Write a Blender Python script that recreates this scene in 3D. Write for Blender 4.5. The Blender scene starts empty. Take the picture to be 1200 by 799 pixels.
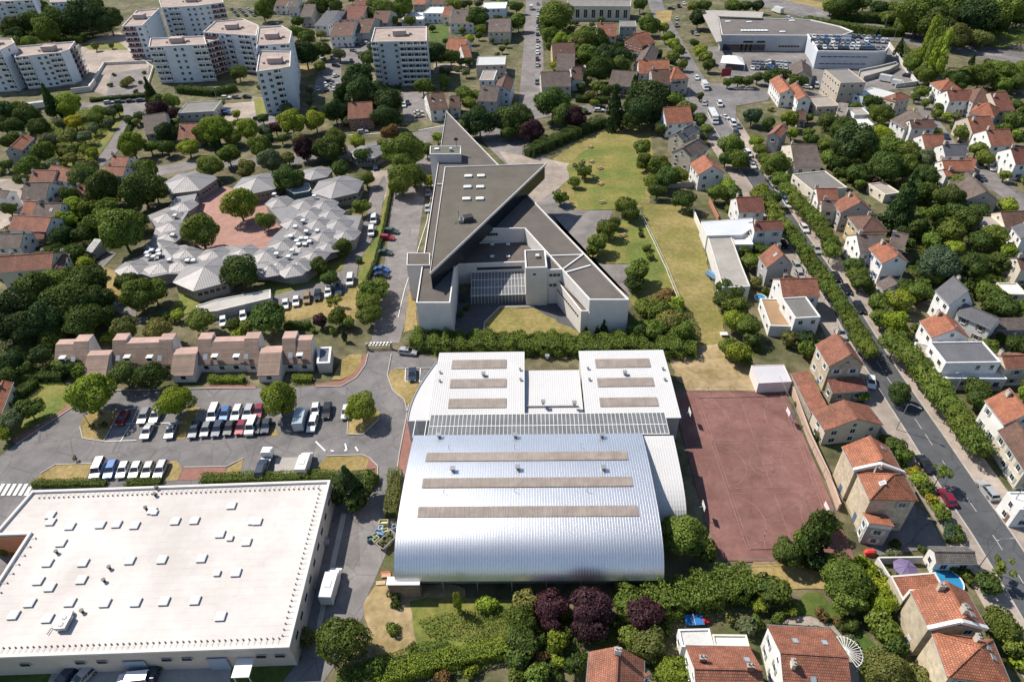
import bpy, math, random
import numpy as np
from mathutils import Vector, Matrix
random.seed(7)
S = bpy.context.scene
C = S.collection
# ---------------------------------------------------------------- camera
CAM_H = 100.0; FPX = 780.0; PITCH = math.radians(38.2); ROLL = math.radians(2.0)
_f = Vector((0, math.cos(PITCH), -math.sin(PITCH))); _r0 = Vector((1, 0, 0)); _d0 = _f.cross(_r0)
_r = _r0*math.cos(ROLL) + _d0*math.sin(ROLL); _d = -_r0*math.sin(ROLL) + _d0*math.cos(ROLL)
cam = bpy.data.cameras.new('camera'); co = bpy.data.objects.new('camera', cam); C.objects.link(co)
cam.sensor_width = 36; cam.lens = FPX/1200*36; cam.clip_start = 1; cam.clip_end = 12000
co.matrix_world = Matrix.Translation((0, 0, CAM_H)) @ Matrix((_r, -_d, -_f)).transposed().to_4x4()
S.camera = co
# ---------------------------------------------------------------- daylight
SUN_EL = math.radians(49); SHADOW_AZ = math.radians(-32)
sdir = Vector((-math.cos(SHADOW_AZ)*math.cos(SUN_EL), -math.sin(SHADOW_AZ)*math.cos(SUN_EL), math.sin(SUN_EL)))
w = bpy.data.worlds.new('World'); S.world = w; w.use_nodes = True
nt = w.node_tree; bg = nt.nodes['Background']; sky = nt.nodes.new('ShaderNodeTexSky')
sky.sky_type = 'NISHITA'; sky.sun_disc = False; sky.sun_elevation = SUN_EL
sky.sun_rotation = math.atan2(sdir.x, sdir.y); sky.altitude = 100; sky.air_density = 1.0; sky.dust_density = 0.5
nt.links.new(sky.outputs[0], bg.inputs[0]); bg.inputs[1].default_value = 0.10
sl = bpy.data.lights.new('sun', 'SUN'); so = bpy.data.objects.new('sun', sl); C.objects.link(so)
sl.energy = 5.0; sl.angle = math.radians(0.53); sl.color = (1.0, 0.93, 0.82)
so.rotation_euler = sdir.to_track_quat('Z', 'Y').to_euler(); so.location = (0, 0, 300)
S.view_settings.view_transform = 'Standard'; S.view_settings.look = 'None'
S.view_settings.exposure = 0.32; S.view_settings.gamma = 1.0
S.render.engine = 'CYCLES'
S.cycles.max_bounces = 5; S.cycles.diffuse_bounces = 2; S.cycles.glossy_bounces = 2; S.cycles.transmission_bounces = 2; S.cycles.transparent_max_bounces = 4
S.cycles.caustics_reflective = False; S.cycles.caustics_refractive = False
# ---------------------------------------------------------------- photo position -> ground position
def G(px, py, z=0.0):
    d = _f + _r*((px-600)/FPX) + _d*((py-399.5)/FPX)
    t = (z-CAM_H)/d.z
    return Vector((d.x*t, d.y*t, z))
def PXY(p):
    v = Vector(p) - Vector((0, 0, CAM_H)); q = v.dot(_f)
    return 600+FPX*v.dot(_r)/q, 399.5+FPX*v.dot(_d)/q
_TY = (0, 200, 400, 599)
def T(t, *a):                       # survey tile coordinates (4x enlargements) -> photo position
    ox, oy = (t % 4)*300, _TY[t//4]
    return [(ox+a[i]/3.993, oy+a[i+1]/3.993) for i in range(0, len(a), 2)]
# ---------------------------------------------------------------- materials
def _n(nt, k, **kw):
    n = nt.nodes.new(k)
    for a, b in kw.items(): setattr(n, a, b)
    return n
MATS = {}
def mat(name, col=(.5,.5,.5), rough=.8, metal=0.0, noise=.15, scale=1.0, objcol=False, bump=0.0, bscale=None, pattern=None, coat=0, spec=.3, col2=None, c2scale=.1, c2w=.5, emit=None, coord='pos', vary=0.0):
    m = bpy.data.materials.new(name); m.use_nodes = True; nt = m.node_tree
    b = nt.nodes['Principled BSDF']; b.inputs['Roughness'].default_value = rough; b.inputs['Metallic'].default_value = metal
    b.inputs['Specular IOR Level'].default_value = spec
    L = nt.links
    if objcol:
        oi = _n(nt, 'ShaderNodeObjectInfo'); cs = oi.outputs['Color']
    else:
        rg = _n(nt, 'ShaderNodeRGB'); rg.outputs[0].default_value = (*col, 1); cs = rg.outputs[0]
    if coord == 'uv': co_ = _n(nt, 'ShaderNodeTexCoord').outputs['UV']
    elif coord == 'obj': co_ = _n(nt, 'ShaderNodeTexCoord').outputs['Object']
    else: co_ = _n(nt, 'ShaderNodeNewGeometry').outputs['Position']
    if col2:
        n2 = _n(nt, 'ShaderNodeTexNoise'); n2.inputs['Scale'].default_value = c2scale; n2.inputs['Detail'].default_value = 5; n2.inputs['Roughness'].default_value = .62
        L.new(co_, n2.inputs['Vector'])
        mr = _n(nt, 'ShaderNodeMapRange'); mr.inputs[1].default_value = .5-.12*1; mr.inputs[2].default_value = .5+.12; mr.inputs[3].default_value = 0; mr.inputs[4].default_value = c2w*2
        mr.clamp = True
        L.new(n2.outputs['Fac'], mr.inputs[0])
        mx = _n(nt, 'ShaderNodeMix', data_type='RGBA'); L.new(mr.outputs[0], mx.inputs[0]); L.new(cs, mx.inputs[6]); mx.inputs[7].default_value = (*col2, 1); cs = mx.outputs[2]
    if noise:
        for sc, am in ((scale, noise), (scale*7, noise*.6), (scale*.13, noise*.7)):
            n1 = _n(nt, 'ShaderNodeTexNoise'); n1.inputs['Scale'].default_value = sc; n1.inputs['Detail'].default_value = 3
            L.new(co_, n1.inputs['Vector'])
            mr = _n(nt, 'ShaderNodeMapRange'); mr.inputs[1].default_value = .3; mr.inputs[2].default_value = .7; mr.inputs[3].default_value = 1-am; mr.inputs[4].default_value = 1+am
            L.new(n1.outputs['Fac'], mr.inputs[0])
            mx = _n(nt, 'ShaderNodeMix', data_type='RGBA', blend_type='MULTIPLY'); mx.inputs[0].default_value = 1
            L.new(cs, mx.inputs[6]); L.new(mr.outputs[0], mx.inputs[7]); cs = mx.outputs[2]
    hgt = None
    if pattern:
        kind, pw, ph, amt = pattern
        tc = _n(nt, 'ShaderNodeTexCoord')
        if kind == 'tile':
            br = _n(nt, 'ShaderNodeTexBrick'); br.offset = .5
            br.inputs['Scale'].default_value = 1; br.inputs['Brick Width'].default_value = pw; br.inputs['Row Height'].default_value = ph
            br.inputs['Mortar Size'].default_value = ph*.13; br.inputs['Mortar Smooth'].default_value = .4
            br.inputs['Color1'].default_value = (1+amt, 1+amt, 1+amt, 1); br.inputs['Color2'].default_value = (1-amt, 1-amt, 1-amt, 1); br.inputs['Mortar'].default_value = (.45, .45, .45, 1)
            L.new(tc.outputs['UV'], br.inputs['Vector'])
            mx = _n(nt, 'ShaderNodeMix', data_type='RGBA', blend_type='MULTIPLY'); mx.inputs[0].default_value = 1
            L.new(cs, mx.inputs[6]); L.new(br.outputs['Color'], mx.inputs[7]); cs = mx.outputs[2]
            hgt = br.outputs['Fac']; inv = True
        elif kind == 'seam':
            br = _n(nt, 'ShaderNodeTexBrick'); br.offset = .37; br.inputs['Scale'].default_value = 1; br.inputs['Brick Width'].default_value = pw; br.inputs['Row Height'].default_value = ph
            br.inputs['Mortar Size'].default_value = .035; br.inputs['Mortar Smooth'].default_value = .3; br.inputs['Color1'].default_value = (1+amt, 1+amt, 1+amt, 1); br.inputs['Color2'].default_value = (1-amt, 1-amt, 1-amt, 1); br.inputs['Mortar'].default_value = (.86, .86, .86, 1)
            L.new(tc.outputs['UV'], br.inputs['Vector']); mx = _n(nt, 'ShaderNodeMix', data_type='RGBA', blend_type='MULTIPLY'); mx.inputs[0].default_value = 1
            L.new(cs, mx.inputs[6]); L.new(br.outputs['Color'], mx.inputs[7]); cs = mx.outputs[2]
        elif kind == 'crack':
            vo = _n(nt, 'ShaderNodeTexVoronoi', feature='DISTANCE_TO_EDGE'); vo.inputs['Scale'].default_value = pw; nz = _n(nt, 'ShaderNodeTexNoise'); nz.inputs['Scale'].default_value = 1.2; nz.inputs['Detail'].default_value = 4
            mx0 = _n(nt, 'ShaderNodeMix', data_type='RGBA', blend_type='LINEAR_LIGHT'); mx0.inputs[0].default_value = .9; L.new(co_, mx0.inputs[6]); L.new(nz.outputs['Color'], mx0.inputs[7]); L.new(mx0.outputs[2], vo.inputs['Vector'])
            mr = _n(nt, 'ShaderNodeMapRange'); mr.inputs[1].default_value = 0; mr.inputs[2].default_value = ph; mr.inputs[3].default_value = 1-amt; mr.inputs[4].default_value = 1; L.new(vo.outputs['Distance'], mr.inputs[0])
            v2 = _n(nt, 'ShaderNodeTexVoronoi'); v2.inputs['Scale'].default_value = .09; v2.inputs['Randomness'].default_value = 1; L.new(co_, v2.inputs['Vector']); sp = _n(nt, 'ShaderNodeSeparateColor'); L.new(v2.outputs['Color'], sp.inputs[0])
            m5 = _n(nt, 'ShaderNodeMapRange'); m5.inputs[3].default_value = .88; m5.inputs[4].default_value = 1.1; L.new(sp.outputs[0], m5.inputs[0]); mu = _n(nt, 'ShaderNodeMath', operation='MULTIPLY'); L.new(mr.outputs[0], mu.inputs[0]); L.new(m5.outputs[0], mu.inputs[1])
            v3 = _n(nt, 'ShaderNodeTexVoronoi'); v3.inputs['Scale'].default_value = .35; L.new(co_, v3.inputs['Vector']); m6 = _n(nt, 'ShaderNodeMapRange'); m6.inputs[1].default_value = .05; m6.inputs[2].default_value = .22; m6.inputs[3].default_value = .8; m6.inputs[4].default_value = 1; L.new(v3.outputs['Distance'], m6.inputs[0]); mu2 = _n(nt, 'ShaderNodeMath', operation='MULTIPLY'); L.new(mu.outputs[0], mu2.inputs[0]); L.new(m6.outputs[0], mu2.inputs[1])
            mx = _n(nt, 'ShaderNodeMix', data_type='RGBA', blend_type='MULTIPLY'); mx.inputs[0].default_value = 1
            L.new(cs, mx.inputs[6]); L.new(mu2.outputs[0], mx.inputs[7]); cs = mx.outputs[2]
        elif kind == 'stripe':
            wv = _n(nt, 'ShaderNodeTexWave', bands_direction='X' if pw else 'Y'); wv.inputs['Scale'].default_value = .314/(pw or ph)
            L.new(tc.outputs['UV'], wv.inputs['Vector']); 
            mr = _n(nt, 'ShaderNodeMapRange'); mr.inputs[3].default_value = 1-amt; mr.inputs[4].default_value = 1+amt*.5; L.new(wv.outputs['Fac'], mr.inputs[0])
            mx = _n(nt, 'ShaderNodeMix', data_type='RGBA', blend_type='MULTIPLY'); mx.inputs[0].default_value = 1
            L.new(cs, mx.inputs[6]); L.new(mr.outputs[0], mx.inputs[7]); cs = mx.outputs[2]
            hgt = wv.outputs['Fac']
    if vary:
        oi = _n(nt, 'ShaderNodeObjectInfo'); mr = _n(nt, 'ShaderNodeMapRange'); mr.inputs[3].default_value = 1-vary; mr.inputs[4].default_value = 1+vary
        L.new(oi.outputs['Random'], mr.inputs[0])
        mx = _n(nt, 'ShaderNodeMix', data_type='RGBA', blend_type='MULTIPLY'); mx.inputs[0].default_value = 1
        L.new(cs, mx.inputs[6]); L.new(mr.outputs[0], mx.inputs[7]); cs = mx.outputs[2]
    L.new(cs, b.inputs['Base Color'])
    if bump:
        bp = _n(nt, 'ShaderNodeBump'); bp.inputs['Strength'].default_value = bump; bp.inputs['Distance'].default_value = .05
        if hgt is not None and pattern:
            if pattern[0] == 'tile': bp.invert = True
            L.new(hgt, bp.inputs['Height'])
        else:
            n3 = _n(nt, 'ShaderNodeTexNoise'); n3.inputs['Scale'].default_value = bscale or scale*4; n3.inputs['Detail'].default_value = 4
            L.new(co_, n3.inputs['Vector']); L.new(n3.outputs['Fac'], bp.inputs['Height'])
        L.new(bp.outputs[0], b.inputs['Normal'])
    if coat: b.inputs['Coat Weight'].default_value = coat; b.inputs['Coat Roughness'].default_value = .05
    MATS[name] = m
    return m
def leafmat(name, attr=None):
    m = bpy.data.materials.new(name); m.use_nodes = True; nt = m.node_tree; L = nt.links
    nt.nodes.remove(nt.nodes['Principled BSDF']); out = nt.nodes['Material Output']
    oi = _n(nt, 'ShaderNodeObjectInfo'); gi = _n(nt, 'ShaderNodeNewGeometry'); oc = oi.outputs['Color']
    if attr: an = _n(nt, 'ShaderNodeAttribute'); an.attribute_name = attr; oc = an.outputs['Color']
    mr = _n(nt, 'ShaderNodeMapRange'); mr.inputs[3].default_value = .72; mr.inputs[4].default_value = 1.3; L.new(gi.outputs['Random Per Island'], mr.inputs[0])
    m2 = _n(nt, 'ShaderNodeMapRange'); m2.inputs[3].default_value = .82; m2.inputs[4].default_value = 1.2; L.new(oi.outputs['Random'], m2.inputs[0])
    mu = _n(nt, 'ShaderNodeMath', operation='MULTIPLY'); L.new(mr.outputs[0], mu.inputs[0]); L.new(m2.outputs[0], mu.inputs[1])
    mx = _n(nt, 'ShaderNodeMix', data_type='RGBA', blend_type='MULTIPLY'); mx.inputs[0].default_value = 1; L.new(oc, mx.inputs[6]); L.new(mu.outputs[0], mx.inputs[7])
    di = _n(nt, 'ShaderNodeBsdfDiffuse'); tr = _n(nt, 'ShaderNodeBsdfTranslucent'); ms = _n(nt, 'ShaderNodeMixShader'); ms.inputs[0].default_value = .33
    L.new(mx.outputs[2], di.inputs[0]); L.new(mx.outputs[2], tr.inputs[0]); L.new(di.outputs[0], ms.inputs[1]); L.new(tr.outputs[0], ms.inputs[2])
    gl = _n(nt, 'ShaderNodeBsdfGlossy'); gl.inputs['Roughness'].default_value = .5; gl.inputs[0].default_value = (.9, 1, .8, 1); m3 = _n(nt, 'ShaderNodeMixShader'); m3.inputs[0].default_value = .008
    L.new(ms.outputs[0], m3.inputs[1]); L.new(gl.outputs[0], m3.inputs[2]); L.new(m3.outputs[0], out.inputs[0])
    MATS[name] = m
    return m
leafmat('leaf'); leafmat('leaf_mass', 'leafcol')
mat('bark', (.13, .10, .075), .9, noise=.3, scale=3)
mat('asphalt', (.155, .148, .150), .9, noise=.14, scale=.35, col2=(.205, .19, .187), c2scale=.05, bump=.2, bscale=20, pattern=('crack', .16, .02, .3))
mat('dark_asphalt', (.088, .092, .10), .9, noise=.12, scale=.4, pattern=('crack', .12, .015, .3))
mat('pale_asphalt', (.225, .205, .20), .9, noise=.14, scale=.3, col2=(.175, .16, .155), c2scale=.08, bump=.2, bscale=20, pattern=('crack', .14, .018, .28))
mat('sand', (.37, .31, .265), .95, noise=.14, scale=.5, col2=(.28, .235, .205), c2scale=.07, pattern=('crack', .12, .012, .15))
mat('dry_earth', (.38, .285, .165), .95, noise=.2, scale=.8, col2=(.23, .175, .07), c2scale=.14, c2w=.42, bump=.5, bscale=9)
mat('concrete', (.36, .335, .31), .9, noise=.1, scale=.6)
mat('kerb', (.42, .39, .36), .9, noise=.1, scale=.6)
mat('lawn', (.115, .155, .032), .95, noise=.2, scale=1.2, col2=(.225, .19, .055), c2scale=.09, bump=.5, bscale=9)
mat('dry_grass', (.245, .185, .065), .95, noise=.22, scale=1.2, col2=(.34, .255, .12), c2scale=.12, c2w=.4, bump=.5, bscale=9)
mat('meadow', (.18, .165, .046), .95, noise=.2, scale=.9, col2=(.28, .22, .09), c2scale=.1, c2w=.4, bump=.5, bscale=9)
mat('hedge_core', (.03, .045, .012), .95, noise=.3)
mat('green_grass', (.055, .10, .018), .95, noise=.2, scale=1.0, col2=(.09, .12, .025), c2scale=.2, bump=.5, bscale=9)
mat('soil', (.078, .086, .034), .95, noise=.35, scale=.35, col2=(.19, .155, .10), c2scale=.07, c2w=.38, bump=.5, bscale=4)
mat('red_path', (.26, .13, .105), .9, noise=.12, scale=1)
mat('court', (.178, .086, .074), .85, noise=.14, scale=.25, col2=(.215, .112, .097), c2scale=.3, pattern=('crack', .1, .012, .15))
mat('playground', (.34, .19, .155), .85, noise=.1, scale=.4, col2=(.38, .22, .18), c2scale=.1)
mat('paint_white', (.8, .8, .78), .7, noise=.12, scale=2)
mat('worn_paint', (.32, .185, .17), .8, noise=.2, scale=2)
mat('wall', objcol=True, rough=.85, noise=.06, scale=.5)
mat('stone_wall', objcol=True, rough=.95, noise=.2, scale=1.2, bump=.4, bscale=5)
mat('tile_roof', objcol=True, rough=.75, noise=.2, scale=.5, col2=(.16, .10, .075), c2scale=.35, c2w=.16, pattern=('tile', .3, .36, .22), bump=.6, coord='obj')
mat('strip_roof', objcol=True, rough=.8, noise=.14, scale=.5, pattern=('tile', 40, .5, .12), bump=.7, coord='obj')
mat('slate_roof', objcol=True, rough=.6, noise=.12, scale=.5, pattern=('tile', .4, .3, .1), bump=.3, coord='obj')
mat('flat_roof', objcol=True, rough=.95, noise=.12, scale=.25, coord='obj')
mat('metal_roof', objcol=True, rough=.5, metal=.2, noise=.05, scale=.3, pattern=('stripe', .5, 0, .12), bump=.3, coord='obj')
mat('painted', objcol=True, rough=.5, noise=.04, scale=1)
mat('white_trim', (.72, .71, .69), .6, noise=.05)
mat('frame', (.7, .7, .7), .5, noise=0)
mat('shaded_glass', (.012, .016, .024), .25, noise=0, spec=.3)  # shade under the pointed roof put into a near-black glass colour
mat('glass', (.025, .032, .042), .12, noise=0, spec=.6)
mat('blue_glass', (.15, .155, .165), .4, noise=.15, scale=.3, spec=.6)
mat('rooflight', (.30, .34, .38), .2, noise=.05, spec=.6)
mat('dome', (.78, .80, .80), .35, noise=.03)
mat('dark_metal', (.05, .05, .055), .5, metal=.3, noise=.1)
mat('grey_metal', (.35, .36, .37), .45, metal=.5, noise=.05)
mat('white_membrane', (.635, .595, .57), .8, noise=.03, scale=.15, col2=(.53, .49, .465), c2scale=.1, c2w=.5, pattern=('seam', 14, 1.3, .012))
mat('gym_roof', (.80, .81, .835), .42, metal=.95, noise=.03, scale=.2, spec=.5)
mat('annex_roof', (.57, .565, .565), .5, metal=.0, noise=.03, scale=.2)
mat('brown_skylight', (.27, .225, .195), .5, noise=.08, scale=.6, col2=(.31, .265, .235), c2scale=.3)
mat('timber', (.33, .23, .15), .8, noise=.2, scale=2)
mat('car_paint', objcol=True, rough=.3, metal=.15, noise=0, coat=.6, spec=.5)
mat('tyre', (.02, .02, .02), .8, noise=0)
mat('chrome_light', (.75, .75, .72), .2, noise=0)
mat('water', (.03, .22, .42), .08, noise=.05, spec=.6)
mat('person_cloth', objcol=True, rough=.9, noise=.1)
# ---------------------------------------------------------------- meshes
class MB:
    def __init__(s): s.v = []; s.f = []; s.m = []; s.uv = []
    def face(s, pts, mi=0, uv=None):
        pts = [Vector(p) for p in pts]; n = Vector((0, 0, 0))
        for i in range(len(pts)):
            a, b = pts[i], pts[(i+1) % len(pts)]
            n += Vector(((a.y-b.y)*(a.z+b.z), (a.z-b.z)*(a.x+b.x), (a.x-b.x)*(a.y+b.y)))
        if n.length < 1e-9: return
        n.normalize(); k = len(s.v); s.v += [tuple(p) for p in pts]; s.f.append(list(range(k, k+len(pts)))); s.m.append(mi)
        if uv is None:
            if abs(n.z) > .995: uv = [(p.x, p.y) for p in pts]
            else:
                u = Vector((-n.y, n.x, 0)).normalized(); v = n.cross(u); uv = [(p.dot(u), p.dot(v)) for p in pts]
        s.uv += uv
    def prism(s, poly, z0, z1, side=0, top=0, bottom=False):
        poly = [Vector((p[0], p[1], 0)) for p in poly]
        a = sum(poly[i].x*poly[(i+1) % len(poly)].y-poly[(i+1) % len(poly)].x*poly[i].y for i in range(len(poly)))
        if a < 0: poly = poly[::-1]
        n = len(poly)
        for i in range(n):
            p, q = poly[i], poly[(i+1) % n]
            s.face([(p.x, p.y, z0), (q.x, q.y, z0), (q.x, q.y, z1), (p.x, p.y, z1)], side)
        if top is not None: s.face([(p.x, p.y, z1) for p in poly], top)
        if bottom: s.face([(p.x, p.y, z0) for p in poly[::-1]], side)
    def box(s, c, d, rz=0.0, mi=0, M=None):
        hx, hy, hz = d[0]/2, d[1]/2, d[2]/2; R = Matrix.Rotation(rz, 3, 'Z')
        P = [Vector(c)+R @ Vector((x*hx, y*hy, z*hz)) for z in (-1, 1) for x, y in ((-1, -1), (1, -1), (1, 1), (-1, 1))]
        if M: P = [M @ p for p in P]
        for q in ((3, 2, 1, 0), (4, 5, 6, 7), (0, 1, 5, 4), (1, 2, 6, 5), (2, 3, 7, 6), (3, 0, 4, 7)): s.face([P[i] for i in q], mi)
    def bar(s, a, b, w, h=None, mi=0):       # bar between two points
        a = Vector(a); b = Vector(b); h = h or w; d = (b-a)
        if d.length < 1e-6: return
        d.normalize(); up = Vector((0, 0, 1)) if abs(d.z) < .95 else Vector((1, 0, 0)); x = d.cross(up).normalized()*w/2; y = x.cross(d).normalized()*h/2
        A = [a-x-y, a+x-y, a+x+y, a-x+y]; B = [b-x-y, b+x-y, b+x+y, b-x+y]
        s.face(A, mi); s.face(B[::-1], mi)
        for i in range(4): s.face([A[(i+1) % 4], A[i], B[i], B[(i+1) % 4]], mi)
    def tube(s, pts, rad, n=6, mi=0, cap=True):
        rings = []
        for i, p in enumerate(pts):
            p = Vector(p); d = (Vector(pts[min(i+1, len(pts)-1)])-Vector(pts[max(i-1, 0)])).normalized()
            x = d.cross(Vector((0, 0, 1)) if abs(d.z) < .9 else Vector((1, 0, 0))).normalized(); y = d.cross(x); r = rad[i] if isinstance(rad, (list, tuple)) else rad
            rings.append([p+(x*math.cos(2*math.pi*k/n)+y*math.sin(2*math.pi*k/n))*r for k in range(n)])
        for a, b in zip(rings, rings[1:]):
            for k in range(n): s.face([a[k], a[(k+1) % n], b[(k+1) % n], b[k]], mi)
        if cap: s.face(rings[-1], mi); s.face(rings[0][::-1], mi)
    def mesh(s, name, mats):
        me = bpy.data.meshes.new(name); me.from_pydata(s.v, [], s.f)
        for m in mats: me.materials.append(MATS[m])
        me.polygons.foreach_set('material_index', s.m)
        ul = me.uv_layers.new(name='UVMap'); ul.data.foreach_set('uv', [c for u in s.uv for c in u]); me.update()
        return me
    def build(s, name, mats, parent=None, col=None, off=None):
        if isinstance(mats, str): mats = [mats]
        if off is not None: s.v = [(x-off[0], y-off[1], z-(off[2] if len(off) > 2 else 0)) for x, y, z in s.v]
        return link(name, s.mesh(name, mats), parent, col)
def link(name, me, parent=None, col=None, loc=None, rz=None, sc=None):
    o = bpy.data.objects.new(name, me); C.objects.link(o)
    if parent is not None: o.parent = parent
    if col is not None: o.color = (*col[:3], 1)
    if loc is not None: o.location = loc
    if rz is not None: o.rotation_euler = (0, 0, rz)
    if sc is not None: o.scale = sc
    return o
def smooth(me):
    me.polygons.foreach_set('use_smooth', [True]*len(me.polygons)); return me
THINGS = []; DESC = {}
def tag(o, label, cat, group=None, auto=False):
    o['label'] = label or ''; o['category'] = cat
    if group: o['group'] = group
    THINGS.append((o, auto)); return o
def root(name, loc, label, cat, rz=0, group=None, auto=False):
    o = bpy.data.objects.new(name, None); C.objects.link(o); o.empty_display_size = .5
    o.location = loc; o.rotation_euler = (0, 0, rz); return tag(o, label, cat, group, auto)
def struct(o, kind='structure'):
    o['kind'] = kind; return o
LV = .045; _LC = {}
def lvz(lv):
    k = _LC.get(lv, 0); _LC[lv] = k+1; return lv*LV+(k % 42)*.001
def sheet(name, pts, m, lv, px=True, kind='structure'):
    P = [G(x, y) for x, y in pts] if px else [Vector((p[0], p[1], 0)) for p in pts]
    if m in ('lawn', 'dry_grass', 'meadow', 'dry_earth', 'green_grass'):
        j_ = .45 if m in ('meadow', 'dry_earth') else .16; rr = random.Random(len(P)+int(P[0].x*7)); Q = []
        for a, c_ in zip(P, P[1:]+P[:1]):
            n_ = max(1, int((c_-a).length/1.6))
            for i in range(n_): q = a.lerp(c_, i/n_); Q.append(q+Vector((rr.uniform(-j_, j_), rr.uniform(-j_, j_), 0)) if i else q)
        P = Q
    zz = lvz(lv); b = MB(); b.face([(p.x, p.y, zz) for p in P])
    o = b.build(name, m); o.data.flip_normals() if o.data.polygons[0].normal.z < 0 else None
    o['kind'] = kind; return o
def ribbon(pts, wdt):               # world polyline -> polygon
    P = [Vector((p[0], p[1], 0)) for p in pts]; Lf, Rt = [], []
    for i, p in enumerate(P):
        d = (P[min(i+1, len(P)-1)]-P[max(i-1, 0)]).normalized(); n = Vector((-d.y, d.x, 0))*wdt/2; Lf.append(p+n); Rt.append(p-n)
    return Lf + Rt[::-1]
def road(name, pts, wdt, m, lv): return sheet(name, ribbon([G(*p) for p in pts], wdt), m, lv, px=False)
def kerb(pts, wdt=.2, h=.12, closed=False, name='kerb', m='kerb'):
    P = [G(*p) for p in pts]; b = MB()
    if closed: P.append(P[0])
    for p, q in zip(P, P[1:]): b.bar((p.x, p.y, h/2+.1), (q.x, q.y, h/2+.1), wdt, h)
    return struct(b.build(name, m))
def inset(poly, t):
    P = [Vector((p[0], p[1], 0)) for p in poly]
    a = sum(P[i].x*P[(i+1) % len(P)].y-P[(i+1) % len(P)].x*P[i].y for i in range(len(P)))
    if a < 0: P = P[::-1]
    n = len(P); out = []
    for i in range(n):
        a, b, c = P[i-1], P[i], P[(i+1) % n]; d1 = (b-a).normalized(); d2 = (c-b).normalized()
        n1 = Vector((-d1.y, d1.x, 0)); n2 = Vector((-d2.y, d2.x, 0)); m = (n1+n2)
        k = max(.25, 1+n1.dot(n2)); out.append(b+m/k*t)
    return P, out
def parapet_mb(poly, z0, z1, t=.35):
    P, Q = inset(poly, t); n = len(P); b = MB()
    for i in range(n):
        p, q, r, s_ = P[i], P[(i+1) % n], Q[(i+1) % n], Q[i]
        b.face([(p.x, p.y, z1), (q.x, q.y, z1), (r.x, r.y, z1), (s_.x, s_.y, z1)])
        b.face([(s_.x, s_.y, z1), (r.x, r.y, z1), (r.x, r.y, z0), (s_.x, s_.y, z0)])
        b.face([(p.x, p.y, z0), (q.x, q.y, z0), (q.x, q.y, z1), (p.x, p.y, z1)])
    return b
def block(parent, pts, z1, z0=0, wall='wall', wcol=(.6, .6, .6), roof='flat_roof', rcol=(.2, .18, .16), para=.4, pt=.35, pcol=(.75, .74, .72), px=True, off=None, zp=None):
    """one block of a building from the outline of its roof edge; wall, roof and parapet are its parts"""
    off = off if off is not None else parent.location
    W = [G(x, y, z1) for x, y in pts] if px else [Vector((p[0], p[1], z1)) for p in pts]
    a = MB(); a.prism([(p.x, p.y) for p in W], z0, z1-para-.02, 0, None); a.build('wall', wall, parent, wcol, off)
    if para > 0:
        parapet_mb([(p.x, p.y) for p in W], z1-para, z1, pt).build('parapet', 'wall', parent, pcol, off)
        _, Q = inset([(p.x, p.y) for p in W], pt*.9)
    else: Q = W
    b = MB(); b.face([(p.x, p.y, z1-para) for p in Q]); o = b.build('roof', roof, parent, rcol, off)
    if o.data.polygons[0].normal.z < 0: o.data.flip_normals()
    return W
# windows: shared meshes, scaled per use ------------------------------------
def _win():
    b = MB(); t = .07
    b.box((0, -.02, 0), (1, .06, 1), mi=0)
    b.face([(-.5+t, -.055, -.5+t), (-.02, -.055, -.5+t), (-.02, -.055, .5-t), (-.5+t, -.055, .5-t)], 1)
    b.face([(.02, -.055, -.5+t), (.5-t, -.055, -.5+t), (.5-t, -.055, .5-t), (.02, -.055, .5-t)], 1)
    b.box((0, -.09, -.53), (1.1, .16, .06), mi=0)
    return b.mesh('window', ['frame', 'glass'])
WIN = _win()
def _win2():
    b = MB(); b.box((0, -.01, 0), (1, .05, 1), mi=0); b.face([(-.47, -.04, -.47), (.47, -.04, -.47), (.47, -.04, .47), (-.47, -.04, .47)], 1)
    return b.mesh('window_plain', ['frame', 'glass'])
WINP = _win2()
def window(parent, p, ang, w_, h_, me=None, name='window', col=None):
    """p: centre in the parent's frame; ang: direction of the wall's run (normal is to its right)"""
    return link(name, me or WIN, parent, col, p, ang, (w_, 1, h_))
def win_rows(parent, a, b, zs, n, w_, h_, margin=.08, off=None, me=None, skip=()):
    """rows of windows on a wall running a -> b (outside is on the right hand of a -> b)"""
    a = Vector((a[0], a[1], 0)); b = Vector((b[0], b[1], 0)); off = off if off is not None else parent.location
    d = b-a; ang = math.atan2(d.y, d.x); nn = Vector((d.y, -d.x, 0)).normalized()*.012
    for zi, z in enumerate(zs):
        for i in range(n):
            if (zi, i) in skip: continue
            t = margin+(1-2*margin)*((i+.5)/n); p = a+d*t+nn-Vector((off[0], off[1], 0)); window(parent, (p.x, p.y, z), ang, w_, h_, me)
# ---------------------------------------------------------------- foliage
def leaf_mesh(name, P, N, size, rng, mats=('leaf',)):
    n = len(P); N = N+rng.normal(0, .55, (n, 3)); N /= np.linalg.norm(N, axis=1)[:, None]
    A = np.cross(N, rng.normal(0, 1, (n, 3))); A /= np.linalg.norm(A, axis=1)[:, None]; B = np.cross(N, A)
    s = (size*rng.uniform(.6, 1.25, n))[:, None]
    V = np.stack([P-A*s*.5, P-B*s*.32, P+A*s*.5, P+B*s*.32], 1).reshape(-1, 3)
    me = bpy.data.meshes.new(name); me.vertices.add(4*n); me.vertices.foreach_set('co', V.astype(np.float32).ravel())
    me.loops.add(4*n); me.loops.foreach_set('vertex_index', np.arange(4*n, dtype=np.int32)); me.polygons.add(n)
    me.polygons.foreach_set('loop_start', np.arange(0, 4*n, 4, dtype=np.int32)); 
    me.update(calc_edges=True)
    for m in mats: me.materials.append(MATS[m])
    return me
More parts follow.
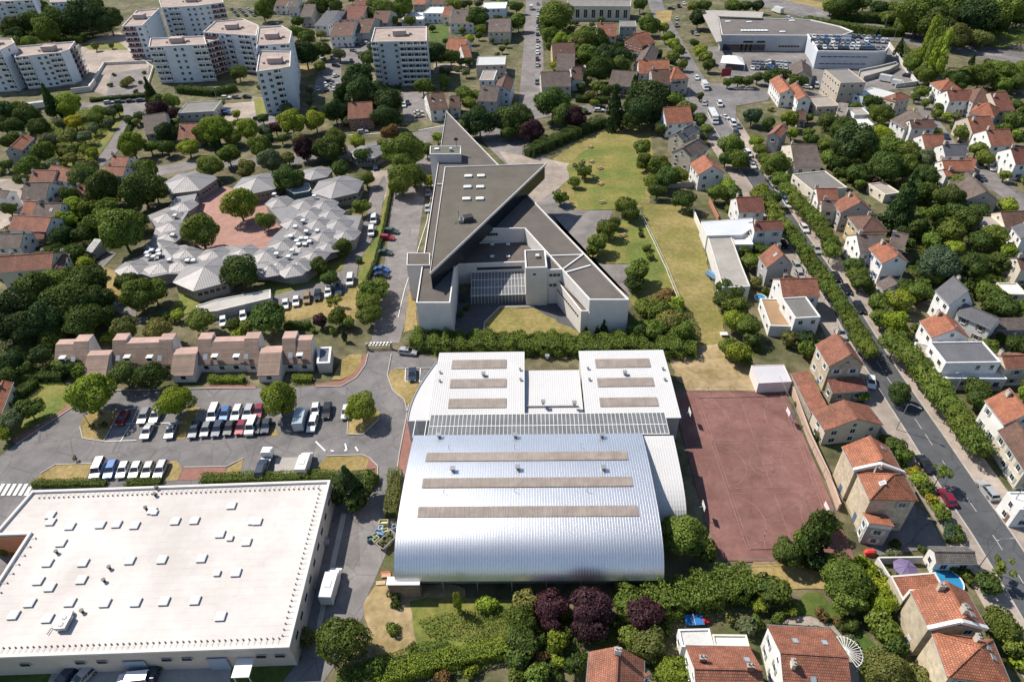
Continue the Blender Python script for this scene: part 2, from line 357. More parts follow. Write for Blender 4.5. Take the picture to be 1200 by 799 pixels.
def crown(name, n, seed, kind='broad', leaf=.15):
    rng = np.random.default_rng(seed)
    if kind == 'broad': nb = 30; c = rng.normal(0, 1, (nb, 3)); c /= np.linalg.norm(c, axis=1)[:, None]; c *= rng.uniform(.3, .68, nb)[:, None]; c[:, 2] *= .85; r = rng.uniform(.26, .44, nb)
    elif kind == 'shrub': nb = 12; c = rng.uniform(-.55, .55, (nb, 3)); c[:, 2] = rng.uniform(-.3, .35, nb); r = rng.uniform(.35, .5, nb)
    elif kind == 'round': nb = 16; c = rng.normal(0, 1, (nb, 3)); c /= np.linalg.norm(c, axis=1)[:, None]; c *= .55; r = rng.uniform(.38, .46, nb)
    elif kind == 'sparse': nb = 16; c = rng.uniform(-.7, .7, (nb, 3)); c[:, 2] *= .7; r = rng.uniform(.18, .32, nb)
    elif kind == 'box': nb = 40; c = rng.uniform(-.72, .72, (nb, 3)); c[:, 2] = rng.uniform(-.5, .5, nb); r = rng.uniform(.28, .38, nb)
    elif kind == 'cone': nb = 46; z = rng.uniform(0, 1, nb)**.8; a = rng.uniform(0, 6.28, nb); q = (1-z)*.72; c = np.stack([np.cos(a)*q, np.sin(a)*q, z*2-1], 1); r = .1+.22*(1-z)
    elif kind == 'column': nb = 30; z = rng.uniform(-1, .9, nb); a = rng.uniform(0, 6.28, nb); q = .45*np.sqrt(1-z*z*.8); c = np.stack([np.cos(a)*q, np.sin(a)*q, z], 1); r = .32*np.sqrt(1-z*z*.7)
    w_ = r**2/np.sum(r**2); bi = rng.choice(nb, n*2, p=w_); d = rng.normal(0, 1, (n*2, 3)); d /= np.linalg.norm(d, axis=1)[:, None]
    rad = r[bi]*rng.uniform(.82, 1.1, n*2); P = c[bi]+d*rad[:, None]*np.array([1, 1, .85])
    keep = np.ones(len(P), bool)
    for k in range(nb):
        keep &= ~((np.linalg.norm((P-c[k])/np.array([1, 1, .85]), axis=1) < r[k]*.72) & (bi != k))
    P, d = P[keep][:n], d[keep][:n]
    d = d+P*.6
    return leaf_mesh(name, P, d, leaf, rng)
CR = {
 'big': [crown('crown_leaves', 9000, s, 'broad', .105) for s in (1, 2, 3)],
 'mid': [crown('crown_leaves', 3600, s, 'broad', .155) for s in (11, 12, 13, 14)],
 'small': [crown('crown_leaves', 1300, s, 'broad', .24) for s in (21, 22, 23)],
 'shrub': [crown('shrub_leaves', 700, s, 'shrub', .3) for s in (31, 32, 33, 34)],
 'round': [crown('round_crown_leaves', 6000, s, 'round', .11) for s in (41, 42)],
 'sparse': [crown('young_crown_leaves', 900, s, 'sparse', .2) for s in (51, 52, 53)],
 'box': [crown('clipped_crown_leaves', 3000, s, 'box', .16) for s in (61, 62, 63)],
 'cone': [crown('conifer_leaves', 4500, s, 'cone', .125) for s in (71, 72)],
 'column': [crown('column_leaves', 1800, s, 'column', .17) for s in (81, 82)],
}
def _trunk(seed):
    rr = random.Random(seed); b = MB(); b.tube([(0, 0, 0), (.02, 0, .35), (0, .02, .75)], [.055, .042, .03], 7)
    for k in range(5):
        a = k*1.256+rr.random(); z = .42+.07*k
        b.tube([(0, 0, z), (math.cos(a)*.14, math.sin(a)*.14, z+.16), (math.cos(a)*.3, math.sin(a)*.3, z+.36)], [.026, .016, .006], 5)
    b.tube([(0, .02, .75), (0, 0, 1.15)], [.03, .01], 5)
    return b.mesh('trunk', ['bark'])
TRK = [_trunk(s) for s in (1, 2, 3)]
GREEN = {'dark': (0.084, 0.124, 0.03), 'deep': (0.05, 0.084, 0.028), 'mid': (0.138, 0.186, 0.036), 'bright': (0.232, 0.297, 0.038), 'olive': (0.179, 0.19, 0.056), 'grey': (0.14, 0.17, 0.085), 'yellow': (0.34, 0.32, 0.035), 'lime': (0.25, 0.31, 0.03), 'purple': (0.07, 0.032, 0.042), 'rust': (0.2, 0.13, 0.05), 'blue': (0.07, 0.11, 0.062)}
GNAME = {'dark': 'dark green', 'deep': 'very dark green', 'mid': 'green', 'bright': 'bright green', 'olive': 'olive green', 'grey': 'grey green', 'yellow': 'yellow leaved', 'lime': 'lime green', 'purple': 'purple leaved', 'rust': 'reddish brown', 'blue': 'bluish green'}
TREES = []; TQ = []
def tree(x, y, r, c='mid', kind=None, h=None, label=None, name=None, R=None, flat=None, cat=None, world=None, group=None, sx=None, rz=None, auto=True):
    """x, y: photo position of the crown's centre; r: crown radius in photo pixels there"""
    if world is None:
        g0 = G(x, y, 4); k = FPX/((g0-Vector((0, 0, CAM_H))).dot(_f)); R = R or r/k
    kind = kind or ('big' if R > 4.2 else 'mid' if R > 2.2 else 'small' if R > 1.6 else 'shrub')
    zr = {'cone': 1.55, 'column': 2.6, 'shrub': .95, 'round': 1.0, 'box': .85}.get(kind, .92) if flat is None else flat
    low = kind == 'shrub'
    R *= 1.14 if kind not in ('cone', 'column', 'box') else 1.0
    hc = (R*zr*.7 if low else R*zr+{'cone': .5, 'column': .6, 'box': 2.4}.get(kind, .35+R*.06)) if h is None else h
    p = G(x, y, hc) if world is None else Vector((world[0], world[1], hc))
    nm = name or ('shrub' if low else {'cone': 'conifer', 'column': 'columnar_tree', 'box': 'clipped_tree', 'sparse': 'young_tree'}.get(kind, 'tree'))
    cv = CR[kind]; me = cv[random.randrange(len(cv))]; rz = random.random()*6.28 if rz is None else rz
    gc = GREEN[c]; j = random.uniform(.85, 1.18); gc = (gc[0]*j*random.uniform(.92, 1.12), gc[1]*j, gc[2]*j)
    size = 'tall' if kind in ('cone', 'column') else 'large' if R > 5 else 'small' if R < 2.6 else 'medium'
    desc = (size, GNAME[c], {'cone': 'conifer', 'column': 'columnar tree', 'box': 'clipped tree', 'sparse': 'young tree', 'shrub': 'shrub'}.get(kind, 'tree'))
    if low: desc = desc if size != 'medium' else ('broad',)+desc[1:]
    ti = random.randrange(3); tr = random.random()*6; q0 = PXY((p.x, p.y, hc)); kk = FPX/((Vector((p.x, p.y, 0))-Vector((0, 0, CAM_H))).dot(_f))
    inside = -20 < q0[0] < 1220 and -30 < q0[1] < 830
    TREES.append((p.x, p.y, R)); TQ.append(dict(nm=nm, me=me, p=(p.x, p.y), hc=hc, R=R, rz=rz, s=(R*(sx or 1)*random.uniform(.88, 1.12), R*random.uniform(.88, 1.1), R*zr*random.uniform(.9, 1.12)), gc=gc, low=low, label=label, cat=cat, group=group, desc=desc, ti=ti, tr=tr, px=R*kk*(2 if inside else .02)))
def _emit(d):
    if d['low']:
        o = link(d['nm'], d['me'], None, d['gc'], (*d['p'], d['hc']), d['rz'], d['s']); tag(o, d['label'], d['cat'] or 'shrub', d['group'], not d['label'])
    else:
        o = root(d['nm'], (*d['p'], 0), d['label'], d['cat'] or 'tree', 0, d['group'], not d['label'])
        link('crown', d['me'], o, d['gc'], (0, 0, d['hc']), d['rz'], d['s']); R, hc = d['R'], d['hc']
        link('trunk', TRK[d['ti']], o, None, (0, 0, 0), d['tr'], (hc*.8 if hc < 4 else R*1.0, hc*.8 if hc < 4 else R*1.0, hc))
    DESC[o.name] = d['desc']
def emit_trees(cap=296):
    by = {}
    for d in TQ: by.setdefault(d['nm'], []).append(d)
    for nm, L_ in by.items():
        L_.sort(key=lambda d: -d['px'])
        for d in L_[:cap]: _emit(d)
        rest = L_[cap:]
        if not rest: continue
        V, Cc, T_ = [], [], []
        for d in rest:
            me = d['me'] if d['low'] or len(d['me'].vertices) < 12000 else CR['mid'][0]; n = len(me.vertices); a = np.empty(n*3, np.float32); me.vertices.foreach_get('co', a); a = a.reshape(-1, 3)*np.array(d['s'], np.float32)
            c_, s_ = math.cos(d['rz']), math.sin(d['rz']); b = np.stack([a[:, 0]*c_-a[:, 1]*s_+d['p'][0], a[:, 0]*s_+a[:, 1]*c_+d['p'][1], a[:, 2]+d['hc']], 1)
            V.append(b); Cc.append(np.tile(np.array((*d['gc'], 1), np.float32), (n, 1)))
        V = np.concatenate(V); Cc = np.concatenate(Cc); n = len(V)//4; me = bpy.data.meshes.new('background_'+nm+'s'); me.vertices.add(4*n); me.vertices.foreach_set('co', V.astype(np.float32).ravel()); me.loops.add(4*n); me.loops.foreach_set('vertex_index', np.arange(4*n, dtype=np.int32)); me.polygons.add(n); me.polygons.foreach_set('loop_start', np.arange(0, 4*n, 4, dtype=np.int32)); me.update(calc_edges=True)
        at = me.color_attributes.new('leafcol', 'FLOAT_COLOR', 'POINT'); at.data.foreach_set('color', Cc.ravel()); me.materials.append(MATS['leaf_mass']); o = link('background_'+nm+'s', me); o['kind'] = 'stuff'
        b = MB()
        for d in rest:
            if not d['low']: b.bar((*d['p'], 0), (*d['p'], d['hc']), .25+.04*d['R'])
        if b.f: link('background_trunks', b.mesh('background_trunks', ['bark']), o)
def hedge(pts, wdt, h, c='mid', label=None, z=None, name='hedge', leaf=.28, dens=26, bumpy=.25, px=True, wav=.0):
    """pts: photo positions of the hedge's top centre line"""
    P = [G(x, y, h*.8) for x, y in pts] if px else [Vector((p[0], p[1], 0)) for p in pts]
    rng = np.random.default_rng(len(THINGS)); pp, nn = [], []
    for a, b in zip(P, P[1:]):
        L_ = max((b-a).length, .2); d = (b-a)/L_; n_ = Vector((-d.y, d.x, 0)); k = int(L_*(wdt+2*h)*dens*1.7)
        t = rng.uniform(-.15, L_+.15, k); u = rng.uniform(-(wdt/2+h), wdt/2+h, k)
        side = np.abs(u) > wdt/2; off_ = np.where(side, np.sign(u)*wdt/2, u); z_ = np.where(side, h-(np.abs(u)-wdt/2), h)
        bump = bumpy*(np.sin(t*1.7+u*.5+rng.uniform(0, 6))+np.sin(t*.63+2)+rng.normal(0, .5, k))*.5
        X = a.x+d.x*t+n_.x*(off_+np.where(side, np.sign(u), 0)*bump); Y = a.y+d.y*t+n_.y*(off_+np.where(side, np.sign(u), 0)*bump); Z = np.maximum(z_+np.where(side, 0, bump), .05)
        pp.append(np.stack([X, Y, Z], 1)); nn.append(np.stack([np.where(side, n_.x*np.sign(u), 0), np.where(side, n_.y*np.sign(u), 0), np.where(side, .2, 1)], 1))
    Pn = np.concatenate(pp); o0 = P[len(P)//2]; Pn[:, 0] -= o0.x; Pn[:, 1] -= o0.y
    me = leaf_mesh(name, Pn, np.concatenate(nn), leaf, rng); gc = GREEN[c]
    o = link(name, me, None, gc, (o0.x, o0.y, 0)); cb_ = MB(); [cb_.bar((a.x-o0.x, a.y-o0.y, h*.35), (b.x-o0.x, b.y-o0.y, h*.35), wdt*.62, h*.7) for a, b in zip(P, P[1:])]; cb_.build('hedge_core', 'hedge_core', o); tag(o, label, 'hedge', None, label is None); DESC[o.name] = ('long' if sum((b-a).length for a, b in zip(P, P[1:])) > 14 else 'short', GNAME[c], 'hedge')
    return o
def in_poly(x, y, P):
    r = False; j = len(P)-1
    for i in range(len(P)):
        if (P[i][1] > y) != (P[j][1] > y) and x < (P[j][0]-P[i][0])*(y-P[i][1])/(P[j][1]-P[i][1])+P[i][0]: r = not r
        j = i
    return r
def thicket(name, pts, h, c, dens=5, leaf=.5, lump=3.0, lh=.7, px=True, colname=None):
    """uncountable low growth over a ground polygon: one mass of leaves on a lumpy canopy"""
    W = [G(x, y, h*.5) for x, y in pts] if px else [Vector((p[0], p[1], 0)) for p in pts]
    W = [(p.x, p.y) for p in W]; rng = np.random.default_rng(len(bpy.data.objects))
    x0, x1 = min(p[0] for p in W), max(p[0] for p in W); y0, y1 = min(p[1] for p in W), max(p[1] for p in W)
    k = int((x1-x0)*(y1-y0)*dens*1.7); X = rng.uniform(x0, x1, k); Y = rng.uniform(y0, y1, k)
    m = np.zeros(k, bool); j = len(W)-1
    for i in range(len(W)):
        cnd = ((W[i][1] > Y) != (W[j][1] > Y)); xi = (W[j][0]-W[i][0])*(Y-W[i][1])/((W[j][1]-W[i][1]) or 1e-9)+W[i][0]; m ^= cnd & (X < xi); j = i
    X, Y = X[m], Y[m]; nl = max(3, int((x1-x0)*(y1-y0)/lump**2*1.3)); cx = rng.uniform(x0, x1, nl); cy = rng.uniform(y0, y1, nl); ch = rng.uniform(1-lh, 1, nl)*h; cr = rng.uniform(.7, 1.4, nl)*lump
    Z = np.full(len(X), h*.25)
    for i in range(nl):
        q = 1-((X-cx[i])**2+(Y-cy[i])**2)/cr[i]**2; s_ = q > 0; Z[s_] = np.maximum(Z[s_], ch[i]*np.sqrt(q[s_])*.75+h*.25)
    Z *= rng.uniform(.82, 1.05, len(Z)); N = np.zeros((len(X), 3)); N[:, 2] = 1; o0 = (x0+x1)/2, (y0+y1)/2
    me = leaf_mesh(name, np.stack([X-o0[0], Y-o0[1], Z], 1), N, leaf, rng); o = link(name, me, None, GREEN[c], (o0[0], o0[1], 0)); o['kind'] = 'stuff'; return o
# ---------------------------------------------------------------- vehicles
def _car(L_, W_, hb, ht, prof, cab, roofc=True):
    """body mesh and glazing mesh; x forward. prof: side outline of the body; cab: (rear bottom, rear top, front top, front bottom)"""
    b = MB(); hw = W_/2
    zs = [p[1] for p in prof]
    for sgn in (-1, 1):
        pts = [(x, sgn*hw*(.94 if z < .35 else 1.0 if z < hb*.8 else .95), z) for x, z in prof]
        b.face(pts if sgn < 0 else pts[::-1])
    n = len(prof)
    for i in range(n):
        (x0, z0), (x1, z1) = prof[i], prof[(i+1) % n]
        w0 = hw*(.94 if z0 < .35 else 1.0 if z0 < hb*.8 else .95); w1 = hw*(.94 if z1 < .35 else 1.0 if z1 < hb*.8 else .95)
        b.face([(x0, -w0, z0), (x0, w0, z0), (x1, w1, z1), (x1, -w1, z1)])
    rb, rt, ft, fb = cab; wb, wt = hw*.93, hw*.76
    b.prism([(rt, -wt), (ft, -wt), (ft, wt), (rt, wt)], ht-.05, ht, 0, 0)
    for x0, x1 in ((rb, rt), (fb, ft)):
        for s_ in (-1, 1): b.bar((x0, s_*wb, hb-.03), (x1, s_*wt, ht-.03), .07)
    for s_ in (-1, 1): b.bar(((rb+fb)/2, s_*wb, hb-.03), ((rt+ft)/2, s_*wt, ht-.03), .07)
    b.box((fb-.1, hw*1.03, hb+.04), (.12, .16, .12)); b.box((fb-.1, -hw*1.03, hb+.04), (.12, .16, .12))
    g = MB(); A = [(rb, -wb, hb-.02), (fb, -wb, hb-.02), (fb, wb, hb-.02), (rb, wb, hb-.02)]; B = [(rt, -wt, ht-.05), (ft, -wt, ht-.05), (ft, wt, ht-.05), (rt, wt, ht-.05)]
    for i in range(4): g.face([A[i], A[(i+1) % 4], B[(i+1) % 4], B[i]])
    return b, g
HATCH = ([(-2.0, .3), (2.0, .3), (2.08, .55), (1.95, .72), (1.1, .92), (-1.75, .95), (-2.02, .85), (-2.05, .5)], (-1.85, -1.5, .15, .95))
ESTATE = ([(-2.3, .3), (2.2, .3), (2.28, .55), (2.15, .75), (1.2, .95), (-2.1, 1.0), (-2.3, .85), (-2.32, .5)], (-2.15, -1.9, .2, 1.05))
SALOON = ([(-2.25, .3), (2.15, .3), (2.22, .55), (2.1, .72), (1.15, .92), (-1.6, .95), (-2.2, .92), (-2.25, .5)], (-1.6, -.95, .15, 1.0))
def _wheel():
    b = MB(); n = 10; r = .32
    for s_, y in ((0, -.1), (1, .1)):
        pts = [(math.cos(2*math.pi*k/n)*r, y, math.sin(2*math.pi*k/n)*r) for k in range(n)]; b.face(pts if s_ == 0 else pts[::-1])
        p2 = [(math.cos(2*math.pi*k/n)*r*.6, y*1.08, math.sin(2*math.pi*k/n)*r*.6) for k in range(n)]; b.face(p2 if s_ == 0 else p2[::-1], 1)
    for k in range(n):
        a, c_ = 2*math.pi*k/n, 2*math.pi*(k+1)/n; b.face([(math.cos(a)*r, .1, math.sin(a)*r), (math.cos(c_)*r, .1, math.sin(c_)*r), (math.cos(c_)*r, -.1, math.sin(c_)*r), (math.cos(a)*r, -.1, math.sin(a)*r)])
    return b.mesh('wheel', ['tyre', 'grey_metal'])
WHEEL = _wheel()
def _lamp_mesh(m, name):
    b = MB(); b.box((0, 0, 0), (.06, .3, .14)); return b.mesh(name, [m])
mat('tail_red', (.4, .02, .02), .3, noise=0)
HEADL = _lamp_mesh('chrome_light', 'headlight'); TAILL = _lamp_mesh('tail_red', 'tail_light')
CARM = {}
def _reg(k, L_, W_, ht, spec_):
    b, g = _car(L_, W_, .93, ht, spec_[0], spec_[1]); bm_, gm = b.mesh('body', ['car_paint']), g.mesh('glazing', ['glass'])
    j = MB(); j.v = b.v+g.v; j.f = b.f+[[i+len(b.v) for i in f] for f in g.f]; j.m = [0]*len(b.f)+[1]*len(g.f); j.uv = b.uv+g.uv
    fr = max(x for x, z in spec_[0])
    for x in (-fr*.63, fr*.63):
        for y in (-W_/2+.04, W_/2-.04): j.box((x, y, .3), (.62, .12, .6), mi=2)
    CARM[k] = (bm_, gm, j.mesh('car', ['car_paint', 'glass', 'tyre']), fr, W_)
_reg('hatch', 4.1, 1.74, 1.47, HATCH); _reg('estate', 4.6, 1.8, 1.5, ESTATE); _reg('saloon', 4.5, 1.78, 1.42, SALOON)
_reg('van', 4.9, 1.95, 2.0, ([(-2.45, .3), (2.3, .3), (2.42, .6), (2.3, .95), (1.55, 1.15), (-2.4, 1.2), (-2.46, .6)], (-2.4, -2.35, .75, 1.6)))
CCOL = {'white': (.75, .75, .74), 'silver': (.42, .43, .44), 'grey': (.18, .19, .2), 'black': (.018, .019, .022), 'blue': (.04, .13, .35), 'navy': (.02, .035, .07), 'red': (.35, .02, .03), 'crimson': (.22, .01, .03), 'green': (.05, .09, .07), 'gold': (.3, .2, .08), 'pale': (.5, .48, .42)}
CNAME = {'pale': 'beige', 'crimson': 'dark red', 'navy': 'dark blue', 'green': 'dark green'}
CARS = []
def car(x, y, d, c='silver', k='hatch', label=None, group=None, z=0.0):
    """x, y photo position of the middle; d: a photo offset towards its front"""
    p = G(x, y, .7+z); q = G(x+d[0], y+d[1], .7+z); a = math.atan2(q.y-p.y, q.x-p.x); kk = FPX/((p-Vector((0, 0, CAM_H))).dot(_f))
    bm_, gm, jm, fr, W_ = CARM[k]; nm = 'parked_van' if k == 'van' else 'parked_car'
    cat = 'van' if k == 'van' else 'car'; desc = (CNAME.get(c, c), {'hatch': 'small', 'estate': 'estate', 'saloon': 'saloon', 'van': ''}[k], cat)
    if kk > 3.6:
        z += .1; o = root(nm, (p.x, p.y, z), label, cat, a, group, not label)
        link('body', bm_, o, CCOL[c]); link('glazing', gm, o)
        for i in (-1, 1):
            for j in (-1, 1): link('wheel', WHEEL, o, None, (i*fr*.62, j*(W_/2-.1), .32))
            link('headlight', HEADL, o, None, (fr-.06, i*.6, .64)); link('tail_light', TAILL, o, None, (-fr+.02, i*.68, .72))
    else:
        o = link(nm, jm, None, CCOL[c], (p.x, p.y, z+.1), a); tag(o, label, cat, group, not label)
    DESC[o.name] = desc; CARS.append((p.x, p.y)); return o
def carrow(x0, y0, x1, y1, cols, d, group=None, z=0.0):
    n = len(cols)
    for i, s_ in enumerate(cols):
        if s_ == '-': continue
        c, k = (s_.split('/')+['hatch'])[:2]; t = i/max(1, n-1); car(x0+(x1-x0)*t, y0+(y1-y0)*t, d, c, k, group=group, z=z)
# ---------------------------------------------------------------- houses
RCOL = {'orange': (.43, .16, .09), 'red': (.34, .135, .085), 'brown': (.17, .095, .07), 'greybrown': (.17, .135, .12), 'slate': (.12, .12, .135), 'grey': (.20, .19, .18), 'white': (.62, .62, .60), 'darkred': (.24, .09, .065), 'pink': (.42, .25, .2), 'tan': (.34, .22, .13), 'pale': (.33, .29, .26)}
WCOL = {'white': (.74, .73, .71), 'cream': (.62, .56, .46), 'stone': (.50, .42, .31), 'grey': (.42, .41, .40), 'pink': (.55, .38, .32), 'ochre': (.55, .40, .20), 'brick': (.30, .15, .11), 'blue': (.6, .68, .75), 'beige': (.50, .43, .36)}
HOUSES = []
def fill_win(parent, hw, hl, he, z_=0, skip=(), side_n=(3, 3), floors=2, col=None, gable=None, shut=None):
    fh = he/floors
    for si, (ax, ay, bx, by, ln) in enumerate(((-hw, -hl, hw, -hl, 2*hw), (hw, -hl, hw, hl, 2*hl), (hw, hl, -hw, hl, 2*hw), (-hw, hl, -hw, -hl, 2*hl))):
        if si in skip: continue
        n = max(1, int(ln/2.9)); a = Vector((ax, ay, 0)); b = Vector((bx, by, 0)); d = b-a; ang = math.atan2(d.y, d.x); nn = Vector((d.y, -d.x, 0)).normalized()*.012
        for f in range(floors):
            for i in range(n):
                if random.random() < .12: continue
                p = a+d*((i+.5)/n)+nn; wq = random.choice((.9, 1.1, 1.3)); hq = 1.25
                window(parent, (p.x, p.y, fh*f+fh*.55), ang, wq, hq)
                if shut:
                    for s_ in (-1, 1):
                        q = p+d.normalized()*s_*(wq*.5+.27)+nn*2; link('shutter', SHUT, parent, shut, (q.x, q.y, fh*f+fh*.55), ang, (1, 1, hq))
def _mk_shut():
    b = MB(); b.box((0, -.02, 0), (.45, .05, 1)); return b.mesh('shutter', ['painted'])
SHUT = _mk_shut()
def _mk_rl():
    b = MB(); b.box((0, 0, .04), (1, 1, .1), mi=0); b.face([(-.4, -.4, .1), (.4, -.4, .1), (.4, .4, .1), (-.4, .4, .1)], 1); return b.mesh('rooflight', ['grey_metal', 'rooflight'])
RL = _mk_rl()
def _mk_ch():
    b = MB(); b.box((0, 0, 0), (.9, .5, 1.0)); b.box((0, 0, .53), (1.05, .62, .1), mi=1)
    for i in (-.25, .25): b.tube([(i, 0, .57), (i, 0, .9)], .12, 6, 2)
    return b.mesh('chimney', ['wall', 'concrete', 'tile_roof'])
CHIM = _mk_ch()
def house(pts, he=5.6, roof='gable', ax=0, rh=None, rc='red', wc='white', ch=1, sky=(), floors=None, ov=.3, label=None, shut=None, wall='wall', rm=None, nowin=False, name='house', vb=0, cat='house', auto=True, extra=None, cc='beige', blank=()):
    """pts: photo positions of three eaves corners a, b, c (b between): a-b is one eaves/verge side, b-c the next. ax 0: ridge along a-b, 1: along b-c"""
    A, B, Cc = [G(x, y, he) for x, y in pts]
    if ax == 1: A, B, Cc = Cc, B, A
    u = (B-A); lu = u.length; u.normalize(); v = Vector((-u.y, u.x, 0)); lv = (Cc-B).dot(v)
    cen = A+u*lu/2+v*lv/2; lv = abs(lv); rz = math.atan2(u.y, u.x)
    hx, hy = lu/2, lv/2; rh = rh if rh is not None else (hy*.62 if roof != 'flat' else 0)
    rh = min(rh, 4.2); floors = floors or max(1, round(he/2.8))
    nmap = {'gable': 'gabled', 'hip': 'hipped', 'flat': 'flat', 'shed': 'lean-to', 'pyramid': 'pyramid'}
    o = root(name, (cen.x, cen.y, 0), label, cat, rz, None, auto and not label)
    DESC[o.name] = (rc, wc, nmap[roof], len(sky), max(lu, lv)); HOUSES.append((cen.x, cen.y, rz, hx, hy))
    wx, wy = hx-ov*.4, hy-ov; wcol = WCOL[wc]; j = random.uniform(.92, 1.06); wcol = tuple(q*j for q in wcol)
    rcol = RCOL[rc]; j = random.uniform(.88, 1.12); rcol = tuple(q*j for q in rcol)
    rm = rm or ('flat_roof' if roof == 'flat' else 'slate_roof' if rc == 'slate' else 'tile_roof'); t = .16
    if roof == 'flat':
        b = MB(); b.prism([(-hx, -hy), (hx, -hy), (hx, hy), (-hx, hy)], 0, he-.3, 0, None); b.build('wall', wall, o, wcol)
        parapet_mb([(-hx, -hy), (hx, -hy), (hx, hy), (-hx, hy)], he-.3, he, .25).build('parapet', 'wall', o, tuple(min(.75, q*1.1) for q in wcol))
        b = MB(); b.face([(-hx+.2, -hy+.2, he-.28), (hx-.2, -hy+.2, he-.28), (hx-.2, hy-.2, he-.28), (-hx+.2, hy-.2, he-.28)]); b.build('roof', rm, o, rcol)
        wx, wy = hx, hy
        zr = lambda x, y: he-.28
    else:
        b = MB(); b.prism([(-wx, -wy), (wx, -wy), (wx, wy), (-wx, wy)], 0, he, 0, None)
        k = rh/hy
        if roof == 'gable':
            for s_ in (-1, 1):
                q = [(s_*wx, -wy, he), (s_*wx, wy, he), (s_*wx, 0, he+rh-.12)]; b.face(q if s_ > 0 else q[::-1])
        b.build('wall', wall, o, wcol)
        r = MB()
        def slab(P):
            P = [Vector(p) for p in P]; r.face(P); Q = [p-Vector((0, 0, t)) for p in P]; r.face(Q[::-1])
            for i in range(len(P)): r.face([P[i], Q[i], Q[(i+1) % len(P)], P[(i+1) % len(P)]])
        if roof == 'gable':
            slab([(-hx, -hy, he), (hx, -hy, he), (hx, 0, he+rh), (-hx, 0, he+rh)]); slab([(hx, hy, he), (-hx, hy, he), (-hx, 0, he+rh), (hx, 0, he+rh)])
            r.bar((-hx, 0, he+rh+.03), (hx, 0, he+rh+.03), .3, .12)
            zr = lambda x, y: he+rh*(1-abs(y)/hy)
        elif roof in ('hip', 'pyramid'):
            e = min(hx*.98, hy) if roof == 'hip' else hx-.01
            if e > hx-.3: e = hx-.01
            slab([(-hx, -hy, he), (hx, -hy, he), (hx-e, 0, he+rh), (-hx+e, 0, he+rh)]); slab([(hx, hy, he), (-hx, hy, he), (-hx+e, 0, he+rh), (hx-e, 0, he+rh)])
            slab([(hx, -hy, he), (hx, hy, he), (hx-e, 0, he+rh)]); slab([(-hx, hy, he), (-hx, -hy, he), (-hx+e, 0, he+rh)])
            r.bar((-hx+e, 0, he+rh+.02), (hx-e, 0, he+rh+.02), .28, .1)
            for sx_ in (-1, 1):
                for sy_ in (-1, 1): r.bar((sx_*hx, sy_*hy, he+.03), (sx_*(hx-e), 0, he+rh+.03), .24, .1)
            zr = lambda x, y: he+rh*(1-max(abs(y)/hy, (abs(x)-hx+e)/e))
        elif roof == 'shed':
            slab([(-hx, -hy, he), (hx, -hy, he), (hx, hy, he+rh), (-hx, hy, he+rh)]); w2 = MB()
            zr = lambda x, y: he+rh*(y+hy)/(2*hy)
            w2.prism([(-wx, -wy), (wx, -wy), (wx, wy), (-wx, wy)], 0, he-.05, 0, None)
            w2.face([(wx, wy, he-.05), (-wx, wy, he-.05), (-wx, wy, he+rh-.15), (wx, wy, he+rh-.15)])
            for s_ in (-1, 1):
                q = [(s_*wx, -wy, he-.1), (s_*wx, wy, he-.1), (s_*wx, wy, he+rh-.15)]; w2.face(q if s_ > 0 else q[::-1])
            w2.build('side_wall', wall, o, wcol)
        ro = r.build('roof', rm, o, rcol)
        for s_ in ((-1, 1) if roof != 'shed' else (-1,)): g = MB(); g.tube([(-hx, s_*(hy+.06), he-.1), (hx, s_*(hy+.06), he-.1)], .08, 5); g.build('gutter', 'grey_metal', o)
        for i in range(ch):
            sx_ = (-1, 1)[(i+vb) % 2]; x = sx_*hx*random.uniform(.55, .93); y = hy*random.choice((-.25, .2, .3, 0)); c_ = link('chimney', CHIM, ro, WCOL[cc], (x, y, zr(x, y)+.55), random.choice((0, 1.5708)), (1, 1, 1.2))
        for (fx, fy) in sky:
            x, y = fx*hx, fy*hy; l = link('rooflight', RL, ro, None, (x, y, zr(x, y)+.02)); l.rotation_euler = (math.atan(k)*(-1 if y > 0 else 1), 0, 0) if roof != 'shed' else (math.atan(rh/(2*hy)), 0, 0)
            l.scale = (.8, 1.1, 1)
    if not nowin:
        if shut is None and he > 4.5 and roof != 'flat' and pts[0][1] > 230 and random.random() < .55: shut = random.choice(((.6, .6, .58), (.22, .15, .1), (.3, .34, .33), (.45, .4, .33)))
        fill_win(o, wx, wy, he, floors=floors, shut=shut, skip=blank)
        if roof == 'gable' and rh > 1.8:
            for s_ in (-1, 1): window(o, (s_*(wx+.012), 0, he+rh*.3), s_*math.pi/2, .8, .9)
        dr = link('door', DOOR, o, random.choice(((.2, .12, .07), (.6, .6, .6), (.1, .15, .25))), (wx*.35, -wy-.015, 1.05), 0)
    return o
def _mk_door():
    b = MB(); b.box((0, 0, 0), (.95, .08, 2.1)); b.box((.35, -.06, 0), (.05, .05, .12)); return b.mesh('door', ['painted'])
DOOR = _mk_door()
# ================================================================ GROUND
g = MB(); g.face([(-2500, -300, -.01), (2500, -300, -.01), (2500, 5000, -.01), (-2500, 5000, -.01)]); struct(g.build('ground', 'soil'))
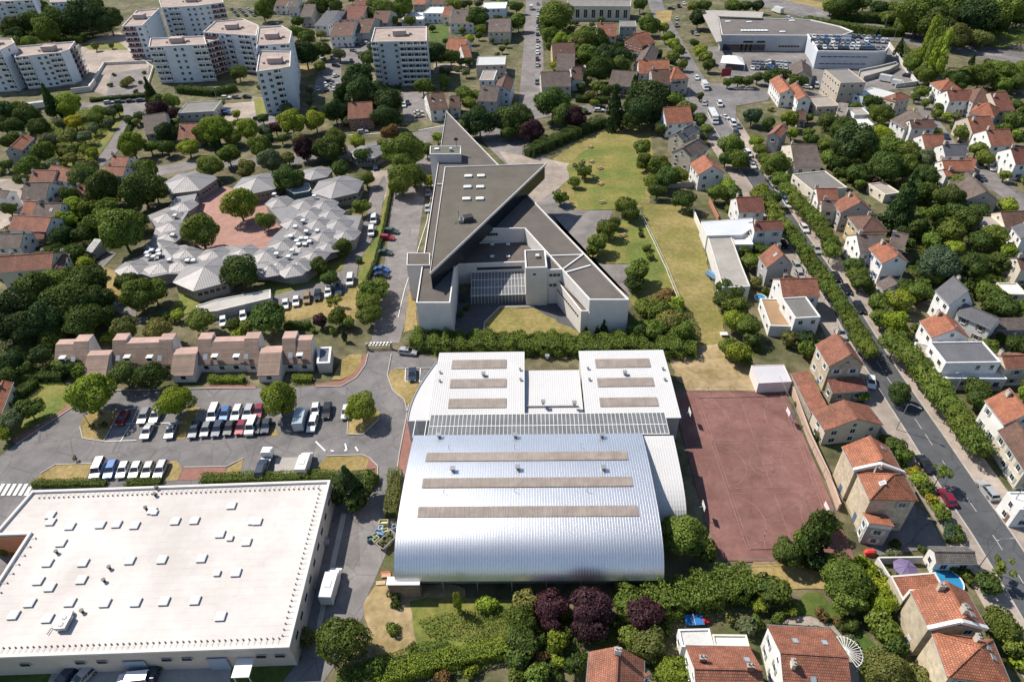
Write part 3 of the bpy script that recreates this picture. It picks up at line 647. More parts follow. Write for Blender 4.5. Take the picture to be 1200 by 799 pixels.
# car park and roads on the left
sheet('car_park', [(-60, 700), (-60, 560), (0, 535), (19, 520), (84, 478), (97, 462), (132, 459), (300, 455.5), (370, 453), (400, 452), (417, 442), (429, 427), (431, 411), (459, 411), (512, 420), (512, 500), (480, 560), (465, 600), (452, 650), (430, 700), (426, 721), (405, 760), (385, 790), (350, 840), (130, 850), (-60, 850)], 'asphalt', 1)
sheet('lawn', [(22, 519), (84, 475), (82, 455), (70, 446), (45, 446), (30, 470), (12, 505)], 'lawn', 2)
sheet('pavement', [(19, 521), (86, 477), (83, 473), (60, 490), (12, 516)], 'red_path', 3)
kerb([(19, 521), (86, 477.5)])
sheet('grass_island', T(8, 375, 400, 395, 350, 430, 320, 545, 325, 560, 345, 485, 470, 385, 455), 'dry_grass', 2)
kerb(T(8, 375, 400, 388, 455, 485, 470, 560, 335))
sheet('grass_island', T(8, 880, 305, 940, 308, 860, 460, 815, 455), 'dry_grass', 2)
sheet('grass_island', T(9, -5, 320, 25, 320, 110, 440, 65, 445), 'dry_grass', 2)
sheet('grass_island', T(9, 430, 360, 560, 318, 580, 330, 575, 365, 500, 435, 427, 435), 'dry_grass', 2)
kerb(T(9, 430, 375, 427, 436, 500, 436, 575, 365))
sheet('verge', T(8, 150, 660, 190, 620, 260, 580, 430, 573, 400, 655), 'dry_grass', 2)
sheet('verge', T(8, 760, 655, 800, 560, 830, 560, 855, 600, 830, 650), 'dry_grass', 2)
sheet('verge', T(8, 1050, 620, 1070, 590, 1140, 550, 1120, 625), 'dry_grass', 2)
sheet('red_path', T(8, 830, 652, 865, 592, 1060, 588, 1050, 640), 'red_path', 2)
kerb(T(8, 862, 590, 1062, 586, 1140, 548)); kerb(T(8, 190, 620, 260, 578, 430, 572)); 
sheet('verge', T(9, 265, 610, 330, 540, 500, 535, 530, 548, 505, 620), 'dry_grass', 2)
kerb(T(9, 330, 537, 500, 532, 530, 545, 570, 585, 570, 635)); sheet('red_path', T(9, 505, 615, 530, 550, 560, 575, 570, 635, 510, 640), 'red_path', 2)
sheet('bin_path', T(9, 80, 620, 95, 545, 210, 542, 190, 615), 'concrete', 2)
sheet('lawn', T(9, 615, 160, 640, 130, 700, 128, 700, 185, 765, 190, 800, 195, 770, 290, 712, 300, 640, 230), 'dry_grass', 2)
kerb(T(9, 634, 60, 615, 160, 640, 230, 695, 275, 710, 340)); kerb(T(9, 650, 130, 850, 126)); 
sheet('red_path', T(9, 705, 372, 748, 374, 710, 630, 664, 592), 'red_path', 2)
sheet('entrance_ramp', T(9, 716, 295, 768, 292, 820, 380, 815, 430, 745, 438, 750, 372, 703, 372), 'red_path', 2)
kerb(T(9, 715, 295, 700, 375, 672, 520, 662, 590))
sheet('red_path', T(9, 280, 200, 400, 185, 460, 150, 490, 105, 500, 65, 524, 62, 512, 110, 470, 170, 400, 210, 280, 212), 'red_path', 2)
sheet('lawn', T(9, 355, 180, 400, 90, 440, 62, 497, 62, 490, 105, 460, 148, 400, 180), 'dry_grass', 2)
kerb(T(9, 280, 213, 400, 211, 470, 171, 512, 111, 524, 60)); kerb(T(8, 530, 232, 960, 222, 1198, 220))
sheet('pavement', T(8, 960, 208, 1198, 205, 1198, 221, 960, 223), 'red_path', 2)
for i in range(6):
    x = 8+i*27; sheet('crossing_stripe', T(8, x-30, 722, x-14, 722, x+18, 668, x+2, 668), 'paint_white', 3)
for a in (T(8, 610, 345, 655, 303, 530, 303), ): pass
def lines(*segs, wdt=.12, lv=3, m='paint_white', name='road_marking'):
    b = MB()
    for k, (x0, y0, x1, y1) in enumerate(segs):
        P = [(q.x, q.y) for q in ribbon([G(x0, y0), G(x1, y1)], wdt)]; b.face([(x, y, lv*LV+.043+.0006*k) for x, y in P][::-1])
    o = b.build(name, m); o['kind'] = 'structure'
    if o.data.polygons and o.data.polygons[0].normal.z < 0: o.data.flip_normals()
    return o
def tl(t, *s): 
    q = T(t, *s); return [(q[i][0], q[i][1], q[i+1][0], q[i+1][1]) for i in range(0, len(q), 2)]
lines(*tl(8, 560, 330, 650, 310, 650, 310, 620, 380, 485, 470, 530, 390, 530, 390, 700, 384, 565, 470, 610, 395, 485, 470, 640, 464, 700, 384, 860, 382, 700, 384, 660, 452, 760, 384, 820, 384), wdt=.14)
lines(*tl(9, 280, 470, 325, 515, 413, 512, 425, 512, 418, 480, 425, 512, 350, 512, 365, 516, 465, 495, 478, 515), wdt=.3)
lines(*tl(9, 770, 128, 765, 190, 700, 130, 698, 188, 698, 190, 800, 190), wdt=.16)
# road between supermarket and sports hall
sheet('drain_channel', T(13, 400, 10, 425, 12, 305, 548, 282, 545), 'kerb', 2)
sheet('dry_ground_'[:10], [(430, 700), (427, 722), (437, 760), (450, 790), (520, 785), (560, 740), (545, 690), (480, 680), (462, 690), (453, 686), (440, 686)], 'dry_earth', 2)
sheet('lawn', [(480, 705), (500, 700), (560, 700), (620, 705), (640, 740), (560, 790), (500, 790), (486, 745)], 'lawn', 3)
sheet('lawn', [(0, 776), (60, 776), (60, 850), (-40, 850)], 'green_grass', 2); sheet('lawn', [(272, 773), (355, 769), (330, 800), (268, 800)], 'green_grass', 2)
sheet('forecourt', [(66, 777), (272, 773), (265, 860), (30, 860)], 'concrete', 2)
# driveway and car park west of the school
sheet('school_drive', [(461, 205), (503, 180), (512, 170), (505, 200), (496, 240), (487, 300), (480, 340), (474, 380), (468, 402), (435, 402), (440, 372), (448, 330), (456, 270)], 'pale_asphalt', 1)
sheet('verge', T(5, 620, 80, 640, 80, 620, 200, 560, 380, 515, 510, 470, 510, 500, 440, 555, 330, 575, 230), 'lawn', 2)
sheet('lawn', T(5, 0, 600, 120, 600, 400, 520, 470, 500, 520, 520, 470, 620, 470, 700, 300, 680, 140, 710), 'dry_grass', 1)
sheet('lawn', [(300, 340), (330, 352), (378, 340), (395, 318), (440, 305), (432, 285), (395, 305), (350, 320), (305, 335)], 'lawn', 2)
sheet('access_lane', T(5, 0, 610, 180, 560, 300, 520, 400, 470, 430, 400, 470, 330, 520, 220, 540, 120, 600, 20, 610, 60, 580, 230, 540, 330, 480, 430, 470, 520, 400, 590, 300, 600, 100, 640, 0, 660), 'pale_asphalt', 3)
lines(*tl(5, 665, 690, 695, 560, 695, 560, 755, 380, 755, 380, 800, 240, 800, 240, 830, 60), wdt=.15)
sheet('verge', T(5, 715, 565, 748, 565, 755, 740, 690, 760), 'dry_grass', 2)
# courtyard of the pavilion school
sheet('playground', [(232, 232), (262, 218), (300, 230), (330, 245), (345, 262), (345, 290), (300, 300), (252, 300), (225, 285), (205, 280), (215, 250)], 'playground', 1)
sheet('garden_path', T(4, 520, 380, 545, 390, 470, 470, 500, 580, 640, 640, 640, 680, 700, 690, 660, 720, 560, 670, 480, 600, 440, 480, 480, 400), 'pale_asphalt', 2)
sheet('lawn', T(4, 480, 450, 540, 470, 600, 560, 560, 610, 500, 560), 'dry_grass', 2); sheet('lawn', T(4, 830, 570, 930, 600, 950, 640, 800, 700, 790, 650, 840, 610), 'lawn', 2)
sheet('lane', T(4, 1000, 690, 1198, 630, 1198, 650, 1100, 690, 1000, 720), 'pale_asphalt', 2)
# road north of the pavilion school
sheet('street', [(-60, 250), (60, 222), (150, 200), (230, 188), (300, 186), (380, 178), (440, 166), (500, 152), (560, 140), (600, 137), (600, 150), (540, 158), (500, 167), (440, 180), (380, 190), (300, 196), (230, 198), (170, 210), (110, 222), (0, 262), (-60, 275)], 'pale_asphalt', 1)
lines(*tl(1, 760, 612, 880, 590, 430, 635, 600, 625), wdt=.35)
# school yard to the east
sheet('school_yard', [(540, 140), (612, 160), (640, 185), (665, 196), (672, 225), (680, 246), (718, 247), (712, 262), (700, 275), (690, 300), (700, 310), (740, 310), (738, 350), (735, 352), (626, 240), (600, 200)], 'pale_asphalt', 1)
sheet('yard_apron', T(6, 105, 50, 180, 200, 290, 330, 330, 420, 420, 440, 540, 440, 560, 600, 500, 560, 105, 160), 'pale_asphalt', 2)
sheet('pale_yard', [(585, 178), (612, 182), (668, 192), (672, 206), (650, 225), (626, 240), (600, 200)], 'sand', 2)  # part of the yard in the paler sand material
sheet('lawn_edge', [(640, 192), (690, 158), (730, 148), (762, 150), (768, 200), (760, 242), (672, 246), (650, 215)], 'meadow', 1)
sheet('playing_lawn', [(664, 196), (680, 180), (700, 168), (735, 165), (752, 190), (757, 238), (718, 246), (680, 247), (672, 225)], 'lawn', 2)
sheet('playing_lawn', [(690, 300), (720, 264), (748, 246), (757, 256), (772, 290), (800, 360), (760, 380), (738, 352), (738, 310), (710, 309)], 'lawn', 2)
sheet('meadow', [(752, 239), (800, 240), (812, 248), (822, 280), (836, 340), (848, 375), (852, 410), (882, 432), (884, 459), (806, 459), (782, 415), (800, 380), (795, 352), (772, 290), (757, 262)], 'meadow', 3)
sheet('courtyard_lawn', [(586, 361), (626, 361), (680, 392), (700, 400), (560, 400), (568, 378)], 'meadow', 2)
kerb([(586, 360), (626, 360)], .4, .15); kerb([(586, 360), (568, 378), (566, 392)], .3, .15)
sheet('courtyard_paving', [(535, 345), (640, 345), (690, 392), (640, 392), (626, 361), (586, 361), (560, 400), (530, 400)], 'dark_asphalt', 1)
# sports court, axis checked against its 20 x 40 m
sheet('sports_court', T(10, 785, 234, 1140, 231) + [(920, 459), (1002, 656), (866, 659), (800, 500)], 'court', 4)
q0, q1, q2, q3 = G(808, 463), G(922, 461), G(994, 650), G(872, 652)
def cp(u, v): a = q0.lerp(q1, u); b = q3.lerp(q2, u); return a.lerp(b, v)
cl = MB()
def cline(pts, wdt=.08):
    for a, b in zip(pts, pts[1:]):
        P = ribbon([cp(*a), cp(*b)], wdt); cl.face([(p.x, p.y, 5*LV+.002) for p in P][::-1])
def arc(cu, cv, r, a0, a1, n=20): return [(cu+r/22*math.cos(math.radians(a0+(a1-a0)*i/n)), cv+r/41*math.sin(math.radians(a0+(a1-a0)*i/n))) for i in range(n+1)]
cline([(.05, .03), (.95, .03), (.95, .97), (.05, .97), (.05, .03)]); cline([(.05, .5), (.95, .5)]); cline(arc(.5, .5, 3, 0, 360))
cline(arc(.5, .03, 6, 0, 180)); cline(arc(.5, .97, 6, 180, 360)); cline(arc(.5, .5, 1.8, 0, 360))
for v0, v1 in ((.03, .34), (.36, .64), (.67, .97)):
    cline([(.08, v0), (.92, v0), (.92, v1), (.08, v1), (.08, v0)]); m_ = (v0+v1)/2
    cline(arc(.08, m_, 5.2, -90, 90)); cline(arc(.92, m_, 5.2, 90, 270)); cline([(.5, v0), (.5, v1)])
struct(cl.build('court_line', 'worn_paint'))
sheet('paved_yard', T(15, 400, 90, 640, -60, 740, 10, 840, 165, 520, 208), 'pale_asphalt', 2)
sheet('pale_yard', T(4, -60, 40, 135, 40, 120, 130, 60, 250, -60, 300), 'sand', 1)  # pale yard among the old houses, surfaced with sand
sheet('court_apron', [(786, 459), (812, 459), (872, 657), (846, 657), (826, 610), (805, 530)], 'court', 3)
sheet('dry_patch', [(786, 418), (815, 405), (850, 402), (870, 428), (882, 436), (884, 459), (806, 459), (790, 440)], 'dry_earth', 4)
sheet('dry_verge', [(884, 655), (1005, 655), (1010, 690), (870, 690)], 'dry_grass', 2)
# avenue
AV = [(838, 135), (862, 176), (892, 217), (925, 266), (942, 291), (964, 323), (990, 362), (1014, 402), (1039, 442), (1084, 509), (1104, 540), (1133, 584), (1163, 627), (1193, 674), (1240, 750), (1290, 830)]
road('pavement', AV, 16.5, 'sand', 1)
b_ = ribbon([G(*p) for p in AV], 6.6); sheet('avenue', b_, 'dark_asphalt', 2, px=False)
for s_ in (-1, 1):
    b = MB(); W = [G(*p) for p in AV]; n = len(W); Q = ribbon(W, 6.9); Q = Q[:n] if s_ > 0 else Q[n:]
    for a, c_ in zip(Q, Q[1:]): b.bar((a.x, a.y, .15), (c_.x, c_.y, .15), .22, .14)
    struct(b.build('kerb', 'kerb'))
W = [G(*p) for p in AV]; cb = MB()
for a, c_ in zip(W[2:], W[3:]):
    L_ = (c_-a).length; k = 0.0
    while k+3 < L_:
        P = ribbon([a.lerp(c_, k/L_), a.lerp(c_, (k+3)/L_)], .15); cb.face([(p.x, p.y, 3*LV+.002) for p in P][::-1]); k += 6.5
struct(cb.build('centre_line', 'kerb'))
# streets in the residential quarters and beyond
road('street', [(626, -5), (625, 60), (622, 132)], 11, 'pale_asphalt', 1)
road('street', [(600, 143), (660, 128), (700, 128), (750, 130), (800, 128)], 8, 'asphalt', 2)
road('street', [(835, 135), (815, 95), (790, 50), (770, 10), (762, -20)], 9.5, 'asphalt', 1)
sheet('junction', [(806, 100), (850, 98), (905, 105), (900, 118), (862, 125), (866, 165), (880, 185), (850, 180), (830, 150), (800, 130)], 'asphalt', 3)
road('street', [(880, 108), (960, 110), (1030, 103), (1075, 100), (1100, 92), (1150, 95), (1210, 108)], 8, 'asphalt', 1)
road('street', [(1075, 108), (1090, 140), (1115, 175), (1150, 205), (1210, 250)], 6, 'pale_asphalt', 2)
road('street', [(1140, 195), (1180, 225), (1230, 262)], 8, 'asphalt', 1)
road('motorway', [(850, -12), (900, 3), (960, 18), (1040, 40), (1120, 56), (1215, 72)], 24, 'pale_asphalt', 1)
road('motorway_lane', [(850, -8), (900, 7), (960, 22), (1040, 45), (1120, 61), (1215, 77)], 7, 'asphalt', 2)
road('motorway_lane', [(850, -16), (900, -2), (960, 12), (1040, 35), (1120, 51), (1215, 66)], 7, 'asphalt', 2)
sheet('grass_triangle', T(2, 668, 55, 750, 50, 740, 108, 690, 112), 'dry_grass', 3)
sheet('grass_bank', [(880, -8), (930, 4), (1000, 20), (1000, 12), (930, -4), (900, -10)], 'dry_grass', 2)
sheet('dealer_yard', [(826, 55), (1045, 60), (1075, 97), (1040, 102), (900, 100), (850, 92)], 'pale_asphalt', 2)
sheet('scrubland', [(1170, 25), (1200, 28), (1215, 60), (1165, 55)], 'sand', 2)
# apartment quarter
sheet('apartment_plaza', T(0, 380, 200, 560, 150, 700, 250, 690, 440, 500, 450, 380, 410), 'sand', 1)
sheet('sunken_court', T(0, 520, 345, 690, 320, 690, 440, 500, 450), 'pale_asphalt', 2)
sheet('lawn', T(0, 380, 210, 560, 200, 600, 235, 420, 235), 'lawn', 2)
sheet('street', T(0, 0, 500, 380, 485, 690, 480, 690, 500, 640, 560, 560, 700, 480, 780, 440, 770, 520, 660, 580, 540, 570, 510, 380, 515, 0, 525), 'pale_asphalt', 2)
sheet('allotment_lawn', T(0, 200, 600, 470, 470, 600, 530, 440, 760, 230, 790), 'lawn', 1)
sheet('parking_yard', T(1, -20, 450, 90, 470, 90, 620, -30, 620), 'pale_asphalt', 1); sheet('parking_yard', T(0, 1020, 490, 1198, 475, 1198, 560, 1050, 570), 'sand', 1)
sheet('lawn', T(1, -10, 460, 50, 465, 60, 540, 0, 540), 'lawn', 3); sheet('lawn', T(1, 205, 310, 280, 310, 270, 350, 210, 370), 'dry_grass', 3)
sheet('parking_yard', T(1, 340, 190, 530, 200, 520, 300, 400, 300, 400, 420, 260, 440, 300, 320, 360, 280), 'pale_asphalt', 2)
sheet('parking_yard', T(1, 680, 430, 800, 430, 800, 560, 690, 570), 'pale_asphalt', 1)
sheet('lawn', T(1, 808, 120, 900, 120, 900, 195, 815, 195), 'green_grass', 2); sheet('lawn', T(1, 830, 300, 1000, 300, 1000, 345, 830, 345), 'sand', 2)
sheet('forecourt', T(5, 540, 0, 620, 0, 640, 60, 560, 220, 520, 220), 'sand', 1)
# ================================================================ SUPERMARKET
sup_pts = [(387, 563), (337.5, 759), (-40, 766), (-40, 690), (-3, 690), (9, 667), (21, 667), (32, 626), (1, 626), (38, 573)]
SZ = 5.5; A0 = G(38, 573, SZ); E0 = G(387, 563, SZ); F0 = G(337.5, 759, SZ)
sm = root('supermarket', (E0.x, F0.y, 0), 'large white flat roofed commercial building dotted with square roof domes', 'shop')
xl, yt, xr, yb = -88.9, 80.9, E0.x, 49.6
nx0, nx1 = G(32, 626, SZ).x, G(9, 667, SZ).x; ny0, ny1 = G(16, 626, SZ).y, 56.0
foot = [(xr, yt), (xr, yb), (-95, yb), (-95, ny1), (nx0, ny1), (nx0, ny0), (xl-1.5, ny0), (xl, yt)]
block(sm, foot, SZ, 0, 'wall', (.52, .46, .41), 'white_membrane', (1, 1, 1), .45, .45, (.66, .63, .60), px=False)
b = MB(); b.prism([(nx0-.02, ny1+.3), (nx0-.02, ny0-.02), (nx0-8, ny0-.02), (nx0-8, ny0-.25), (nx0-.2, ny0-.25), (nx0-.2, ny1+.3)], .2, SZ-.5); b.build('orange_wall', 'wall', sm, (.50, .24, .14), sm.location)
b = MB(); b.box((nx0-3.5, ny1+3, SZ-.9), (4.5, 8, .5), mi=0); b.box((nx0-3.5, ny1+3, SZ-.6), (4.1, 7.6, .1), mi=1); b.build('porch_roof', ['white_trim', 'white_membrane'], sm, None, sm.location)
def dome_mesh():
    b = MB(); b.prism([(-.5, -.5), (.5, -.5), (.5, .5), (-.5, .5)], 0, .35, 0, None)
    P = [(-.5, -.5), (.5, -.5), (.5, .5), (-.5, .5)]
    for i in range(4): a, c_ = P[i], P[(i+1) % 4]; b.face([(a[0], a[1], .35), (c_[0], c_[1], .35), (c_[0]*.7, c_[1]*.7, .48), (a[0]*.7, a[1]*.7, .48)], 1)
    b.face([(x*.7, y*.7, .48) for x, y in P], 1); return b.mesh('roof_dome', ['grey_metal', 'dome'])
DOME = dome_mesh()
def on(parent, me, name, px, py, z, w_, l_, h_=1, rz=0, col=None):
    p = G(px, py, z)-parent.location; return link(name, me, parent, col, (p.x, p.y, z-parent.location.z), rz-parent.rotation_euler.z, (w_, l_, h_))
for x, y in T(12, 238, 20, 330, 72, 472, 65, 548, 62, 632, 68, 822, 48, 912, 45, 1185, 48, 1032, 108, 1155, 145, 288, 150, 225, 243, 392, 242, 182, 327, 236, 357, 384, 322, 610, 232, 760, 228, 945, 222, 1106, 288, 330, 427, 142, 430, 66, 487, 225, 502, 494, 430, 638, 427, 770, 422, 915, 418, 1034, 493) + T(8, 1085, 770):
    on(sm, DOME, 'roof_dome', x, y, SZ-.44, 1.45, 1.45, .8)
for x, y in T(12, 1078, 128, 1018, 292) + T(12, 725, 8): on(sm, DOME, 'small_roof_dome', x, y, SZ-.44, 1.0, 1.0, .8)
for x, y in [(178.5, 599), (60, 612)] + T(13, 8, 50): on(sm, DOME, 'roof_dome', x, y, SZ-.44, 1.4, 1.4, .8)
for x, y in []: on(sm, DOME, 'roof_dome', x, y, SZ-.44, 1.4, 1.4, .8)
# edge brackets along the parapet
def bracket():
    b = MB(); b.tube([(0, 0, 0), (0, 0, .25)], .11, 6); b.tube([(0, 0, .15), (.9, 0, .15)], .035, 4, 1); return b.mesh('parapet_bracket', ['dark_metal', 'white_trim'])
BR = bracket()
for i in range(58):
    x = xl+2+(xr-xl-4)*i/57
    for y, r in ((yt-1.6, math.pi/2), (yb+1.6, -math.pi/2)): link('parapet_bracket', BR, sm, None, (x-sm.location.x, y-sm.location.y, SZ-.44), r)
for i in range(30):
    y = yb+2+(yt-yb-4)*i/29; link('parapet_bracket', BR, sm, None, (-1.6, y-sm.location.y, SZ-.44), 0)
for i in range(9):
    y = ny1+1+(ny0-ny1)*i/9; link('parapet_bracket', BR, sm, None, (nx0+1.6-sm.location.x, y-sm.location.y, SZ-.44), math.pi)
# roof plant
def plant_unit(parent, px, py, z, s=1.0):
    b = MB(); b.box((0, 0, .95), (2.3, 3.2, 1.3)); b.box((0, 0, .2), (2.0, 2.9, .3), mi=1)
    for y in (-.8, .8):
        b.tube([(0, y, 1.6), (0, y, 1.72)], .62, 14, 1)
        for k in range(4): b.bar((-.6*math.cos(k*.785), y-.6*math.sin(k*.785), 1.74), (.6*math.cos(k*.785), y+.6*math.sin(k*.785), 1.74), .05, .03, 0)
    b.box((.1, 2.3, .6), (1.1, .9, 1.0), .3, 0); b.tube([(-1.1, -1.2, .3), (-2.6, -.8, .3), (-2.8, -2.2, .3)], .09, 5, 1)
    p = G(px, py, z)-parent.location; o = b.build('cooling_unit', ['grey_metal', 'dark_metal'], parent); o.location = (p.x, p.y, z-parent.location.z); o.scale = (s, s, s); return o
plant_unit(sm, *T(12, 308, 530)[0], SZ-.44, .7)
for x, y in T(12, 268, 195, 515, 268, 490, 328, 388, 472) + T(8, 735, 690, 685, 785, 728, 722):
    b = MB(); b.tube([(0, 0, 0), (0, 0, .6)], .22, 8); b.tube([(0, 0, .6), (0, 0, .72)], .34, 8)
    p = G(x, y, SZ-.44)-sm.location; o = b.build('roof_vent', 'dark_metal', sm); o.location = (p.x, p.y, SZ-.44)
sx_ = sm.location.x
for i, x in enumerate((-79.5, -73.8, -65.6, -62.4, -52.8, -49.8, -38.8, -36.0)):
    window(sm, (x-xr, -.012, 3.3), 0, 1.6, .8, WINP)
for x, wd in ((-57.8, 3.2), (-45.5, 3.0)):
    b = MB(); b.box((0, 0, 0), (wd, .12, 3.2)); link('shutter_door', b.mesh('shutter_door', ['painted']), sm, (.30, .36, .45), (x-xr, -.07, 1.7))
b = MB(); b.box((0, -1.4, 2.9), (2.6, 2.8, .18)); b.bar((-1.1, -2.6, 0), (-1.1, -2.6, 2.9), .1); b.bar((1.1, -2.6, 0), (1.1, -2.6, 2.9), .1); link('canopy', b.mesh('canopy', ['white_trim']), sm, None, (-41.2-xr, 0, 0))
for i in range(9): window(sm, (.012, 3+i*3.1, 3.6), math.pi/2, 1.5, .9, WINP)
# ================================================================ SPORTS HALLS
O = G(485, 510, 8.3); GYA = math.radians(-2.0)
gy = root('sports_hall', (O.x, O.y, 0), 'sports hall under one big barrel shaped silver metal roof curving down', 'sports hall', GYA)
Mi = Matrix.Rotation(-GYA, 3, 'Z')
def gl(px, py, z): v = Mi @ (G(px, py, z)-Vector((O.x, O.y, 0))); return v
PROF = [(0, 8.3), (-4, 8.95), (-9, 9.45), (-14, 9.6), (-18, 9.5), (-21, 9.12), (-23.5, 8.45), (-25.3, 7.5), (-26.6, 6.3), (-27.4, 5.1), (-27.9, 3.8)]
def pz(y):
    for (y0, z0), (y1, z1) in zip(PROF, PROF[1:]):
        if y <= y0 and y >= y1: return z0+(z1-z0)*(y-y0)/(y1-y0)
    return PROF[-1][1]
WS = 43.1
def ribbed(x0, x1, prof, rib=.9, rh=.11, th=.25):
    rh *= .8
    b = MB(); n = int((x1-x0)/rib); rib = (x1-x0)/n
    for i in range(n):
        a = x0+i*rib
        for (y0, z0), (y1, z1) in zip(prof, prof[1:]):
            d = Vector((0, y1-y0, z1-z0)).normalized(); nn = Vector((0, -d.z, d.y)); nn = -nn if nn.z < 0 else nn
            u = nn*rh; P = lambda x, y, z, k: (x, y+u.y*k, z+u.z*k)
            for xa, ka, xb, kb in ((a, 0, a+rib*.72, 0), (a+rib*.72, 0, a+rib*.78, 1), (a+rib*.78, 1, a+rib*.94, 1), (a+rib*.94, 1, a+rib, 0)):
                b.face([P(xa, y1, z1, ka), P(xb, y1, z1, kb), P(xb, y0, z0, kb), P(xa, y0, z0, ka)])
    for x in (x0, x1):
        P = [(x, y, z+.04) for y, z in prof]+[(x, y, z-th) for y, z in prof[::-1]]; b.face(P if x == x0 else P[::-1], 1)
    return b
# finer profile for a smooth curve
def fine(prof, k=3):
    out = []
    P = [prof[0]]+list(prof)+[prof[-1]]
    for i in range(1, len(P)-2):
        for j in range(k):
            t = j/k; q = []
            for c_ in (0, 1):
                p0, p1, p2, p3 = P[i-1][c_], P[i][c_], P[i+1][c_], P[i+2][c_]
                q.append(.5*((2*p1)+(-p0+p2)*t+(2*p0-5*p1+4*p2-p3)*t*t+(-p0+3*p1-3*p2+p3)*t**3))
            out.append(tuple(q))
    return out+[prof[-1]]
PF = fine(PROF, 6); rb = ribbed(0, WS, PF, .45, .055); ro = rb.build('roof', ['gym_roof', 'white_trim'], gy)
b = MB()
for x in (.3, WS-.3):
    P = [(x, y, z-.3) for y, z in PF if z > 4.0]; P = [(x, -.4, 0)]+[(x, -.4, 8)]+P[2:]+[(x, P[-1][1], 0)]; b.face(P if x < 1 else P[::-1])
b.face([(.3, -.4, 0), (WS-.3, -.4, 0), (WS-.3, -.4, 8.2), (.3, -.4, 8.2)][::-1]); b.build('wall', 'wall', gy, (.55, .52, .5))
b = MB(); b.box((WS/2, -25.8, 2.2), (WS-1.2, .3, 4.4)); b.build('base_wall', 'wall', gy, (.34, .33, .32))
for i in range(11): window(gy, (3.5+i*3.7, -25.97, 2.4), 0, 2.4, 1.4, WINP)
for i in range(8): 
    b = MB(); b.bar((2+i*5.6, -27.5, 0), (2+i*5.6, -27.5, 3.6), .16); b.build('column', 'grey_metal', gy)
def band(parent, corners, name='skylight_band', zf=None, cells=None):
    """translucent brown strip lying on a roof, built as single sheets"""
    (x0, y0), (x1, y1), (x2, y2) = corners   # back-left, back-right, front-right (photo)
    a, b_, c_ = [gl(x, y, 8) for x, y in ((x0, y0), (x1, y1), (x2, y2))]
    for _ in range(3): a, b_, c_ = gl(x0, y0, zf(a.y)), gl(x1, y1, zf(b_.y)), gl(x2, y2, zf(c_.y))
    n = cells or max(1, round((b_.x-a.x)/2.4)); wd = (b_.x-a.x)/n
    for i in range(n):
        m = MB(); m.box((wd/2, 0, 0), (wd-.02, b_.y-c_.y, .06))
        for k in range(3): m.bar((wd*(k+.5)/3, -(b_.y-c_.y)/2, .03), (wd*(k+.5)/3, (b_.y-c_.y)/2, .03), .12, .05)
        s_ = link('skylight_sheet', m.mesh('skylight_sheet', ['brown_skylight']), parent, None, (a.x+i*wd, (b_.y+c_.y)/2, (zf(b_.y)+zf(c_.y))/2+.13)) if i == 0 else link('skylight_sheet', s_.data, parent, None, (a.x+i*wd, (b_.y+c_.y)/2, (zf(b_.y)+zf(c_.y))/2+.13))
        s_.rotation_euler = (math.atan2(zf(b_.y)-zf(c_.y), b_.y-c_.y), 0, 0)
band(gy, [(500.5, 530.5), (734.5, 529), (735.5, 539)], zf=pz); band(gy, [(496, 560.5), (740, 559), (742, 570)], zf=pz); band(gy, [(490.5, 594), (747, 592.5), (749, 605)], zf=pz)
def vent(parent, px, py, zf, s=1, kind=0, name='roof_vent'):
    p = gl(px, py, 8)
    for _ in range(3): p = gl(px, py, zf(p.y))
    b = MB(); b.box((0, 0, .35), (.55*s, .55*s, .7*s)); b.prism([(-.45*s, -.45*s), (.45*s, -.45*s), (.45*s, .45*s), (-.45*s, .45*s)], .7*s, .85*s, 0, 0)
    o = b.build(name, 'grey_metal', parent); o.location = (p.x, p.y, zf(p.y)); return o
for x, y in T(9, 858, 448, 922, 605) + T(10, 16, 448, 420, 448, 28, 598, 428, 600): vent(gy, x, y, pz)
for x, y in T(9, 905, 520, 882, 738) + T(10, 12, 518, 320, 512, 12, 732, 348, 732):
    p = gl(x, y, 8); b = MB(); b.tube([(0, 0, 0), (0, 0, .9)], .05, 5); b.tube([(0, 0, .9), (.4, 0, .95)], .04, 5); o = b.build('vent_pipe', 'grey_metal', gy); o.location = (p.x, p.y, pz(p.y))
# annex east of the big hall
AP = fine([(-.3, 7.9), (-5, 7.6), (-10, 7.0), (-13, 6.2), (-15.2, 5.0), (-16.4, 3.4)]); ax1 = gl(787, 512.5, 6.5).x
rb = ribbed(WS+.05, ax1, AP, .45, .05); rb.build('annex_roof', ['annex_roof', 'white_trim'], gy)
b = MB(); P = [(ax1-.2, y, z-.28) for y, z in AP]; b.face([(ax1-.2, -.5, 0)]+P+[(ax1-.2, P[-1][1], 0)][::1]); b.v and b.box(((WS+ax1)/2, -16.2, 1), (ax1-WS-.6, .2, 2)); b.box(((WS+ax1)/2, -.5, 3), (ax1-WS-.6, .2, 6)); b.build('annex_wall', 'wall', gy, (.5, .48, .46))
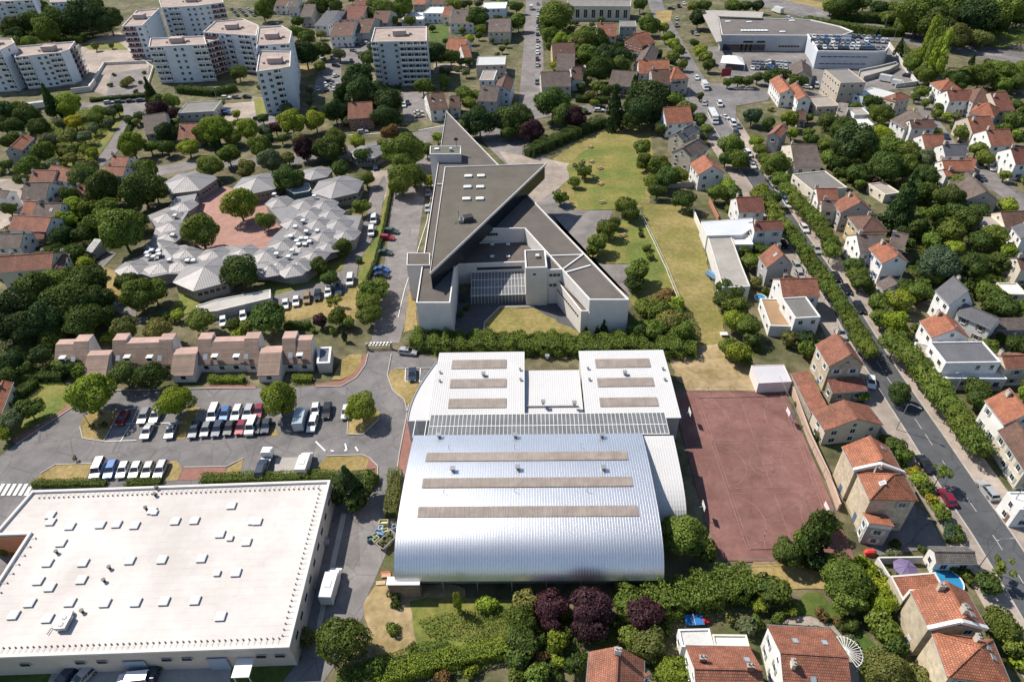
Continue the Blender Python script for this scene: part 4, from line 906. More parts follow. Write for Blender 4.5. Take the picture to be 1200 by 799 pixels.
# glazed corridor roof
cz = 7.3; c0 = gl(505, 486.5, cz+.5); c1 = gl(779, 486, cz+.5); cy0 = c0.y; ncell = 57; cw = (c1.x-c0.x)/ncell
pm = MB(); pm.box((0, 0, 0), (cw-.12, 1, .04)); PANE = pm.mesh('pane', ['blue_glass'])
ym = cy0*.45
for i in range(ncell):
    for (ya, yb_) in ((cy0, ym), (ym, .12)):
        o = link('pane', PANE, gy, None, (c0.x+(i+.5)*cw, (ya+yb_)/2, cz+.5-.4*(1-(ya+yb_)/2/cy0)*0+.2*((ya+yb_)/2/cy0)), None, (1, abs(ya-yb_)-.14, 1))
bb = MB()
for i in range(ncell+1): bb.bar((c0.x+i*cw, cy0, cz+.62), (c0.x+i*cw, .1, cz+.56), .09, .12)
for y in (cy0, ym, .12): bb.bar((c0.x, y, cz+.6), (c1.x, y, cz+.6), .16, .16)
bb.build('glazing_bar', 'white_trim', gy)
b = MB(); b.face([(c0.x, .0, 2.6), (c1.x, .0, 2.6), (c1.x, cy0, 2.6), (c0.x, cy0, 2.6)]); b.build('corridor_floor', 'wall', gy, (.22, .2, .19))
b = MB(); b.face([(c1.x, .0, 0), (c1.x, cy0, 0), (c1.x, cy0, cz+.5), (c1.x, .0, cz+.5)]); b.face([(c0.x, .0, 0), (c0.x, cy0, 0), (c0.x, cy0, cz+.5), (c0.x, .0, cz+.5)][::-1]); b.build('corridor_end', 'blue_glass', gy)
# open pergola frame west of the corridor
b = MB(); pa = gl(487, 493.5, cz+.3); pb = gl(485.5, 509, cz+.3)
for x in (pa.x, pa.x+2.2, pa.x+4.4, c0.x): b.bar((x, pa.y+.3, cz+.3), (x, .2, cz+.3), .14)
for y in (pa.y+.3, .2): b.bar((pa.x, y, cz+.3), (c0.x, y, cz+.3), .14)
for y in (pa.y+.3, .2): b.bar((pa.x, y, 0), (pa.x, y, cz+.3), .16)
b.build('pergola', 'white_trim', gy)
# timber store at the foot of the barrel
st = root('timber_store', G(477, 691), 'slatted timber lean-to at the corner of the barrel roofed hall', 'shed', GYA)
m = MB(); m.box((0, 0, 0), (5.1, .1, .26)); SL = m.mesh('slat', ['timber'])
for k in range(10): link('slat', SL, st, None, (0, -1.5+.03*k, .2+k*.36))
b = MB(); b.box((0, -.75, 3.85), (5.4, 1.5, .16)); b.build('roof', 'white_trim', st); b = MB(); b.box((-2.5, -.7, 1.85), (.1, 1.2, 3.7)); b.box((2.5, -.7, 1.85), (.1, 1.2, 3.7)); b.box((0, -1.1, 1.8), (4.9, .1, 3.6)); b.build('side_wall', 'timber', st)
# northern halls
NZ = 6.0
nh = root('north_sports_hall', (O.x, O.y, 0), 'lower sports hall of flat white ribbed roofs with brown skylight bands and glazed corridor', 'sports hall', GYA)
def hall(x0, x1, y0, y1, z, wallcol=(.5, .48, .46)):
    rb = ribbed(x0, x1, [(y0, z-.35), (y0*.6+y1*.4, z), (y1, z-.1)], .45, .05); rb.build('roof', ['annex_roof', 'white_trim'], nh)
    b = MB(); b.prism([(x0+.25, y1+.25), (x1-.25, y1+.25), (x1-.25, y0-.3), (x0+.25, y0-.3)], 0, z-.5, 0, 0); b.build('wall', 'wall', nh, wallcol)
p0, p1, p2, p3 = gl(513.7, 413, NZ), gl(613.7, 412, NZ), gl(616, 484.5, NZ), gl(677.5, 411, NZ); p4, p5 = gl(779, 410.5, NZ), gl(795, 486, NZ)
yN, yS = (p0.y+p3.y)/2, c0.y+.2
hall(p0.x+.2, (p1.x+p2.x)/2, yN, yS, NZ+.3); hall((p3.x+gl(686, 484.5, NZ).x)/2, (p4.x+p5.x)/2, yN, yS, NZ+.3)
m0 = gl(615, 432.5, NZ-.6); rb = ribbed(p1.x+.1, p3.x-.1, [(m0.y, NZ-1.0), (yS, NZ-.7)], .45, .05); rb.build('middle_roof', ['annex_roof', 'white_trim'], nh)
b = MB(); b.prism([(p1.x, m0.y-.3), (p3.x, m0.y-.3), (p3.x, yS), (p1.x, yS)], 0, NZ-1.3); b.build('middle_wall', 'wall', nh, (.55, .53, .5))
b = MB(); b.bar((p1.x+.6, gl(615, 476.5, NZ-.6).y, NZ-.55), (p3.x-1, gl(615, 476.5, NZ-.6).y, NZ-.55), .2, .3); b.build('roof_step', 'grey_metal', nh)
# bulging west front
b = MB(); xw = p0.x+.2; pts = [(xw, yN-3)]
for t in range(9): a = t/8; pts.append((xw-3.6*math.sin(math.pi*min(1, a*.55+.05))**1.0-a*.8, yN-4-(yN-4-yS)*a))
pts += [(xw, yS)]
b.prism(pts, 0, NZ-.1, 0, 1); b.build('curved_front', ['wall', 'annex_roof'], nh, (.5, .52, .55))
ap = MB()
for a, c_ in zip(pts, pts[1:]): ap.bar((a[0], a[1], NZ-.02), (c_[0], c_[1], NZ-.02), .2, .22)
ap.build('curved_edge', 'grey_metal', nh)
_ym = yN*.6+yS*.4; _hz = NZ+.3
zf2 = lambda y: _hz-.35+.35*(y-yN)/(_ym-yN) if y > _ym else _hz-.1*(y-_ym)/(yS-_ym)
band(nh, T(9, 920, 87, 1172, 87, 1172, 127), zf=zf2); band(nh, T(9, 911, 177, 1172, 176, 1172, 216), zf=zf2); band(nh, T(9, 903, 269, 1172, 268, 1172, 311), zf=zf2)
band(nh, T(10, 387, 84, 640, 82, 646, 122), zf=zf2); band(nh, T(10, 397, 172, 658, 171, 664, 211), zf=zf2); band(nh, T(10, 408, 264, 677, 263, 683, 304), zf=zf2)
for x, y in T(9, 1065, 160) + T(10, 528, 155, 146, 292, 292, 297, 165, 78): vent(nh, x, y, zf2)
for x, y in T(9, 862, 148, 860, 188) + T(10, 355, 130, 362, 182, 705, 132, 714, 182, 38, 135, 40, 182): vent(nh, x, y, zf2, .6, name='small_vent')
# ================================================================ SCHOOL
sc = root('pointed_school', (-22, 128, 0), 'angular white school with a huge pointed triangular flat roof', 'school')
WC = (.60, .575, .56); RC = (.122, .106, .095); ZR = 10.5
block(sc, [(523, 130), (737.5, 351), (691, 351), (615, 267.5), (545, 267.5), (535, 295), (527.5, 354.5), (487.5, 354.5)], ZR, 0, 'wall', WC, 'flat_roof', RC, .4, .28)
TZ = 15.0
a_, b_, c_ = G(521, 195.5, TZ), G(641, 194.5, TZ), G(503.5, 320.5, TZ)
b_.y = a_.y; c_.x = a_.x
tp = [(a_.x, a_.y), (b_.x, b_.y), (c_.x, c_.y)]
bb = MB(); bb.prism(tp, 14.35, TZ-.32, 0, None, True); bb.build('upper_fascia', 'wall', sc, WC, sc.location)
P, Q = inset(tp, .35)
bb = MB(); bb.prism([(p.x, p.y) for p in Q], ZR-.5, 14.35, 0, None, True); bb.build('upper_glazing', 'shaded_glass', sc, None, sc.location)  # shaded face below the roof edge, its darkness painted in as near-black glass
parapet_mb(tp, TZ-.3, TZ, .28).build('parapet', 'wall', sc, (.56, .55, .54), sc.location)
P, Q = inset(tp, .4); bb = MB(); bb.face([(p.x, p.y, TZ-.28) for p in Q]); o = bb.build('upper_roof', 'flat_roof', sc, (.118, .106, .088), sc.location)
if o.data.polygons[0].normal.z < 0: o.data.flip_normals()
for x, y in ((549, 207.5), (563.8, 207.2), (548, 220.2), (563, 220.2), (546.8, 234.2), (562.5, 234)): on(sc, DOME, 'roof_dome', x, y, TZ-.28, 2.3, 1.5, 1.3)
plant_unit(sc, 541, 260, TZ-.28, .6)
bb = MB(); bb.box((G(542, 262, TZ).x+1.5, G(542, 262, TZ).y+2.0, TZ+.5), (2.4, 2.2, 1.4), .3); bb.tube([G(538, 258, TZ), G(538, 258, TZ)+Vector((0, 0, 3))], .06, 5); bb.build('roof_plant', 'dark_metal', sc, None, sc.location)
# lower courtyard roof, stair tower, terraces, boxes
LZ = 6.4
def yx(px, py, z): p = G(px, py, z); return p.x, p.y
c1_ = G(534.5, 309.5, LZ); c2_ = G(614, 309.5, LZ); yback = G(580, 267.5, ZR).y
block(sc, [(c1_.x-.5, c1_.y), (c2_.x+.5, c1_.y), (c2_.x+5, yback-.2), (c1_.x-.5, yback-.2)], LZ, 0, 'wall', WC, 'flat_roof', (.13, .11, .1), .3, .3, px=False)
bx0 = G(545, 267.5, ZR).x
win_rows(sc, (bx0+2, yback), (G(613, 267.5, ZR).x, yback), [8.6], 18, .75, .9, .02, me=WINP)
win_rows(sc, (c1_.x+5.2, c1_.y), (c2_.x-.3, c1_.y), [4.7], 18, .75, .9, .02, me=WINP)
for x, y in T(5, 1105, 348, 1180, 348, 1105, 405, 1180, 405): on(sc, DOME, 'roof_dome', x, y, LZ-.28, 1.1, .9, 1)
tw0 = G(614.5, 293, 11.6); tw1 = G(638.8, 293, 11.6); tf = G(626, 313.5, 11.6).y
block(sc, [(tw0.x, tf), (tw1.x, tf), (tw1.x, tw0.y), (tw0.x, tw0.y)], 11.6, 0, 'wall', (.56, .53, .50), 'flat_roof', RC, .35, .3, px=False)
on(sc, DOME, 'roof_vent', *T(6, 120, 405)[0], 11.3, 1.0, 1.0, 1.6); window(sc, (G(626.5, 322, 10).x-sc.location.x, tf-sc.location.y-.012, 9.6), 0, .8, .6, WINP)
s0 = G(639, 316, ZR); s1 = G(660, 316, ZR)
block(sc, [(tw1.x+.02, s0.y), (s1.x, s0.y), (s1.x+6, s0.y+7), (tw1.x+.02, s0.y+7)], ZR-.02, 0, 'wall', WC, 'flat_roof', RC, .55, .3, px=False)
win_rows(sc, (tw1.x+.2, s0.y), (s1.x-.3, s0.y), [8.8, 5.8], 3, .9, .9, me=WINP)
T7 = 7.0; ta, tb, tc_, td = G(651, 327, T7), G(681, 364.5, T7), G(692.5, 364.5, T7), G(668, 330, T7)
e1 = G(691, 351, ZR)
block(sc, [(ta.x, ta.y+4), (ta.x, ta.y), (tb.x, tb.y), (e1.x+.05, tb.y), (e1.x+.05, e1.y+.02), (s1.x+.5, s0.y+.6)], T7, 0, 'wall', (.66, .61, .57), 'flat_roof', (.16, .12, .1), .35, .25, px=False)
win_rows(sc, (s1.x+.6, s0.y-.2), (e1.x, e1.y), [8.8], 14, .8, .8, me=WINP); win_rows(sc, (ta.x, ta.y), (tb.x, tb.y), [4.6], 12, .8, .8, me=WINP)
win_rows(sc, (G(615, 267.5, ZR).x, yback), (tw1.x+1, tw0.y), [8.8], 5, .8, .8, me=WINP)
block(sc, [(477, 296.5), (504, 296.5), (504, 310.5), (476.5, 310.5)], 10.9, 0, 'wall', (.56, .54, .52), 'flat_roof', RC, .2, .2)
block(sc, [(504, 171.3), (540, 171.3), (540, 180.5), (503.5, 180.5)], 13.2, 0, 'wall', WC, 'flat_roof', (.14, .14, .11), .25, .25)
on(sc, DOME, 'roof_dome', 512, 175.5, 13, 1.6, 1.2, 1); on(sc, DOME, 'roof_vent', 528.5, 177, 13, 1.0, 1.0, 2.2)
bb = MB(); q = G(535, 172, 13); bb.tube([q, q+Vector((0, 0, 2.5))], .08, 5); bb.box((q.x, q.y, q.z+2.6), (1.2, .3, .9)); bb.build('aerial', 'dark_metal', sc, None, sc.location)
pl = MB(); 
for (xa, ya, xb, yb_) in tl(6, 252, 473, 368, 440): 
    p, q = G(xa, ya, ZR), G(xb, yb_, ZR); pl.bar((p.x, p.y, ZR-.3), (q.x, q.y, ZR-.3), .4, .5)
p, q = G(512, 216, ZR), G(519, 216, ZR); pl.bar((p.x, p.y, ZR), (q.x, q.y, ZR), .3, .4); pl.build('roof_upstand', 'white_trim', sc, None, sc.location)
# inner west wing wall fins and the sloping glasshouse in the court
gx0, gx1 = c1_.x+4.0, tw0.x-.1; gtop, gbot = 3.6, 2.6; gy0_, gy1_ = c1_.y-.15, G(580, 346, 2.6).y
nc = 16; cw2 = (gx1-gx0)/nc; pm = MB(); pm.box((0, 0, 0), (cw2-.14, 1, .04)); PN2 = pm.mesh('pane', ['blue_glass'])
sl_ = math.atan2(gtop-gbot, gy0_-gy1_)
for i in range(nc):
    for r in range(3):
        t = (r+.5)/3; o = link('pane', PN2, sc, None, (gx0+(i+.5)*cw2-sc.location.x, gy0_+(gy1_-gy0_)*t-sc.location.y, gtop+(gbot-gtop)*t), None, (1, (gy0_-gy1_)/3-.16, 1)); o.rotation_euler = (sl_, 0, 0)
bb = MB()
for i in range(nc+1): bb.bar((gx0+i*cw2, gy0_, gtop+.05), (gx0+i*cw2, gy1_, gbot+.05), .1)
for r in range(4): t = r/3; bb.bar((gx0, gy0_+(gy1_-gy0_)*t, gtop+(gbot-gtop)*t+.05), (gx1, gy0_+(gy1_-gy0_)*t, gtop+(gbot-gtop)*t+.05), .12)
for i in range(0, nc+1): bb.bar((gx0+i*cw2, gy1_, 0), (gx0+i*cw2, gy1_, gbot), .1)
bb.build('glazing_bar', 'white_trim', sc, None, sc.location)
bb = MB(); bb.box(((gx0+gx1)/2, gy1_+.1, gbot/2), (gx1-gx0, .08, gbot)); bb.build('glass_front', 'blue_glass', sc, None, sc.location)
# fins of light frames on the west inner wall
# ================================================================ PAVILION SCHOOL (grey pyramids)
pv = root('pavilion_school', (*yx(300, 300, 0), 0), 'low grey school of linked six sided pyramid roofs around a red playground', 'school')
PZ = 3.3
def zo(ox, oy, s, *a): return [(ox+a[i]/s, oy+a[i+1]/s) for i in range(0, len(a), 2)]
base = [(312, 241), (324, 229), (340, 236), (375, 228), (392, 238), (401, 246), (400, 252), (424, 253), (415, 281), (396, 288), (380, 295), (377, 303), (357.5, 319), (339, 322), (312.5, 317), (285, 316), (240, 318), (210, 321), (196, 321), (177, 325), (166, 321), (144, 324), (135, 319), (150, 306), (170, 298), (177, 284), (182.7, 266), (173, 252.7), (197, 243), (206.7, 231), (230.7, 227), (226.7, 239), (213, 260), (200, 289), (217, 287), (232, 292), (249, 291), (270, 288), (294.5, 293.6), (312.5, 289), (320, 277), (333.5, 265), (326, 256)]
W = [G(x, y, PZ) for x, y in base]; b = MB(); b.prism([(p.x, p.y) for p in W], 0, PZ, 0, 1); b.build('wall', ['wall', 'flat_roof'], pv, (.30, .28, .27), pv.location)
mat('zinc', (.235, .228, .235), .55, metal=.25, noise=.08, scale=.4, pattern=('stripe', .6, 0, .08), bump=.2, coord='pos')
mat('teal_wall', (.06, .13, .14), .6, noise=.1)
b = MB(); b.face([(p.x, p.y, PZ+.03) for p in W]); o = b.build('low_roof', 'zinc', pv, None, pv.location)
if o.data.polygons[0].normal.z < 0: o.data.flip_normals()
def hexroof(cx, cy, rr, z0, z1, rot=0, n=6, name='pyramid_roof', drop=.22):
    b = MB(); P = [(math.cos(rot+2*math.pi*i/n)*rr, math.sin(rot+2*math.pi*i/n)*rr) for i in range(n)]
    for i in range(n):
        p, q = P[i], P[(i+1) % n]; b.face([(p[0], p[1], 0), (q[0], q[1], 0), (0, 0, z1-z0)]); b.face([(p[0], p[1], -drop), (q[0], q[1], -drop), (q[0], q[1], 0), (p[0], p[1], 0)])
        b.bar((p[0], p[1], .02), (0, 0, z1-z0+.02), .09, .06)
    return b
SMALLHEX = hexroof(0, 0, 4.7, PZ+.1, PZ+1.2, .26).mesh('pyramid_roof', ['zinc'])
ZB = 6.656
apx = zo(260, 190, ZB, 440, 278, 645, 290, 795, 300, 685, 362, 845, 368, 560, 435, 745, 440, 905, 445, 590, 520, 785, 540, 960, 530, 470, 605, 650, 612, 830, 620, 340, 685, 715, 690, 600, 765, 440, 770) + zo(120, 190, 7.5, 705, 350, 560, 440, 590, 525, 480, 685, 570, 620) + zo(120, 270, ZB, 650, 140, 860, 150, 215, 255, 440, 245, 1090, 135, 480, 130, 600, 230, 1000, 200) + zo(300, 200, 4, 60, 440, 170, 440)
for x, y in apx:
    p = G(x, y, PZ+1.6)-pv.location; link('pyramid_roof', SMALLHEX, pv, None, (p.x, p.y, PZ+.1+random.uniform(0, .05)))
def bighex(eaves, z0=3.7, rise=2.1, col=(.26, .24, .23), nm=True):
    P = [G(x, y, z0) for x, y in eaves]; cx = sum(p.x for p in P)/len(P); cy = sum(p.y for p in P)/len(P)
    rr = sum(math.hypot(p.x-cx, p.y-cy) for p in P)/len(P); a0 = math.atan2(P[0].y-cy, P[0].x-cx)
    r = root('hexagonal_classroom', (cx, cy, 0), None, 'classroom', 0, None, True); DESC[r.name] = ('grey', 'hexagonal', 'classroom')
    b = hexroof(0, 0, rr, z0, z0+rise, a0); o = link('roof', b.mesh('roof', ['zinc']), r); o.location = (0, 0, z0)
    w_ = MB(); w_.prism([(math.cos(a0+math.pi*i/3)*(rr-.5), math.sin(a0+math.pi*i/3)*(rr-.5)) for i in range(6)], 0, z0-.15); w_.build('wall', 'wall', r, col)
    for i in range(6):
        a = Vector((math.cos(a0+math.pi*i/3)*(rr-.5), math.sin(a0+math.pi*i/3)*(rr-.5), 0)); c_ = Vector((math.cos(a0+math.pi*(i+1)/3)*(rr-.5), math.sin(a0+math.pi*(i+1)/3)*(rr-.5), 0))
        win_rows(r, a, c_, [2.1], 5, .9*rr/6, 1.1, .04, off=(0, 0), me=WINP)
    return r
bighex([(192, 216.7), (205.3, 204), (234.7, 200.4), (249, 207.3), (240, 223), (206.7, 230)])
bighex([(269.8, 221.5), (281, 208.8), (311.8, 202), (325.3, 209.5), (324.5, 219), (305, 229)])
bighex([(368, 225.3), (374, 211), (395, 206.8), (426, 211.8), (422, 225.3), (392, 234.3)])
bighex([(204.9, 330), (219, 310.5), (252, 300.8), (275, 308), (268.7, 332.3), (231.2, 342.9)])
bighex([(403.8, 179), (417, 172.5), (440, 171), (452, 175.5), (447, 184), (425, 186.5)], 3.5, 1.8)
bighex([(354, 197.5), (368, 196), (387, 199), (386, 206.5), (372.6, 212.5), (354.6, 206.5)], 3.5, 1.2)
fl = root('flat_annex', (*yx(350, 220, 3), 0), 'small dark flat roofed annex tucked between the hexagonal classrooms', 'annex')
block(fl, zo(260, 190, ZB, 500, 210, 570, 165, 680, 165, 695, 205, 680, 225, 565, 245), 3.2, 0, 'teal_wall', None, 'flat_roof', (.3, .31, .33), .2, .2)
for x, y in zo(260, 190, ZB, 635, 462, 575, 508, 660, 545, 540, 583, 620, 600, 660, 600, 585, 620, 600, 645, 650, 645, 685, 625, 550, 693, 428, 720, 522, 742, 745, 540, 410, 255, 722, 268) + zo(120, 270, ZB, 550, 40, 440, 165, 445, 190, 400, 210, 355, 205, 350, 180, 385, 160, 525, 235, 665, 240, 712, 240) + zo(120, 190, 7.5, 640, 475, 620, 645):
    on(pv, DOME, 'roof_dome', x, y, PZ+.9, 1.35, 1.35, 1.2)
bs = root('covered_passage', (*yx(270, 352, 0), 0), 'long low flat concrete roof beside the lane below the grey pavilions', 'shelter')
block(bs, [(229.5, 358.5), (252, 351), (317, 339), (317, 349), (254, 364), (233, 366)], 2.6, 0, 'wall', (.5, .48, .46), 'flat_roof', (.42, .40, .37), .2, .2)
# ================================================================ TERRACE OF BROWN MANSARD HOUSES
def mansard(r, xl_, xr_, yf, yb_, zt, zb, ybot, wz=True):
    """one bay: flat top, steep tiled front down to zb, wall below; photo x at the front edge of the top"""
    off = r.location; L_, R_, Bk, Ft = G(xl_, yf, zt), G(xr_, yf, zt), G(xl_, yb_, zt), G((xl_+xr_)/2, ybot, zb)
    x0, x1, yt_, ybk, yfr = L_.x, R_.x, L_.y, Bk.y, Ft.y
    b = MB(); b.prism([(x0+.05, yfr+.3), (x1-.05, yfr+.3), (x1-.05, ybk), (x0+.05, ybk)], 0, zb-.1, 0, None)
    for x in (x0+.05, x1-.05):
        q = [(x, yfr+.3, zb-.1), (x, ybk, zb-.1), (x, ybk, zt-.1), (x, yt_+.1, zt-.1)]; b.face(q if x > x0+.1 else q[::-1])
    b.face([(x1-.05, ybk, zb-.1), (x0+.05, ybk, zb-.1), (x0+.05, ybk, zt-.1), (x1-.05, ybk, zt-.1)])
    b.build('wall', 'wall', r, (.66, .61, .58), off)
    b = MB(); b.face([(x0, yfr, zb), (x1, yfr, zb), (x1, yt_, zt), (x0, yt_, zt)]); b.face([(x0, yfr, zb-.2), (x1, yfr, zb-.2), (x1, yfr, zb), (x0, yfr, zb)])
    b.face([(x1, yfr, zb-.2), (x1, yt_, zt-.25), (x1, yt_, zt), (x1, yfr, zb)]); b.face([(x0, yfr, zb-.2), (x0, yfr, zb), (x0, yt_, zt), (x0, yt_, zt-.25)])
    b.build('mansard_roof', 'strip_roof', r, (.33, .235, .185), off)
    b = MB(); b.box(((x0+x1)/2, (yt_+ybk)/2, zt-.02), (x1-x0, ybk-yt_, .12)); b.build('flat_top', 'flat_roof', r, (.48, .33, .28), off)
    win_rows(r, (x0+.4, yfr+.3), (x1-.4, yfr+.3), [1.45], max(1, int((x1-x0)/3.0)), 1.2, 1.1, .02, me=WINP)
    return (x0, x1, yfr, yt_)
def _dorm():
    b = MB(); b.box((0, 0, 0), (1, 1.0, .9)); b.box((0, -.05, .48), (1.1, 1.15, .08)); b.face([(-.4, -.51, -.35), (.4, -.51, -.35), (.4, -.51, .35), (-.4, -.51, .35)], 1); return b.mesh('dormer', ['white_trim', 'glass'])
DORM = _dorm()
def terr(label, px0, bays, dorm, flat):
    r = root('terraced_house', (*yx(px0, 440, 0), 0), label, 'house')
    for b_ in bays: x0, x1, yfr, yt_ = mansard(r, *b_)
    zt, zb, yb2 = bays[0][4], bays[0][5], bays[0][6]
    for x, y in dorm:
        p = G(x, y, 4.6)-r.location; link('dormer', DORM, r, None, (p.x, p.y, 4.5), None, (1.3, 1.1, 1.1))
    for x, y in flat:
        p = G(x, y, 4.2)-r.location; o = link('rooflight', RL, r, None, (p.x, p.y, 4.3), None, (1.0, 1.3, 1)); o.rotation_euler = (math.atan2(4, 5), 0, 0)
    return r
terr('brown terraced house with stepped flat tops at the western end of its row', 80, [(65, 86, 404, 398, 5.9, 2.6, 428), (86.2, 103, 400.5, 392.5, 6.6, 2.6, 428)], [(74, 420)], [(86, 421)])
terr('low brown tiled garage house behind the large bright tree', 115, [(101.7, 127.5, 417, 411, 5.0, 2.3, 441)], [], [])
terr('wide brown terraced house half hidden by two dark round trees', 165, [(131.5, 147, 399, 391, 6.9, 2.6, 427), (147.2, 186, 402.7, 396, 6.3, 2.6, 427), (186.2, 202, 398.5, 391, 6.9, 2.6, 427)], [(149.7, 419), (176, 419)], [(138.5, 420), (187.5, 420)])
terr('low brown tiled garage house with pink top and white garage doors', 215, [(203, 229.5, 415.5, 407.5, 5.0, 2.3, 440)], [], [])
terr('wide brown terraced house with two white dormers over a clipped hedge', 265, [(231.7, 247.3, 397.7, 390, 6.9, 2.6, 427), (247.5, 286, 401, 395, 6.3, 2.6, 427), (286.2, 303, 397, 389.5, 6.9, 2.6, 427)], [(252, 418), (277.5, 418)], [(241, 418.5), (288.5, 418)])
terr('low brown tiled garage house left of the easternmost terraced house', 315, [(304, 329.5, 414, 406, 5.0, 2.3, 440)], [], [])
terr('narrow brown terraced house with one dormer at the eastern end of its row', 345, [(330.5, 346, 396.7, 388.5, 6.9, 2.6, 426), (346.2, 365, 399, 393, 6.3, 2.6, 426)], [(351.5, 416.5)], [(340.5, 416.5)])
ga = root('garage', (*yx(379, 430, 0), 0), 'pale garage with dark flat roof at the end of the brown terrace', 'garage')
block(ga, [(372.5, 407), (388.5, 406), (386.5, 425), (371, 425.5)], 3.0, 0, 'wall', (.5, .48, .45), 'flat_roof', (.13, .15, .18), .3, .5)
# ================================================================ APARTMENT BLOCKS
def _balc():
    b = MB(); b.box((0, -.6, -.55), (1, 1.2, .14)); b.box((0, -1.17, -.05), (1, .08, .9), mi=1); b.face([(-.4, -.03, -.4), (.1, -.03, -.4), (.1, -.03, 1.2), (-.4, -.03, 1.2)], 2); b.face([(.2, -.03, .1), (.42, -.03, .1), (.42, -.03, 1.1), (.2, -.03, 1.1)], 2); return b.mesh('balcony', ['concrete', 'white_trim', 'glass'])
BALC = _balc()
def _balr():
    b = MB(); b.box((0, -.6, -.55), (1, 1.2, .14)); b.box((0, -1.17, -.05), (1, .08, .9), mi=1); b.face([(-.4, -.03, -.4), (.1, -.03, -.4), (.1, -.03, 1.2), (-.4, -.03, 1.2)], 2); b.face([(.2, -.03, .1), (.42, -.03, .1), (.42, -.03, 1.1), (.2, -.03, 1.1)], 2); return b.mesh('balcony', ['concrete', 'brown_rail', 'glass'])
mat('brown_rail', (.22, .10, .09), .7, noise=.1)
BALR = _balr()
def solve_h(top, bot):
    g0 = G(*bot, 0); best = (1e9, 0)
    for i in range(20, 400):
        z = i*.1; p = G(*top, z); d = abs(p.y-g0.y)
        if d < best[0]: best = (d, z)
    return best[1]
def apart(label, pts, z, fac, storeys=None, wcol=(.70, .725, .765), plant=True, name='apartment_block', pcol=(.66, .64, .62)):
    """pts: roof outline; fac: facades as (i, pattern): pattern letters w window, b balcony, r brown balcony, . blank"""
    c_ = G(sum(p[0] for p in pts)/len(pts), sum(p[1] for p in pts)/len(pts), z)
    r = root(name, (c_.x, c_.y, 0), label, 'apartment block'); W = block(r, pts, z, 0, 'wall', wcol, 'flat_roof', (.36, .29, .255), .6, .35, pcol)
    n = storeys or round(z/2.8); fh = (z-.6)/n
    for i, pat in fac:
        a, b_ = W[i]-r.location, W[(i+1) % len(W)]-r.location; a.z = b_.z = 0
        d = b_-a; mid = (a+b_)/2
        nn = Vector((d.y, -d.x, 0)).normalized()
        cen = sum(((w_-r.location) for w_ in W), Vector())/len(W); cen.z = 0
        if nn.dot(mid-cen) < 0: a, b_ = b_, a; d = -d; nn = -nn; 
        ang = math.atan2(d.y, d.x); m = len(pat); u = d.length/m
        if (PXY((a.x+r.location.x, a.y+r.location.y, 0))[0] > PXY((b_.x+r.location.x, b_.y+r.location.y, 0))[0]): pat = pat[::-1]
        for f in range(n):
            zc = fh*f+fh*.55
            for k, ch in enumerate(pat):
                p = a+d*((k+.5)/m)+nn*.02
                if ch == 'w': window(r, (p.x, p.y, zc), ang, min(1.5, u*.6), 1.35)
                elif ch in 'br': link('balcony', BALC if ch == 'b' else BALR, r, None, (p.x, p.y, zc), ang, (u*.97, 1, 1))
    if plant:
        b = MB(); b.box((0, 0, z+.6), (6, 4, 2.2)); b.box((0, 0, z+1.75), (6.4, 4.4, .15), mi=1); b.box((5, .5, z-.1), (1.2, 1.2, 1.0)); b.box((-5, -.6, z-.2), (.9, .9, .8)); b.tube([(2, 0, z+1.8), (2, 0, z+4.2)], .06, 4); b.build('roof_plant_room', ['wall', 'flat_roof'], r, (.42, .34, .32))
    return r
apart('long pale blue grey apartment block beyond the allotment trees', [(17, 67), (71, 61.4), (74, 60), (81, 57.8), (87.8, 48.5), (18, 54.6)], solve_h((71, 61.4), (87, 99)), [(0, 'bb.wwbb'), (1, '.'), (3, 'rb')])
apart('taller pale apartment block cut off by the edge beyond the allotments', [(-40, 60), (0, 58.5), (17, 50), (13.7, 45), (-40, 44)], solve_h((71, 61.4), (87, 99))+4, [(0, 'bwwb'), (1, 'w')])
zR = solve_h((174, 55), (191.5, 98))
apart('white apartment block with six balcony rows above the sunken court', [(174, 55), (242, 52), (239, 42), (176, 45)], zR, [(0, 'bb.ww.bb'), (3, '..')])
apart('narrow white apartment block with brown balconies beside the sunken court', [(142.7, 31), (166.5, 30), (186.6, 10), (160, 12.5)], solve_h((142.7, 31), (156.5, 70)), [(0, 'rrw'), (1, 'w..w')])
apart('wide white apartment block with brown balconies at the rear', [(189, 9), (230, 7), (262, 3), (258, -8), (184, -6)], zR, [(0, 'wbb.ww'), (1, 'wwrr')])
apart('recessed link block with brown balconies joining two white apartment blocks', [(239, 51), (257, 46), (256, 39), (240, 41)], zR-1.5, [(0, 'rr')], plant=False)
apart('long white apartment block stepping towards the street', [(238, 37.5), (256, 39), (300, 42), (303, 30), (285, 22), (252, 25)], zR+1, [(0, 'rr'), (1, 'wb.bbw')])
apart('middle white apartment block with flat pink roof and wide penthouse', [(300, 59), (302, 53), (339, 51), (342, 37), (330, 30), (303, 32)], zR+3, [(1, 'bwb'), (2, 'w')], plant=True)
apart('tall end apartment block with blank cream gable above the street', [(300, 84), (328.8, 80), (340, 78), (341, 60), (304, 59.5)], solve_h((300.6, 84), (315, 135)), [(0, 'wwb'), (2, '..')])
apart('pale apartment block glimpsed behind the big dark park trees', [(59, 3), (90, 1.5), (100, -7), (56, -6)], zR, [(0, 'bwwb')], plant=False)
apart('distant pale apartment block in the far corner behind the trees', [(-30, 3), (38, 0), (42, -9), (-30, -9)], zR, [(0, 'wbwbwb')], plant=False)
